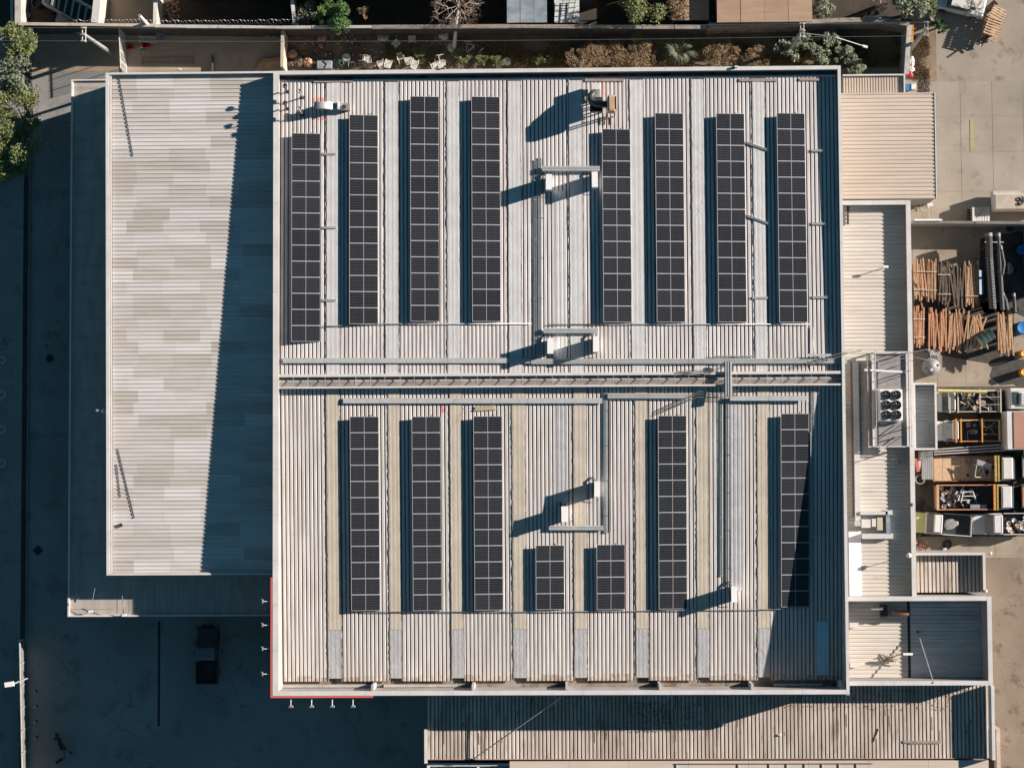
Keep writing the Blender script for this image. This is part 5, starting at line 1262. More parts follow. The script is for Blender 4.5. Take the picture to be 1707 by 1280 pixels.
# ------------------------------------------------------------------ fan platform on the east annex
def platform():
    z = 6.9; zr_ = 5.25
    x0, x1, y0, y1 = RC(1457, 586, 1517, 745, z)
    r = thing('steel_platform', 'grey steel platform with braces carrying the six-fan unit on the annex roof', 'platform', ((x0+x1)/2,(y0+y1)/2,zr_))
    n = 12
    for i in range(n):
        a = y0+(y1-y0)*i/n; MB().box(x0+.1, x1-.1, a+.005, a+(y1-y0)/n-.005, z-.95, z-.90+random.uniform(0,.004)).build('deck_panel', K['deck'], r)
    for x in (x0, x1-.12): MB().box(x, x+.14, y0, y1, z-.9, z-.75).build('beam', K['parapet'], r)
    MB().box(x0-.35, x0-.22, y0, y1, z-1.0, z-.85).build('beam', K['galv'], r)
    for y in (y0, y1-.08): MB().box(x0-.35, x1, y, y+.08, z-.74, z-.66).build('beam', K['parapet'], r)
    # upper rails on posts
    for x in (x0+.05, x1-.05):
        for i in range(6):
            y = y0+.05+(y1-y0-.1)*i/5; MB().box(x-.03, x+.03, y-.03, y+.03, z-.75, z+.6).build('post', K['frame'], r)
        for zz in (z+.6, z-.05): MB().bar((x,y0,zz),(x,y1,zz),.05,.05).build('rail', K['frame'], r)
    for y in (y0+.05, y1-.05): MB().bar((x0,y,z+.6),(x1,y,z+.6),.05,.05).build('rail', K['frame'], r)
    for x in (x0+.05, x1-.05):
        for y in (y0+.05, (y0+y1)/2, y1-.05): MB().box(x-.06, x+.06, y-.06, y+.06, zr_, z-.9).build('leg', K['galv'], r)
    for a, b in (((1458,598),(1498,586)),((1462,622),(1514,604)),((1464,640),(1512,624)),((1466,733),(1514,702)),((1465,737),(1513,725)),((1480,744),(1514,722))):
        p, q = P(*a, z), P(*b, z); MB().bar((p.x,p.y,z-.70),(q.x,q.y,z-.55),.045,.05).build('brace', K['dkmetal'], r)
    # gap covers, pipes on the west side
    for i, px in enumerate((1445, 1449.5)):
        p = P(px, 590, 5.6), P(px, 745, 5.6); MB().tube([(p[0].x,p[0].y,5.6+.1*i),(p[1].x,p[1].y,5.6+.1*i)], .06, 6).build('pipe', K['galv'], r)
    return z
pz = platform()
def fans():
    x0, x1, y0, y1 = RC(1468, 649, 1505, 701, 7.5); zb, zt = 6.05, 7.35
    r = thing('fan_unit', 'white six-fan condenser unit standing on the steel platform', 'condenser', ((x0+x1)/2,(y0+y1)/2,zb))
    MB().box(x0, x1, y0, y1, zb+.1, zt).build('casing', K['white'], r, bevel=.02)
    MB().box(x0-.06, x1+.06, y0-.08, y0+.0, zb+.05, zb+.4).build('base_rail', K['frame'], r); MB().box(x0-.06, x1+.06, y1, y1+.08, zb+.05, zb+.4).build('base_rail', K['frame'], r)
    R = min((x1-x0)/4, (y1-y0)/6)*.88
    for i in range(2):
        for j in range(3):
            cx = x0+(x1-x0)*(.27+.46*i); cy = y0+(y1-y0)*(.18+.32*j)
            f = MB().lathe((cx,cy,zt), [(R*1.02,.0),(R*1.02,.10),(R*.92,.10),(R*.90,.012),(.001,.012)], 24).build('fan', K['black'], r)
            m = MB()
            for k in range(5):
                a = 2*math.pi*k/5; a2 = a+.75
                m.quad((cx+.05*math.cos(a),cy+.05*math.sin(a),zt+.03),(cx+R*.85*math.cos(a),cy+R*.85*math.sin(a),zt+.03),(cx+R*.85*math.cos(a2),cy+R*.85*math.sin(a2),zt+.06),(cx+.05*math.cos(a2),cy+.05*math.sin(a2),zt+.05))
            m.build('fan_blade', K['dkmetal'], f).location = (0,0,0)
            m = MB()
            m.ring((cx,cy,zt+.105), R*.55, .006, 16, 3)
            m.cyl((cx,cy,zt+.07), .05, .04, 10); m.build('guard', K['dkmetal'], f)
    for k in range(4): MB().tube([(x1,y0+.9+k*.12,zb+.6),(x1+.25,y0+.9+k*.12,zb+.5)],.03,5).build('pipe', K['dkmetal'], r)
WLfix = True
fans()
a, b = P(1441,616.5,7.3), P(1510,620,7.3); tag(MB().bar((a.x,a.y,7.3),(b.x,b.y,7.3),.14,.05).build('loose_board', K['white']), 'bright white plank lying across the rails of the steel platform', 'board')
# long flat metal duct alongside
x0, x1, y0, y1 = RC(1424, 602, 1433, 868, 5.6)
t = thing('metal_duct', 'long flat pale metal duct running along the annex roof beside the platform', 'duct', ((x0+x1)/2,(y0+y1)/2,5.25))
n = 8
for i in range(n): a = y0+(y1-y0)*i/n; MB().box(x0, x1, a, a+(y1-y0)/n-.015, 5.30, 5.58+random.uniform(0,.006)).build('duct_section', K['strip_grey'], t)
x2 = P(1420, 640, 5.4).x; MB().box(x2-.10, x2, y0+.3, y1, 5.26, 5.36).build('side_rail', K['rust'], t)
# loop of bent ducts lower on the annex
t = thing('metal_duct', 'pale boxed duct with two arms on the annex roof above the white board', 'duct', P(1482,873,5.25))
for q in ((1434,852,1480,858),(1476,850,1488,858),(1477,858,1484,890),(1437,889,1489,898)):
    x0, x1, y0, y1 = RC(*q, 5.7); MB().box(x0+.01, x1-.01, y0+.01, y1-.01, 5.28, 5.70).build('duct_section', K['cloth_blue'] if q[0] == 1477 else K['strip_grey'], t)
for q, k in (((1436,865,1452,880),'parapet'),((1453,864,1461,878),'parapet'),((1462,862,1472,884),'beige'),((1424,868,1435,877),'parapet_in')):
    x0, x1, y0, y1 = RC(*q, 5.7); MB().box(x0+.02, x1-.02, y0+.02, y1-.02, 5.25, 5.6+random.random()*.2).build('unit_box', K[k], t)
q = P(1496,768,5.6); t = thing('foil_scrap', 'crumpled shiny foil pipe wrap lying on the shaded annex roof', 'scrap', (q.x,q.y,5.25))
for i in range(9): MB().obox((q.x+random.uniform(-.25,.3),q.y-.45+i*.11,5.38+random.uniform(0,.1)),(random.uniform(.2,.45),.09,.06),random.uniform(-.5,.5),rx=.4).build('foil', K['galv'], t)
# wall lamp with long shadow on the annex
def perch(lb, px, py, z0, ax, cat='security camera', L=.42, k='white', h=.75, rz=.0):
    q = P(px, py, z0+h); r = thing('roof_lamp', lb, 'lamp', (q.x,q.y,z0))
    MB().box(q.x-.03,q.x+.03,q.y-.03,q.y+.03,z0,z0+h-.05).build('post', K['galv'], r); MB().obox((q.x,q.y,z0+h),(L,.18,.16),rz).build('head', K[k], r, bevel=.03)
    MB().bar((q.x+L/2-.02,q.y,z0+h),(q.x+L/2+.12,q.y+.12,z0+h+.05),.04,.04).build('bracket', K['galv'], r)
perch('white lamp on a post on the cream annex roof north of the platform', 1476, 445, 5.25, 0)
x0,x1,y0,y1 = RC(1412, 344, 1415, 374, 5.4); tag(MB().box(x0,x1,y0,y1,5.30,5.36).build('bracket_rail', K['dkmetal']), 'short dark slotted rail on the annex roof near its north west corner', 'rail')
q = P(1465,935,6.9); t = thing('satellite_disc', 'lamp globe on thin rod that casts an oval shadow on the annex roof', 'lamp', (P(1519,925,5.9).x,P(1519,925,5.9).y,5.85))
MB().tube([WL[t],(WL[t].x-.3,WL[t].y+.0,6.55)],.03,6).build('arm', K['galv'], t); MB().lathe((WL[t].x-.3,WL[t].y,6.5),[(.001,-.2),(.16,-.12),(.2,.02),(.12,.15),(.001,.2)],14).build('globe', K['white'], t, smooth=True)
q = P(1519,841,5.9); t = thing('junction_box', 'small dark junction box on the annex east parapet', 'box', (q.x,q.y,5.85)); MB().box(q.x-.03,q.x+.1,q.y-.12,q.y+.12,5.85,6.0).build('housing', K['dkmetal'], t); MB().box(q.x-.35,q.x-.03,q.y-.03,q.y+.03,5.85,5.9).build('bracket', K['galv'], t)
# south east building roof items
perch('white rounded vent lamp straddling the dark valley gutter', 1513, 1090, 4.15, 0, L=.75, h=1.0)
perch('white lamp head above the lit part of the south east roof', 1462, 1014, 4.15, 0, L=.9, h=1.4)
q0, q1 = P(1490,1020,5.4), P(1516,1024,5.4); t = thing('roof_unit', 'terracotta coloured capsule unit with dark frame on the south east roof', 'unit', (q0.x,q0.y,4.15))
MB().tube([(q0.x,q0.y,5.0),(q0.x+.5,q0.y-.03,5.0),(q1.x,q1.y,5.0)],.21,12,cap=True).build('capsule', K['terra'], t, smooth=False)
MB().box(q0.x-.9,q0.x-.4,q0.y-.5,q0.y+.5,4.2,4.9).build('machine_body', K['dkmetal'], t)
for s in (.3,1.0): MB().box(q0.x+s-.03,q0.x+s+.03,q0.y-.1,q0.y+.1,4.15,4.9).build('leg', K['dkmetal'], t)
for lb, q in (('pale box on the west side of the south east roof, upper one',(1417,1038,1431,1046)),('pale box on the west side of the south east roof, lower one',(1418,1105,1434,1112))):
    x0,x1,y0,y1 = RC(*q, 4.7); t = thing('roof_box', lb, 'box', ((x0+x1)/2,(y0+y1)/2,4.15)); MB().box(x0,x1,y0,y1,4.17,4.6).build('box_body', K['parapet'], t, bevel=.02); MB().box(x0-.02,x1+.02,y0-.02,y1+.02,4.603,4.64).build('lid', K['parapet'], t)
t = thing('debris_pile', 'tangle of pale wires and scrap on the lit part of the south east roof', 'debris', P(1484,1101,4.2))
for i in range(14):
    q = P(1468+random.uniform(0,30),1097+random.uniform(-4,6),4.5); MB().tube([(q.x,q.y,4.25),(q.x+random.uniform(-.5,.5),q.y+random.uniform(-.3,.3),4.3+random.random()*.45),(q.x+random.uniform(-.7,.7),q.y+random.uniform(-.4,.4),4.28)],.03,4).build('wire_scrap', K['beige'] if i % 3 else K['rust'], t)
a, b = P(1530,1053,4.4), P(1556,1138,6.4); t = thing('antenna_mast', 'thin leaning mast between the south east roof and its south parapet', 'mast', (b.x,b.y,6.4)); MB().tube([(a.x,a.y,4.4),(b.x,b.y,6.5)],.04,6).build('mast', K['galv'], t); MB().cyl((a.x,a.y,4.25),.1,.2,10).build('foot', K['dkmetal'], t)
# long thin pole over the south annex
a, b = P(788,1266,5.0), P(936,1161,7.0); t = thing('long_pole', 'long thin pole slanting from the south annex roof up to the warehouse wall', 'pole', (a.x,a.y,4.55)); MB().tube([(a.x,a.y,4.7),(b.x,b.y,7.2)],.05,6).build('pole', K['galv'], t); MB().box(a.x-.5,a.x+.2,a.y-.04,a.y+.04,4.55,4.68).build('foot', K['dkmetal'], t)
x0,x1,y0,y1 = RC(1506,1234,1569,1240,4.7); t = thing('timber_batten', 'brown batten lying across the ribs at the east end of the south annex roof', 'timber', ((x0+x1)/2,y0,4.55)); MB().box(x0,x1,y0+.08,y1-.02,4.56,4.62).build('batten', K['brown_batten'], t); MB().box(x0+.5,x1-.1,y0-.02,y0+.05,4.56,4.60).build('batten', K['brown_batten'], t)
q = P(1299,1225,4.7); blob('rag','small pale rag lying on the weathered annex roof',1299,1225,.2,4.7,'cream_wall','rag',.5,0,.1).location.z = 4.56
for i,(px,py,rz) in enumerate(((1462,1225,1.2),)): 
    q = P(px,py,4.7); tag(MB().obox((q.x,q.y,4.6),(1.1,.06,.05),rz).build('stick', K['cream_wall']), 'thin pale stick lying on the weathered annex roof', 'stick')
# leaf litter on the south annex
m = MB()
for i in range(700):
    px = random.gauss(1095,38); py = 1170+50*random.random()
    q = P(px, py, 4.6); m.obox((q.x,q.y,4.57),(.06*random.uniform(.5,1.6),.05,.02),random.uniform(0,3))
for i in range(1500):
    q = P(random.uniform(730,1620), 1150+random.random()**2.2*34, 4.6); m.obox((q.x,q.y,4.57),(.06*random.uniform(.5,1.5),.05,.02),random.uniform(0,3))
tag(m.build('leaf_litter', K['seam']), kind='stuff')
for i in range(22):          # rust runs on the annex ribs
    px = random.uniform(730,1620); py = random.uniform(1150,1235); L_ = random.uniform(6,24); x0,x1,y0,y1 = RC(px,py,px+6.4,py+L_,4.6)
    k_ = round(x0/.305)*.305
    MB().box(k_+.15,k_+.22,y0,y1,4.553,4.556).build('rust_run', K['wood_d'], sa)

# ------------------------------------------------------------------ storage yard: timber, pipes, tanks
def bundle_t(label, px0, px1, py0, py1, k, n, z=1.5, lean=0, spread=.05, layers=3, straps=2):
    x0, x1, y0, y1 = RC(px0, py0, px1, py1, z); t = thing('timber_bundle', label, 'timber bundle', ((x0+x1)/2,(y0+y1)/2,0), 'timber bundles in the storage yard')
    for yy in (y0+(y1-y0)*.2, y0+(y1-y0)*.8): MB().box(x0, x1, yy-.06, yy+.06, 0, z-.25).build('bearer', K['wood_d'], t)
    w = (x1-x0)/n
    for L in range(layers):
        for i in range(n):
            x = x0+w*(i+.5)+random.uniform(-.02,.02); zz = z-.22+L*.10
            e0, e1 = random.uniform(-.3,.3), random.uniform(-.3,.3); s = random.gauss(0, spread)
            if L < layers-1 and 1 < i < n-2 and L == 0: continue
            kk = k if random.random() > .25 else ('wood_r' if k != 'wood_d' else 'wood_d')
            MB().bar((x-s+lean,y1+e0,zz+random.uniform(-.02,.04)),(x+s,y0+e1,zz+random.uniform(-.02,.04)), w*random.uniform(.6,.95), .06).build('board', K[kk], t)
    for i in range(straps):
        yy = y0+(y1-y0)*(.22+.5*i); MB().box(x0-.03, x1+.03, yy-.03, yy+.03, z+.10, z+.13).build('strap', K['beige'], t)
bundle_t('pale timber bundle nearest the annex wall, upper row', 1524, 1544, 436, 496, 'wood', 8, lean=-.1)
bundle_t('strapped pale timber bundle second from the annex in the upper row', 1545, 1561, 436, 498, 'wood', 8)
bundle_t('old dark timber bundle in the middle of the upper row, left one', 1564, 1584, 440, 505, 'wood_d', 8, spread=.08)
bundle_t('old dark timber bundle in the middle of the upper row, right one', 1586, 1607, 444, 510, 'wood_d', 7, spread=.15, straps=0)
bundle_t('pale orange timber bundle at the right end of the upper row', 1609, 1631, 440, 509, 'wood', 9, straps=1)
bundle_t('timber bundle nearest the annex wall, lower row', 1523, 1541, 515, 576, 'wood_r', 7, spread=.06)
bundle_t('reddish timber bundle in the lower row crossed by dark bars', 1548, 1579, 518, 582, 'wood_r', 11, spread=.10, straps=0)
bundle_t('pale timber bundle in the middle of the lower row', 1581, 1606, 520, 583, 'wood', 9, spread=.12, straps=0)
bundle_t('splayed timber bundle behind the green drum', 1609, 1640, 524, 578, 'wood', 9, spread=.25, straps=0)
bundle_t('timber bundle at the right end of the lower row', 1663, 1688, 520, 588, 'wood', 8, spread=.14, straps=0)
a, b = P(1521,430,2.0), P(1537,510,1.2); tag(MB().bar(a, b, .10, .06).build('loose_plank', K['wood_r']), 'single reddish plank leaning across the upper timber row by the annex', 'plank')
for i, (a, b) in enumerate((((1556,535),(1590,527)),((1560,560),(1586,549)))):
    pa, pb = P(*a,1.4), P(*b,1.4); tag(MB().bar((pa.x,pa.y,1.32),(pb.x,pb.y,1.32),.06,.05).build('dark_bar', K['rust']), ('upper','lower')[i]+' dark bar lying across the reddish timber bundle', 'bar')
x0,x1,y0,y1 = RC(1631,451,1640,491,.6); tag(MB().hexa([(x0,y0,.2),(x1,y0,.2),(x1,y1,.2),(x0,y1,.2),(x0,y0,.9),(x1,y0,.5),(x1,y1,.5),(x0,y1,.9)]).build('blue_sheet', K['blue_old']), 'folded faded blue sheet between the timber and the black pipes', 'sheet')
def cpipe(label, pts, r, z, collar=True):
    pp = [P(a, b, z) for a, b in pts]; t = thing('corrugated_pipe', label, 'pipe', (pp[0].x, pp[0].y, 0), 'black corrugated pipes in the storage yard')
    m = MB(); L = sum((q-p).length for p, q in zip(pp, pp[1:])); n = int(L/.09); c = 12; prev = None
    for i in range(n+1):
        u = i/n*(len(pp)-1); k = min(int(u), len(pp)-2); q = pp[k].lerp(pp[k+1], u-k); d = (pp[k+1]-pp[k]).normalized(); s = d.cross(Vector((0,0,1))).normalized(); rr = r*(1 if i % 2 else .93)
        for j in range(c):
            a = 2*math.pi*j/c; p = q+s*math.cos(a)*rr+Vector((0,0,1))*math.sin(a)*rr; m.v.append(tuple(p))
        if i:
            for j in range(c): m.f.append(((i-1)*c+j,(i-1)*c+(j+1)%c,i*c+(j+1)%c,i*c+j)); m.m.append(0)
    m.build('pipe_body', K['blackpipe'], t)
    for u in (.15,.85): b_ = pp[0].lerp(pp[-1],u); MB().box(b_.x-r,b_.x+r,b_.y-.06,b_.y+.06,0,z-r*.9).build('bearer', K['wood_d'], t)
    d = (pp[1]-pp[0]).normalized()
    MB().tube([pp[0]-d*.25, pp[0]+d*.05], r*.95, 12).build('pipe_end', K['tank'], t)
    if collar: q = pp[0]+d*.5; MB().bar(q+Vector((-.38,0,r*.6)), q+Vector((.38,0,r*.6)), .06,.06).build('strap', K['whitepl'], t)
cpipe('long black corrugated pipe, leftmost of the pipes', ((1648,394),(1649,430),(1655,515)), .32, 1.7)
cpipe('smooth grey-black pipe, second of the pipes', ((1664,394),(1667,450),(1671,517)), .20, 1.8)
cpipe('short black corrugated pipe bent beside the second pipe', ((1669,415),(1674,440),(1671,458)), .13, 1.9, False)
cpipe('thin black corrugated pipe lying right of the second pipe', ((1672,492),(1676,500),(1679,517)), .17, 1.6, False)
cpipe('short black pipe stub at the lower right of the pipes', ((1690,494),(1691,505),(1692,521)), .15, 1.6, False)
q = P(1686,447,.8); blob('grey_bin','small grey lump beside the black pipes',1686,447,.25,.8,'galv','bin',2.0,0,.7)
def barrel(lb, px, py, k, r=.31, h=.9, z=0, cat='barrel'):
    q = P(px, py, z+h); t = thing('barrel', lb, cat, (q.x,q.y,z), 'plastic barrels at the right edge')
    MB().lathe((q.x,q.y,z),[(r*.9,0),(r,.08),(r,.3),(r*1.04,.33),(r,.36),(r,.6),(r*1.04,.63),(r,.66),(r,h-.06),(r*.93,h),(r*.86,h-.02),(.001,h-.02)],20).build('barrel_body', K[k], t, smooth=True)
    MB().cyl((q.x+r*.5,q.y,z+h-.02),.05,.04,10).build('bung', K['white'], t)
barrel('upright blue barrel at the right edge beside the pipes', 1707, 415, 'bluepl', .40, 1.0)
barrel('larger blue barrel at the right edge level with the lower timber row', 1706, 546, 'bluepl', .52, 1.1)
barrel('upper orange barrel at the right edge', 1708, 589, 'orangepl', .30, .9)
barrel('lower orange barrel at the right edge', 1708, 620, 'orangepl', .30, .9)
for i in range(5):
    tag(cyl := MB().lathe((P(1690+random.uniform(-14,14), 380+i*34, .5).x, P(1690, 380+i*34, .5).y,0),[(.25,0),(.28,.4),(.24,.42),(.001,.38)],14).build('black_tub', K['black']), ('black tub by the wall above the pipes','black tub in shade right of the pipe ends','black tub in shade near the upper blue barrel','black tub in shade beside the grey lump','black tub in shade below the pipe stub')[i], 'tub')
# dark drum lying on the timber
q = P(1643,563,1.7); t = thing('steel_drum', 'dark green steel drum lying tilted on the lower timber row', 'drum', (q.x,q.y,1.2))
d = Vector((.62,.0,0)); d.rotate(Euler((0,0,R_(32)))); a, b = Vector((q.x,q.y,1.65))-d*1.0, Vector((q.x,q.y,1.65))+d*1.0
MB().tube([a-(b-a)*.0, a.lerp(b,.33)], .46, 20).build('drum_body', K['green_d'], t); MB().tube([a.lerp(b,.335), a.lerp(b,.66)], .46, 20).build('drum_body', K['green_d'], t); MB().tube([a.lerp(b,.665), b], .46, 20).build('drum_body', K['green_d'], t)
for u in (0,.33,.66,1): 
    c = a.lerp(b,u); MB().tube([c-d*.02, c+d*.02], .48, 20).build('hoop', K['galv'], t)
# cone tank and wire spiral
q = P(1554,611,1.6); t = thing('cone_tank', 'round grey metal tank with cone top beside the annex parapet', 'tank', (q.x,q.y,0))
MB().lathe((q.x,q.y,0),[(.68,0),(.70,1.0),(.72,1.25),(.70,1.3),(.35,1.6),(.12,1.72),(.001,1.72)],28).build('tank_body', K['tank'], t, smooth=False)
MB().cyl((q.x-.05,q.y-.25,1.45),.17,.25,14,.12).build('lid', K['frame'], t); MB().bar((q.x-.55,q.y-.12,1.52),(q.x+.6,q.y+.1,1.52),.10,.06).build('strap', K['dkmetal'], t); MB().cyl((q.x+.45,q.y+.12,1.45),.08,.15,10).build('knob', K['black'], t)
q = P(1535,596,3.0); t = thing('razor_wire', 'loose spiral of wire hanging over the annex parapet above the cone tank', 'razor wire', (q.x-.5,q.y,5.85))
m = MB()
for i in range(8): m.ring((q.x-.25+i*.11,q.y+.05*math.sin(i),5.9-.04*i),.44,.008,20,3)
m.tube([(q.x-3.0,q.y-.25,6.3),(q.x-1.2,q.y+.25,6.1),(q.x-.2,q.y+.45,6.0)],.02,4); m.tube([(q.x-3.0,q.y-.5,6.3),(q.x-1.4,q.y-.1,6.1),(q.x-.1,q.y-.4,6.0)],.02,4); m.build('wire_coil', K['galv'], t)
# white sheets, red post, basket wheel beside small roof
x0,x1,y0,y1 = RC(1533,752,1555,799,1.2); t = thing('corrugated_sheet', 'white ribbed sheet stack leaning next to the flatbed truck', 'sheet', ((x0+x1)/2,(y0+y1)/2,0))
corr(MB(), x0+.2, x1, y0, y1, lambda x,y: 1.0+(x-x0)*.2, 'y', .16, .025).build('sheet', K['strip_grey'], t); MB().hexa([(x0-.1,y0+.8,.7),(x0+.15,y0+.7,.7),(x0+.25,y1,.9),(x0,y1,.9),(x0-.1,y0+.8,.75),(x0+.15,y0+.7,.75),(x0+.25,y1,.95),(x0,y1,.95)]).build('sheet', K['parapet'], t)
a, b = P(1526,764,1.2), P(1531,786,1.2); tag(MB().bar((a.x,a.y,1.1),(b.x,b.y,1.1),.26,.2).build('gas_cylinder', K['red']), 'short red post lying against the annex wall by the white sheets', 'post')
q = P(1534,799,1.0); t = thing('wire_wheel', 'grey spoked wheel leaning by the white sheets', 'wheel', (q.x,q.y,.5)); MB().ring((q.x,q.y,.9),.36,.05,22,6).build('rim', K['galv'], t)
for i in range(4): a = i*.785; MB().bar((q.x-math.cos(a)*.34,q.y-math.sin(a)*.34,.9),(q.x+math.cos(a)*.34,q.y+math.sin(a)*.34,.9),.04,.04).build('spoke', K['dkmetal'], t)

x0,x1,y0,y1 = RC(1716,374,1790,470,1.95); t = thing('unseen_container', 'unseen container beyond the right edge, added to cast the yard shadow', 'container', ((x0+x1)/2,(y0+y1)/2,0))  # out-of-view block added and sized for its shadow on the yard
corr(MB(), x0+.1, x1-.1, y0+.1, y1-.1, lambda x,y: 1.88, 'y', .25, .04).build('roof', K['dkmetal'], t)
for q_ in ((x0,x0+.08,y0,y1),(x1-.08,x1,y0,y1),(x0+.08,x1-.08,y0,y0+.08),(x0+.08,x1-.08,y1-.08,y1)): MB().box(*q_,.1,1.97).build('side_wall', K['bluepl'], t)
for lb, pts in (('painted dark ground shade under the pipes and tubs at the right',((1634,398),(1700,385),(1712,395),(1712,530),(1690,520),(1640,522),(1632,500))),
                ('painted dark ground shade between the two timber rows',((1524,496),(1632,505),(1660,505),(1690,518),(1690,600),(1650,606),(1600,598),(1560,590),(1524,584))),
                ('painted dark ground shade in the lower right of the storage yard',((1655,612),(1690,598),(1712,600),(1712,655),(1690,640),(1668,642),(1650,628)))):
    m = MB(); c_ = [P(a_, b_, .03) for a_, b_ in pts]; m.v = [tuple(v) for v in c_]; m.f = [tuple(range(len(c_)))]; m.m = [0]; tag(m.build('ground_shade', K['shade_paint']), lb, 'painted shade')  # flat dark shapes stand in for shadows of timber and unseen barrels
# ------------------------------------------------------------------ vehicles
def rotpt(c, a, x, y, z): return (c[0]+x*math.cos(a)-y*math.sin(a), c[1]+x*math.sin(a)+y*math.cos(a), z)
def vehicle(name, label, cat, px, py, ang, L, W, cabx, hood, paint='carwhite', hoodpaint=None, bedlen=0, bedk='cardark', cargo=None, rack=None, flat=False, headboard=None, zbed=.75, roofk=None, hcab=1.75):
    """pickup or light truck pointing along +x before turning; cabx=(rear,front) of the roof, hood=(rear,front) of the bonnet"""
    q = P(px, py, 1.0); c = (q.x, q.y); a = R_(ang); t = thing(name, label, cat, (q.x, q.y, 0)); hw = W/2
    def pt(x, y, z): return rotpt(c, a, x, y, z)
    def hexl(x0, x1, y0, y1, z0, z1, ix=0, iy=0, ix2=None):
        ix2 = ix if ix2 is None else ix2
        return MB().hexa([pt(x0,y0,z0),pt(x1,y0,z0),pt(x1,y1,z0),pt(x0,y1,z0),pt(x0+ix,y0+iy,z1),pt(x1-ix2,y0+iy,z1),pt(x1-ix2,y1-iy,z1),pt(x0+ix,y1-iy,z1)])
    rear = -L/2; front = L/2
    hexl(rear, front, -hw*.86, hw*.86, .35, .62).build('chassis', K['dkmetal'], t)
    for x in (front-L*.17, rear+L*.20):
        for s in (-1, 1):
            m = MB().tube([pt(x, s*(hw-.22), .36), pt(x, s*(hw-.01), .36)], .36, 14); m.build('wheel', K['black'], t)
    hexl(cabx[0]-.02, cabx[1]+.55*(hood is not None), -hw, hw, .45, 1.12, 0, .03).build('cab', K[paint], t, bevel=.06)
    hexl(cabx[0]+.05, cabx[1]+.35, -hw+.09, hw-.09, 1.12, hcab-.16, .06, .10, .32).build('windows', K['glass'], t)
    hexl(cabx[0]+.08, cabx[1], -hw+.15, hw-.15, hcab-.16, hcab, .02, .03, .06).build('cab_roof', K[roofk or paint], t, bevel=.05)
    hexl(cabx[0]+.18, cabx[0]+.22, -hw+.25, hw-.25, hcab, hcab+.012).build('roof_seam', K['galv'], t)
    for s in (-1,1):
        hexl(cabx[1]+.25, cabx[1]+.38, s*(hw+.10)-.09, s*(hw+.10)+.09, 1.05, 1.25).build('wing_mirror', K['black'], t)
    if hood:
        hexl(hood[0], hood[1], -hw+.02, hw-.02, .45, 1.08, .0, .06, .12).build('bonnet', K[hoodpaint or paint], t, bevel=.06)
        m = MB().quad(pt(hood[0]+.05,-hw+.14,1.10),pt(hood[0]+.05,hw-.14,1.10),pt(cabx[1]-.02,hw-.26,hcab-.10),pt(cabx[1]-.02,-hw+.26,hcab-.10)); m.build('windscreen', K['glass_d' if rack == 'orange' else 'glass'], t)
    for s in (-.8,.8): hexl(front-.10, front+.02, s*(hw-.1)-.12, s*(hw-.1)+.12, .6, .78).build('headlight', K['glass_d'], t)
    bx0, bx1 = rear, cabx[0]-.12
    hexl(bx0+.04, bx1-.04, -hw+.06, hw-.06, zbed-.06, zbed).build('bed_floor', K['wood'] if flat == 'wood' else K[bedk], t)
    hs = .18 if flat else .42
    for y0_, y1_ in ((-hw,-hw+.055),(hw-.055,hw)): hexl(bx0, bx1, y0_, y1_, zbed-.25, zbed+hs).build('bed_side', K['wood_r' if flat else (paint if bedk != 'cardark' or paint == 'cardark' else paint)], t)
    hexl(bx0-.0, bx0+.055, -hw+.06, hw-.06, zbed-.25, zbed+hs).build('tailgate', K['wood_r' if flat else paint], t)
    if headboard: 
        hexl(bx1-.18, bx1-.06, -hw-.02, hw+.02, zbed-.2, zbed+1.15).build('headboard', K[headboard], t); hexl(bx1-.44, bx1-.20, -hw-.02, hw+.02, zbed+1.0, zbed+1.12).build('headboard_shelf', K['orange' if cargo == 'scrap' else headboard], t)
        for i in range(4): hexl(bx1-.40, bx1-.24, -hw+.3+i*(W-.8)/3-.0, -hw+.34+i*(W-.8)/3, zbed+1.12, zbed+1.14).build('shelf_slot', K['rust'], t)
    if flat == 'wood':
        n = 7; Lb = (bx1-bx0-.2)
        for i in range(n): hexl(bx0+.1+Lb*i/n, bx0+.1+Lb*(i+1)/n-.02, -hw+.07, hw-.07, zbed+.002, zbed+.03+random.uniform(0,.01)).build('floor_board', K['wood_p'], t)
    if rack:
        zz = hcab+.15; k = rack; xs = [bx0+.05, (bx0+bx1)/2, bx1+.05] + ([cabx[1]-.1] if k == 'beige' else [bx1+.45])
        for x in xs:
            MB().bar(pt(x,-hw-.10,zz), pt(x,hw+.10,zz), .10,.08).build('rack_bar', K[k], t)
            for s in (-1,1): MB().bar(pt(x,s*(hw+.02),zbed+.2), pt(x,s*(hw+.02),zz), .06,.06).build('rack_post', K[k], t)
        for y in (-hw, hw): MB().bar(pt(xs[0],y,zz-.1), pt(xs[-1],y,zz-.1), .07,.07).build('rack_rail', K[k], t)
        for y in (-.3,.3): MB().bar(pt(xs[0],y,zz+.02), pt(xs[1],y,zz+.02), .035,.035).build('rack_rail', K[k], t)
    return t, pt, (bx0, bx1, hw, zbed)
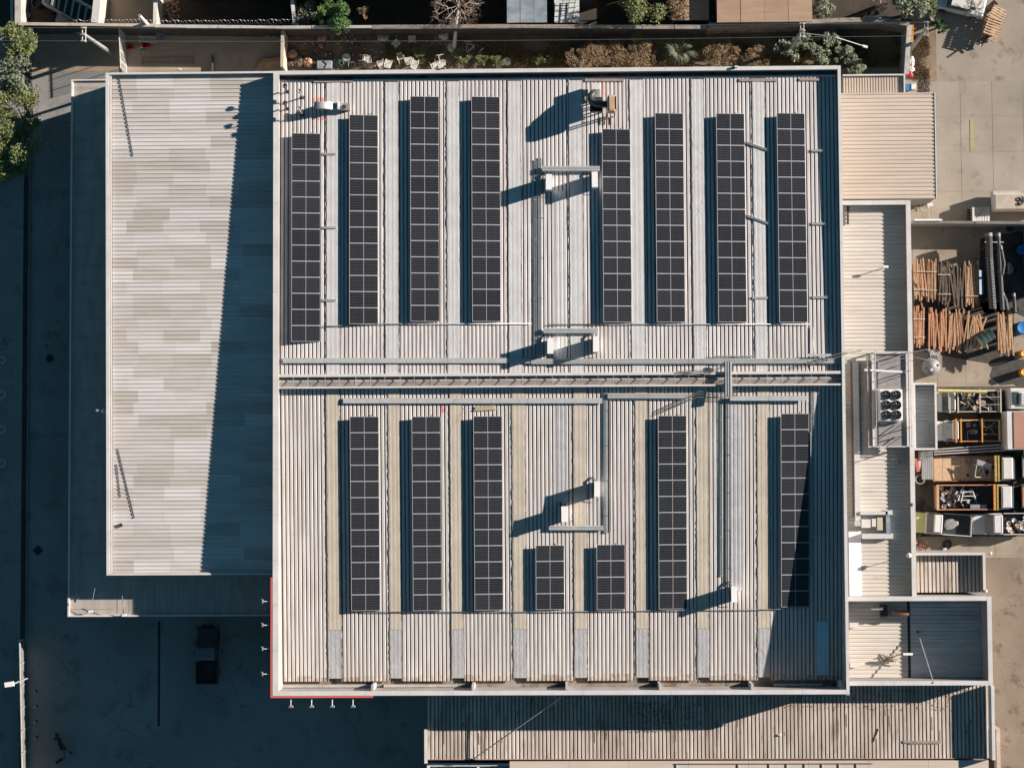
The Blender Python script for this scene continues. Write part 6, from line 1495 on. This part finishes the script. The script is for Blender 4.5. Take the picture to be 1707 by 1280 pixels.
def junk(name, label, pt, b, n, ks, z=.15, cat='scrap load'):
    """loose load lying in a truck bed"""
    bx0, bx1, hw, zb = b; q = pt((bx0+bx1)/2, 0, zb); t = thing(name, label, cat, q)
    for i in range(n):
        x = random.uniform(bx0+.3, bx1-.4); y = random.uniform(-hw+.25, hw-.25); k = random.choice(ks); r = random.random()
        if r < .45:
            a = random.uniform(0,3.14); l = random.uniform(.2,.6); MB().bar(pt(x-math.cos(a)*l,max(-hw+.1,min(hw-.1,y-math.sin(a)*l)),zb+.1+random.random()*z), pt(min(x+math.cos(a)*l,bx1-.1),max(-hw+.1,min(hw-.1,y+math.sin(a)*l)),zb+.15+random.random()*z),.06,.05).build('scrap_bar', K[k], t)
        elif r < .75: MB().obox(pt(x,y,zb+.12+random.random()*z),(random.uniform(.15,.5),random.uniform(.12,.4),.08),random.uniform(0,3),rx=random.uniform(-.3,.3)).build('scrap_plate', K[k], t)
        else: p_ = pt(x,y,zb+.1); MB().lathe(p_,[(.16,0),(.2,.1),(.18,.16),(.08,.12),(.001,.12)],10).build('scrap_wheel', K[k], t)
    return t
# T1 pickup facing left with beige rack
t1, p1, b1 = vehicle('pickup_truck', 'white pickup facing the annex with a beige pipe rack, topmost of the trucks', 'pickup truck', 1609, 669, 180, 5.4, 1.72, (.85,1.55), (1.75,2.7), rack='beige', roofk='carwhite')
junk('scrap_load', 'mixed pale scrap lying in the bed under the beige rack', p1, b1, 34, ['whitepl','galv','rust','wood_p','parapet_in','dkmetal'], .3)
a, b = P(1564,651,2.4), P(1646,653,2.4); tag(MB().tube([(a.x,a.y,2.25),(b.x,b.y,2.25)],.13,10).build('yellow_tube', K['yellow']), 'long pale yellow tube carried on the beige rack', 'tube')
# T2
t2, p2, b2_ = vehicle('pickup_truck', 'white pickup facing the annex with an orange rack, second truck from the top', 'pickup truck', 1612, 718, 180, 5.3, 1.72, (.75,1.35), (1.95,2.65), rack='orange', bedk='dkmetal')
junk('scrap_load', 'few thin dark bars lying in the bed under the orange rack', p2, b2_, 10, ['dkmetal','rust','galv'], .1)
# T3 flatbed
t3, p3, b3 = vehicle('flatbed_truck', 'flatbed truck with wooden floor and mustard headboard facing right', 'truck', 1622, 781, 0, 6.5, 2.05, (2.05,3.05), None, flat='wood', headboard='mustard', hcab=1.9, zbed=.95)
q = p3(.55,-.05,1.0); t = thing('metal_cage', 'pale tilted metal stand with crossed bars on the wooden flatbed', 'stand', q)
for a_, b_ in (((-.6,-.7),(-.4,.8)),((-.4,.8),(.9,.45)),((.9,.45),(.6,-.75)),((.6,-.75),(-.6,-.7)),((-.3,.3),(.75,0)),((-.35,-.2),(.5,.6)),((0,-.7),(.2,.6)),((.3,-.7),(-.1,.6))):
    MB().bar((q[0]+a_[0]*.9,q[1]+a_[1]*.9,1.55),(q[0]+b_[0]*.9,q[1]+b_[1]*.9,1.75),.05,.05).build('bar', K['whitepl'], t)
MB().hexa([(q[0]-.4,q[1]+.35,1.7),(q[0]+.7,q[1]+.1,1.7),(q[0]+.8,q[1]+.4,1.8),(q[0]-.35,q[1]+.8,1.8),(q[0]-.4,q[1]+.35,1.74),(q[0]+.7,q[1]+.1,1.74),(q[0]+.8,q[1]+.4,1.84),(q[0]-.35,q[1]+.8,1.84)]).build('tray', K['frame'], t)
for s in (-.5,.6): MB().box(q[0]+s-.03,q[0]+s+.03,q[1]-.6,q[1]-.54,.98,1.6).build('leg', K['whitepl'], t); MB().box(q[0]+s-.03,q[0]+s+.03,q[1]+.3,q[1]+.36,.98,1.7).build('leg', K['whitepl'], t)
junk('scrap_load', 'small rusty wires and yellow bits beside the headboard of the flatbed', p3, (b3[0]+2.4,b3[1],b3[2],b3[3]), 10, ['rust','yellow','dkmetal'], .2)
# T4 scrap truck
t4, p4, b4 = vehicle('scrap_truck', 'truck with deep timber sided bed full of dark scrap facing right', 'truck', 1622, 828.5, 0, 6.2, 2.05, (2.0,2.95), None, flat='deep', bedk='cardark', headboard='mustard', hcab=1.9, cargo='scrap', zbed=.8)
bx0,bx1,hw,zb = b4
for y0_,y1_ in ((-hw,-hw+.08),(hw-.08,hw)): MB().hexa([p4(bx0,y0_,zb),p4(bx1-.2,y0_,zb),p4(bx1-.2,y1_,zb),p4(bx0,y1_,zb),p4(bx0,y0_,zb+.95),p4(bx1-.2,y0_,zb+.95),p4(bx1-.2,y1_,zb+.95),p4(bx0,y1_,zb+.95)]).build('timber_side', K['wood_r'], t4)
MB().hexa([p4(bx0,-hw,zb),p4(bx0+.2,-hw,zb),p4(bx0+.2,hw,zb),p4(bx0,hw,zb),p4(bx0,-hw,zb+.97),p4(bx0+.2,-hw,zb+.97),p4(bx0+.2,hw,zb+.97),p4(bx0,hw,zb+.97)]).build('timber_side', K['wood'], t4)
junk('scrap_load', 'heap of dark and silver scrap filling the timber sided truck bed', p4, (bx0+.1,bx1-1.2,hw,zb), 46, ['whitepl','galv','dkmetal','dkmetal','black','cloth_blue','frame'], .5)
q = p4(-.55,.1,1.85); t = thing('bent_rack', 'white bent tube frame lying on the scrap in the truck', 'frame', q)
MB().tube([(q[0]-.6,q[1]-.45,1.85),(q[0]-.45,q[1]+.35,1.9),(q[0]+.35,q[1]+.35,1.9),(q[0]+.55,q[1]-.2,1.85)],.035,6).build('tube', K['white'], t); MB().tube([(q[0]-.5,q[1]+.0,1.9),(q[0]+.45,q[1]+.0,1.9)],.03,6).build('tube', K['white'], t)
q = p4(.3,-.75,1.5); tag(MB().obox(q,(1.3,.32,.1),0).build('blue_plank', K['cloth_blue']), 'pale blue panel lying on the scrap along the truck side', 'panel')
# T5 yellow bonnet pickup (facing left)
t5, p5, b5 = vehicle('pickup_truck', 'white pickup with pale yellow bonnet and dark bed under the annex wall', 'pickup truck', 1571, 873, 176, 4.7, 1.75, (.05,.85), (1.25,2.3), hoodpaint='ylw_pale', bedk='cardark')
blob('tarpaulin','grey crumpled tarpaulin in the bed behind the yellow bonnet pickup cab',1586,873,.6,1.0,'deck','tarpaulin',.75,.4,.08).location.z = .8
# T6
t6, p6, b6 = vehicle('pickup_truck', 'white pickup with plain white bonnet behind the yellow bonnet one', 'pickup truck', 1669, 873, 180, 4.9, 1.75, (-.05,.8), (1.3,2.42))
junk('scrap_load', 'pale branches and boxes in the bed of the plain white pickup', p6, b6, 26, ['whitepl','wood','parapet_in','dkmetal'], .3)
# vehicles cut by the right edge
q = P(1704,664,1.5); t = thing('white_truck', 'white truck cab cut by the right edge above the terracotta roofed truck', 'truck', (q.x,q.y,0))
MB().obox((q.x,q.y,.95),(2.2,1.75,1.3),0,taper=.95).build('cab', K['carwhite'], t, bevel=.12); MB().obox((q.x-.55,q.y,1.5),(.55,1.3,.3),0,taper=.8).build('windscreen', K['glass'], t); MB().obox((q.x+.3,q.y-.05,1.72),(1.0,1.1,.14),0,taper=.9).build('cab_roof', K['carwhite'], t, bevel=.04)
for i in range(4): MB().box(q.x+.0,q.x+.6,q.y-.45+i*.25,q.y-.40+i*.25,1.80,1.82).build('roof_rib', K['galv'], t)
for s in (-.8,.8): MB().tube([(q.x-.6,q.y+s*.9,.35),(q.x-.6,q.y+s,.35)],.35,12).build('wheel', K['black'], t)
x0,x1,y0,y1 = RC(1679,685,1760,749,2.6); t = thing('box_truck', 'truck body with terracotta roof and white sides at the right edge', 'truck', ((x0+x1)/2,(y0+y1)/2,0))
MB().box(x0,x1,y0,y1,.7,2.5).build('box_body', K['carwhite'], t, bevel=.04); MB().box(x0+.55,x1,y0+.1,y1-.05,2.503,2.55).build('roof_panel', K['containr'], t)
for x in (x0+.9,): MB().tube([(x,y0+.05,.4),(x,y0+.3,.4)],.4,12).build('wheel', K['black'], t); MB().tube([(x,y1-.3,.4),(x,y1-.05,.4)],.4,12).build('wheel', K['black'], t)
for lb, py, k in (('dark truck front with pale grille cut by the right edge below the terracotta roof',778,'galv'),('open timber bed cut by the right edge beside the scrap truck',828,'wood_r')):
    q = P(1722,py,1.2); t = thing('parked_truck', lb, 'truck', (q.x,q.y,0)); MB().obox((q.x,q.y,.8),(1.6+.2,1.9,.9),0).build('body', K['dkmetal'], t)
    for s in (-.85,.85): MB().obox((q.x,q.y+s,1.35),(1.8,.09,.35),0).build('side_panel', K[k], t)
    MB().obox((q.x-.86,q.y,1.35),(.09,1.8,.35),0).build('side_panel', K[k], t)
    for i in range(4): MB().obox((q.x-.5,q.y-.6+i*.4,1.3),(.5,.12,.1),.2*i).build('bar', K['whitepl'], t)
    MB().tube([(q.x-.3,q.y-.95,.35),(q.x-.3,q.y-.7,.35)],.35,12).build('wheel', K['black'], t); MB().tube([(q.x-.3,q.y+.7,.35),(q.x-.3,q.y+.95,.35)],.35,12).build('wheel', K['black'], t)
a, b = P(1558,755,1.6), P(1688,751,1.6); t = thing('pipe_rails', 'long pale pipes lying between the orange rack pickup and the flatbed', 'pipe', (a.x,a.y,0))
for i, o in enumerate((-.12,.08,.28)): MB().tube([(a.x,a.y+o,1.35),(b.x,b.y+o*1.2+.2,1.5)],.05,6).build('pipe', K['frame'], t)
for x in (a.x+.8,b.x-.8): MB().box(x-.06,x+.06,a.y-.2,a.y+.4,0,1.28).build('trestle', K['dkmetal'], t)
# debris south of the pickups
t = thing('scrap_heap', 'rusty scrap heap against the annex wall below the yellow bonnet pickup', 'scrap heap', P(1533,910,0))
for i in range(16):
    q = P(1528+random.uniform(0,16),896+random.uniform(0,22),.4); MB().bar((q.x,q.y,.1),(q.x+random.uniform(-.4,.4),q.y+random.uniform(-.7,.7),.3+random.random()*.4),.07,.06).build('scrap_bar', K['rust' if i % 3 else 'wood_r'], t)
q = P(1580,908,.4); t = thing('tyre', 'black tyre with a pale scrap on it lying south of the pickups', 'tyre', (q.x,q.y,0)); MB().ring((q.x,q.y,.14),.28,.11,18,8).build('tyre_ring', K['black'], t); MB().obox((q.x-.2,q.y-.35,.2),(.3,.2,.1),.4).build('rag', K['whitepl'], t)
# dark parked car in the shaded court (facing down)
vehicle('dark_pickup', 'dark pickup parked alone in the shaded court below the canopy', 'pickup truck', 345, 1091, 90, 4.7, 1.78, (-.45,.65), (1.15,2.3), paint='cardark', bedk='black', roofk='carlid')
# parked scooters and little bollard marks at the left bottom
def scooter(lb, px, py, rz, k):
    q = P(px, py, .8); t = thing('scooter', lb, 'scooter', (q.x,q.y,0)); a = R_(rz)
    def pt(x,y,z): return rotpt((q.x,q.y),a,x,y,z)
    for x in (-.55,.6): MB().tube([pt(x,-.05,.25),pt(x,.05,.25)],.25,14).build('wheel', K['black'], t)
    MB().obox(pt(-.3,0,.55),(.75,.30,.35),a,taper=.8).build('body', K[k], t, bevel=.05); MB().obox(pt(-.3,0,.78),(.65,.25,.1),a).build('seat', K['black'], t)
    MB().obox(pt(.2,0,.35),(.4,.28,.06),a).build('footboard', K['dkmetal'], t); MB().obox(pt(.48,0,.65),(.12,.34,.6),a,ry=-.3).build('front_shield', K[k], t)
    MB().tube([pt(.42,-.32,.98),pt(.45,0,1.0),pt(.42,.32,.98)],.025,6).build('handlebar', K['dkmetal'], t)
scooter('dark scooter parked at the lower left of the shaded court, upper one', 98, 1238, 120, 'cardark')
scooter('grey scooter parked at the lower left of the shaded court, lower one', 104, 1264, 35, 'galv')
for i, py in enumerate((1152,1177,1203,1229)):
    q = P(59, py, .4); t = thing('bollard', ('upmost','second','third','lowest')[i]+' dark bollard of the four in line by the kerb at lower left', 'bollard', (q.x,q.y,0), 'bollards along the kerb')
    MB().cyl((q.x,q.y,0),.08,.6,10).build('post', K['dkmetal'], t); MB().cyl((q.x,q.y,.6),.1,.06,10,.06).build('cap', K['galv'], t)
# fence wall at bottom left, street lamp
a, b = P(33,1068,1.5), P(38,1330,1.5); t = thing('fence_wall', 'tall thin sheet fence along the street catching light at lower left', 'fence', (a.x,a.y,0))
n = 7
for i in range(n):
    p, q = a.lerp(b,i/n), a.lerp(b,(i+1)/n); MB().hexa([(p.x-.05,p.y,.0),(q.x-.05,q.y+.03,.0),(q.x+.05,q.y+.03,.0),(p.x+.05,p.y,.0),(p.x-.05,p.y,1.5),(q.x-.05,q.y+.03,1.5),(q.x+.05,q.y+.03,1.5),(p.x+.05,p.y,1.5)]).build('fence_panel', K['fence_sheet'], t)
    MB().bar((p.x-.1,p.y,1.52),(p.x+.32,p.y+.12,1.62),.05,.06).build('bracket', K['galv'], t)
    MB().box(p.x-.07,p.x+.07,p.y-.07,p.y+.07,0,1.56).build('post', K['galv'], t)
MB().bar((a.x,a.y,1.54),(b.x,b.y,1.54),.08,.06).build('fence_cap', K['roof_g'], t)
q = P(18,1140,4.6); b = P(36,1134,2.3); t = thing('street_lamp', 'street lamp with flat white head reaching over the sheet fence', 'street lamp', (b.x,b.y,0))
MB().cyl((b.x,b.y,0),.07,4.4,8).build('pole', K['galv'], t); MB().tube([(b.x,b.y,4.4),(q.x,q.y,4.6)],.05,6).build('arm', K['beige'], t); MB().obox((q.x-.1,q.y,4.65),(.75,.38,.1),.15).build('lamp_head', K['white'], t)

# ------------------------------------------------------------------ concrete yard: container, boards, pallets
x0,x1,y0,y1 = RC(1659,323,1760,349,1.6); t = thing('white_container', 'long white flat container at the right edge above the wall', 'container', ((x0+x1)/2,(y0+y1)/2,0))
MB().box(x0,x1,y0,y1,.15,1.5).build('container_body', K['parapet'], t, bevel=.06); MB().box(x0+.05,x1,y0+.05,y1-.05,1.503,1.55).build('lid', K['cream_wall'], t)
MB().box(x0-.05,x0+2.2,y1-.02,y1+.30,.4,1.2).build('step', K['parapet_in'], t)
xa = P(1700,336,1.6).x
for i in range(7): MB().ring((xa+random.uniform(-.2,.3),(y0+y1)/2+random.uniform(-.3,.3),1.58),random.uniform(.08,.18),.02,10,4).build('drain_coil', K['dkmetal'], t)
x0,x1,y0,y1 = RC(1621,346,1650,369,1.0); t = thing('board_stack', 'stack of grey-white boards with a long slash on top behind the low wall', 'boards', ((x0+x1)/2,(y0+y1)/2,0))
for i in range(7):
    a = x0+(x1-x0)*i/7; MB().box(a+.01,a+(x1-x0)/7-.01,y0+random.uniform(-.05,.05),y1+random.uniform(-.04,.06),.05,.95+random.uniform(-.03,.03)).build('board', K['parapet'], t)
MB().bar((x0+.45,y0+.3,.99),(x0+.95,y1-.05,1.0),.035,.03).build('strip', K['dkmetal'], t)
for i in range(5): MB().box(x0-.25,x0-.02,y0+.1+i*.22,y0+.16+i*.22,.05,.8).build('bracket', K['dkmetal'], t)
x0,x1,y0,y1 = RC(1524,368,1570,370.5,2.1); tag(MB().box(x0,x1,y0+.10,y1+.12,2.14,2.20).build('white_beam', K['white']), 'white beam lying on the low wall next to the annex corner', 'beam')
t = thing('trolley', 'tangle of pale trolley bars at the corner of the cream roofed shed', 'trolley', P(1540,345,0))
for a_, b_ in (((1524,352),(1543,338)),((1526,340),(1530,356)),((1531,338),(1535,354)),((1543,334),(1558,334)),((1540,340),(1552,350)),((1536,358),(1545,367)),((1548,352),(1550,366)),((1560,330),(1563,326)),((1524,345),(1545,352))):
    p, q = P(*a_,.9), P(*b_,.9); MB().bar((p.x,p.y,.6+random.random()*.4),(q.x,q.y,.7+random.random()*.3),.07,.06).build('bar', K['beige' if random.random()<.6 else 'rust'], t)
MB().obox((P(1550,342,.8).x,P(1550,342,.8).y,.75),(.5,.3,.3),.3).build('basket', K['whitepl'], t)
def pallet():
    r = thing('pallet', 'x', 'pallet', (0,0,0), 'wooden pallets at the top right')
    for i in range(7): MB().box(-.6+i*.187,-.6+i*.187+.10,-.5,.5,.12,.145).build('deck_board', K['wood_p'], r)
    for y in (-.48,-.05,.38): MB().box(-.6,.62,y,y+.10,.025,.115).build('stringer', K['wood_p'], r)
    for i in (0,3,6): MB().box(-.6+i*.187,-.6+i*.187+.10,-.5,.5,.0,.024).build('bottom_board', K['wood_p'], r)
    return r
pl = pallet()
for px, py, z, rz, sc, lb in ((1661,26,.90,62,1.15,'pale slatted pallet at the top right, uppermost in the picture'),(1655,45,.95,70,1.2,'pale pallet on the tilted pallet stack, middle one'),(1652,52,.55,66,1.2,'pallet under the middle of the tilted stack'),(1660,30,.35,58,1.15,'lower pallet beneath the uppermost slatted pallet'),(1650,50,.15,75,1.2,'bottom pallet of the tilted stack')):
    q = P(px, py, z+.15); c = place(pl, (q.x,q.y,z), R_(rz), lb, sc); c.rotation_euler.x = R_(random.uniform(-6,6)); 
erase(pl)
for i, (a_, b_, w_) in enumerate((((1636,60),(1641,38),.10),((1630,68),(1655,60),.12),((1636,76),(1648,56),.2),((1640,22),(1660,4),.5),((1628,72),(1634,76),.15))):
    p, q = P(*a_,.8), P(*b_,.8); tag(MB().bar((p.x,p.y,.5),(q.x,q.y,.9),w_,.08).build('scrap_timber', K['galv'] if i == 0 else K['wood_d'] if i != 4 else K['whitepl']), ('thin grey bar leaning on the pallet stack','dark plank at the foot of the pallet stack','wide dark plank under the tilted pallets','dark crate board between the pallets and the tree','small pale scrap left of the pallet stack')[i], 'plank')
q = P(1636,8,1.0); t = thing('parked_car', 'pale grey car half hidden by bare branches at the top right', 'car', (q.x-1.6,q.y,0))
MB().obox((q.x-1.6,q.y+.2,.65),(4.2,1.7,.7),R_(-14),taper=.93).build('body', K['carwhite'], t, bevel=.12); MB().obox((q.x-1.7,q.y+.22,1.15),(2.2,1.4,.45),R_(-14),taper=.78).build('windows', K['glass'], t, bevel=.05); MB().obox((q.x-1.7,q.y+.22,1.41),(1.5,1.1,.06),R_(-14)).build('car_roof', K['carwhite'], t)
for sx in (-1.3,1.3):
    for sy in (-.8,.8): p = rotpt((q.x-1.6,q.y+.2),R_(-14),sx,sy,.32); MB().tube([(p[0],p[1]-.1,.32),(p[0],p[1]+.1,.32)],.32,12).build('wheel', K['black'], t)
q = P(1556,32,.8); t = thing('white_lattice', 'white folding lattice strips standing by the thick pole', 'lattice', (q.x-.2,q.y,0))
for i in range(8):
    MB().bar((q.x-.35+.06*i,q.y+.3-i*.14,.7),(q.x+.0+.06*i,q.y+.15-i*.14,.8),.05,.04).build('strip', K['whitepl'], t); MB().bar((q.x-.2+.06*i,q.y+.3-i*.14,.8),(q.x-.25+.06*i,q.y+.08-i*.14,.8),.05,.04).build('strip', K['whitepl'], t)
a, b = P(1519,42,1.2), P(1519,70,1.2); tag(MB().bar((a.x+.1,a.y,1.2),(b.x+.1,b.y,1.0),.20,.1).build('orange_plank', K['orange']), 'orange plank standing along the grey end wall of the dark yard', 'plank')
for i, (px, py, k, lb) in enumerate(((1519,103,'whitepl','white rag heap at the foot of the end wall, upper one'),(1519,116,'whitepl','small white rag just above the red cloth'),(1517,125,'redpl','red cloth lying at the end of the grey wall'))):
    blob('cloth_heap', lb, px, py, .3, .2, k, 'cloth', 1.5 if i == 0 else .9, i, .3)
q0 = P(1517,146,.6); t = thing('junk_table', 'small blue and white topped stand beside the lean-to roof', 'stand', (q0.x,q0.y,0))
MB().box(q0.x-.35,q0.x+.1,q0.y-.2,q0.y+.3,.3,.55).build('blue_top', K['bluepl'], t); MB().box(q0.x+.12,q0.x+.5,q0.y-.15,q0.y+.3,.3,.6).build('white_top', K['whitepl'], t); MB().box(q0.x-.3,q0.x+.4,q0.y-.1,q0.y+.2,0,.29).build('leg_box', K['dkmetal'], t)
for i in range(4): MB().box(q0.x-.4+i*.15,q0.x-.35+i*.15,q0.y-.55,q0.y-.2,.3,.34).build('slat', K['whitepl'], t)
litter('brushwood', (1534,134,1548,155), 150, 'wood_d', .2)
for i, (px, py, s, lb) in enumerate(((1649,292,.3,'pale paint splash on the concrete yard south of the yellow line'),)): pass
# hanging little things on yard
q = P(1566,1215,1.0)
x0,x1,y0,y1 = RC(1650,1213,1668,1330,1.2); t = thing('trough', 'open topped long cream trough beside the east end of the south annex', 'trough', ((x0+x1)/2,(y0+y1)/2,0))
MB().box(x0+.12,x1-.1,y0,y1-.12,.0,.3).build('trough_floor', K['soil_d'], t); MB().box(x1-.3,x1,y0,y1,.0,1.2).build('trough_side', K['cream_wall'], t); MB().box(x0,x1-.31,y1-.12,y1,.0,1.2).build('trough_side', K['cream_wall'], t)
for lb, px, py in (('small white hook lamp at the north east corner of the ribbed shed',1652,922),('small white knob at the south east corner of the ribbed shed',1644,985),('small white knob on the annex east parapet near the ribbed shed',1515,922)):
    q = P(px,py,5.2); t = thing('corner_lamp', lb, 'lamp', (q.x,q.y,4.9)); MB().lathe((q.x,q.y,5.05),[(.001,-.12),(.1,-.06),(.12,.03),(.001,.12)],12).build('globe', K['white'], t, smooth=True); MB().bar((q.x,q.y,5.0),(q.x-.35,q.y-.35 if py < 950 else q.y,4.95),.05,.05).build('arm', K['whitepl'], t)
a, b = P(1654,1111,.05), P(1712,1089,.05); tag(MB().bar((a.x,a.y,.03),(b.x+1,b.y+.4,.03),.05,.03).build('ground_crack', K['joint']), kind='structure')
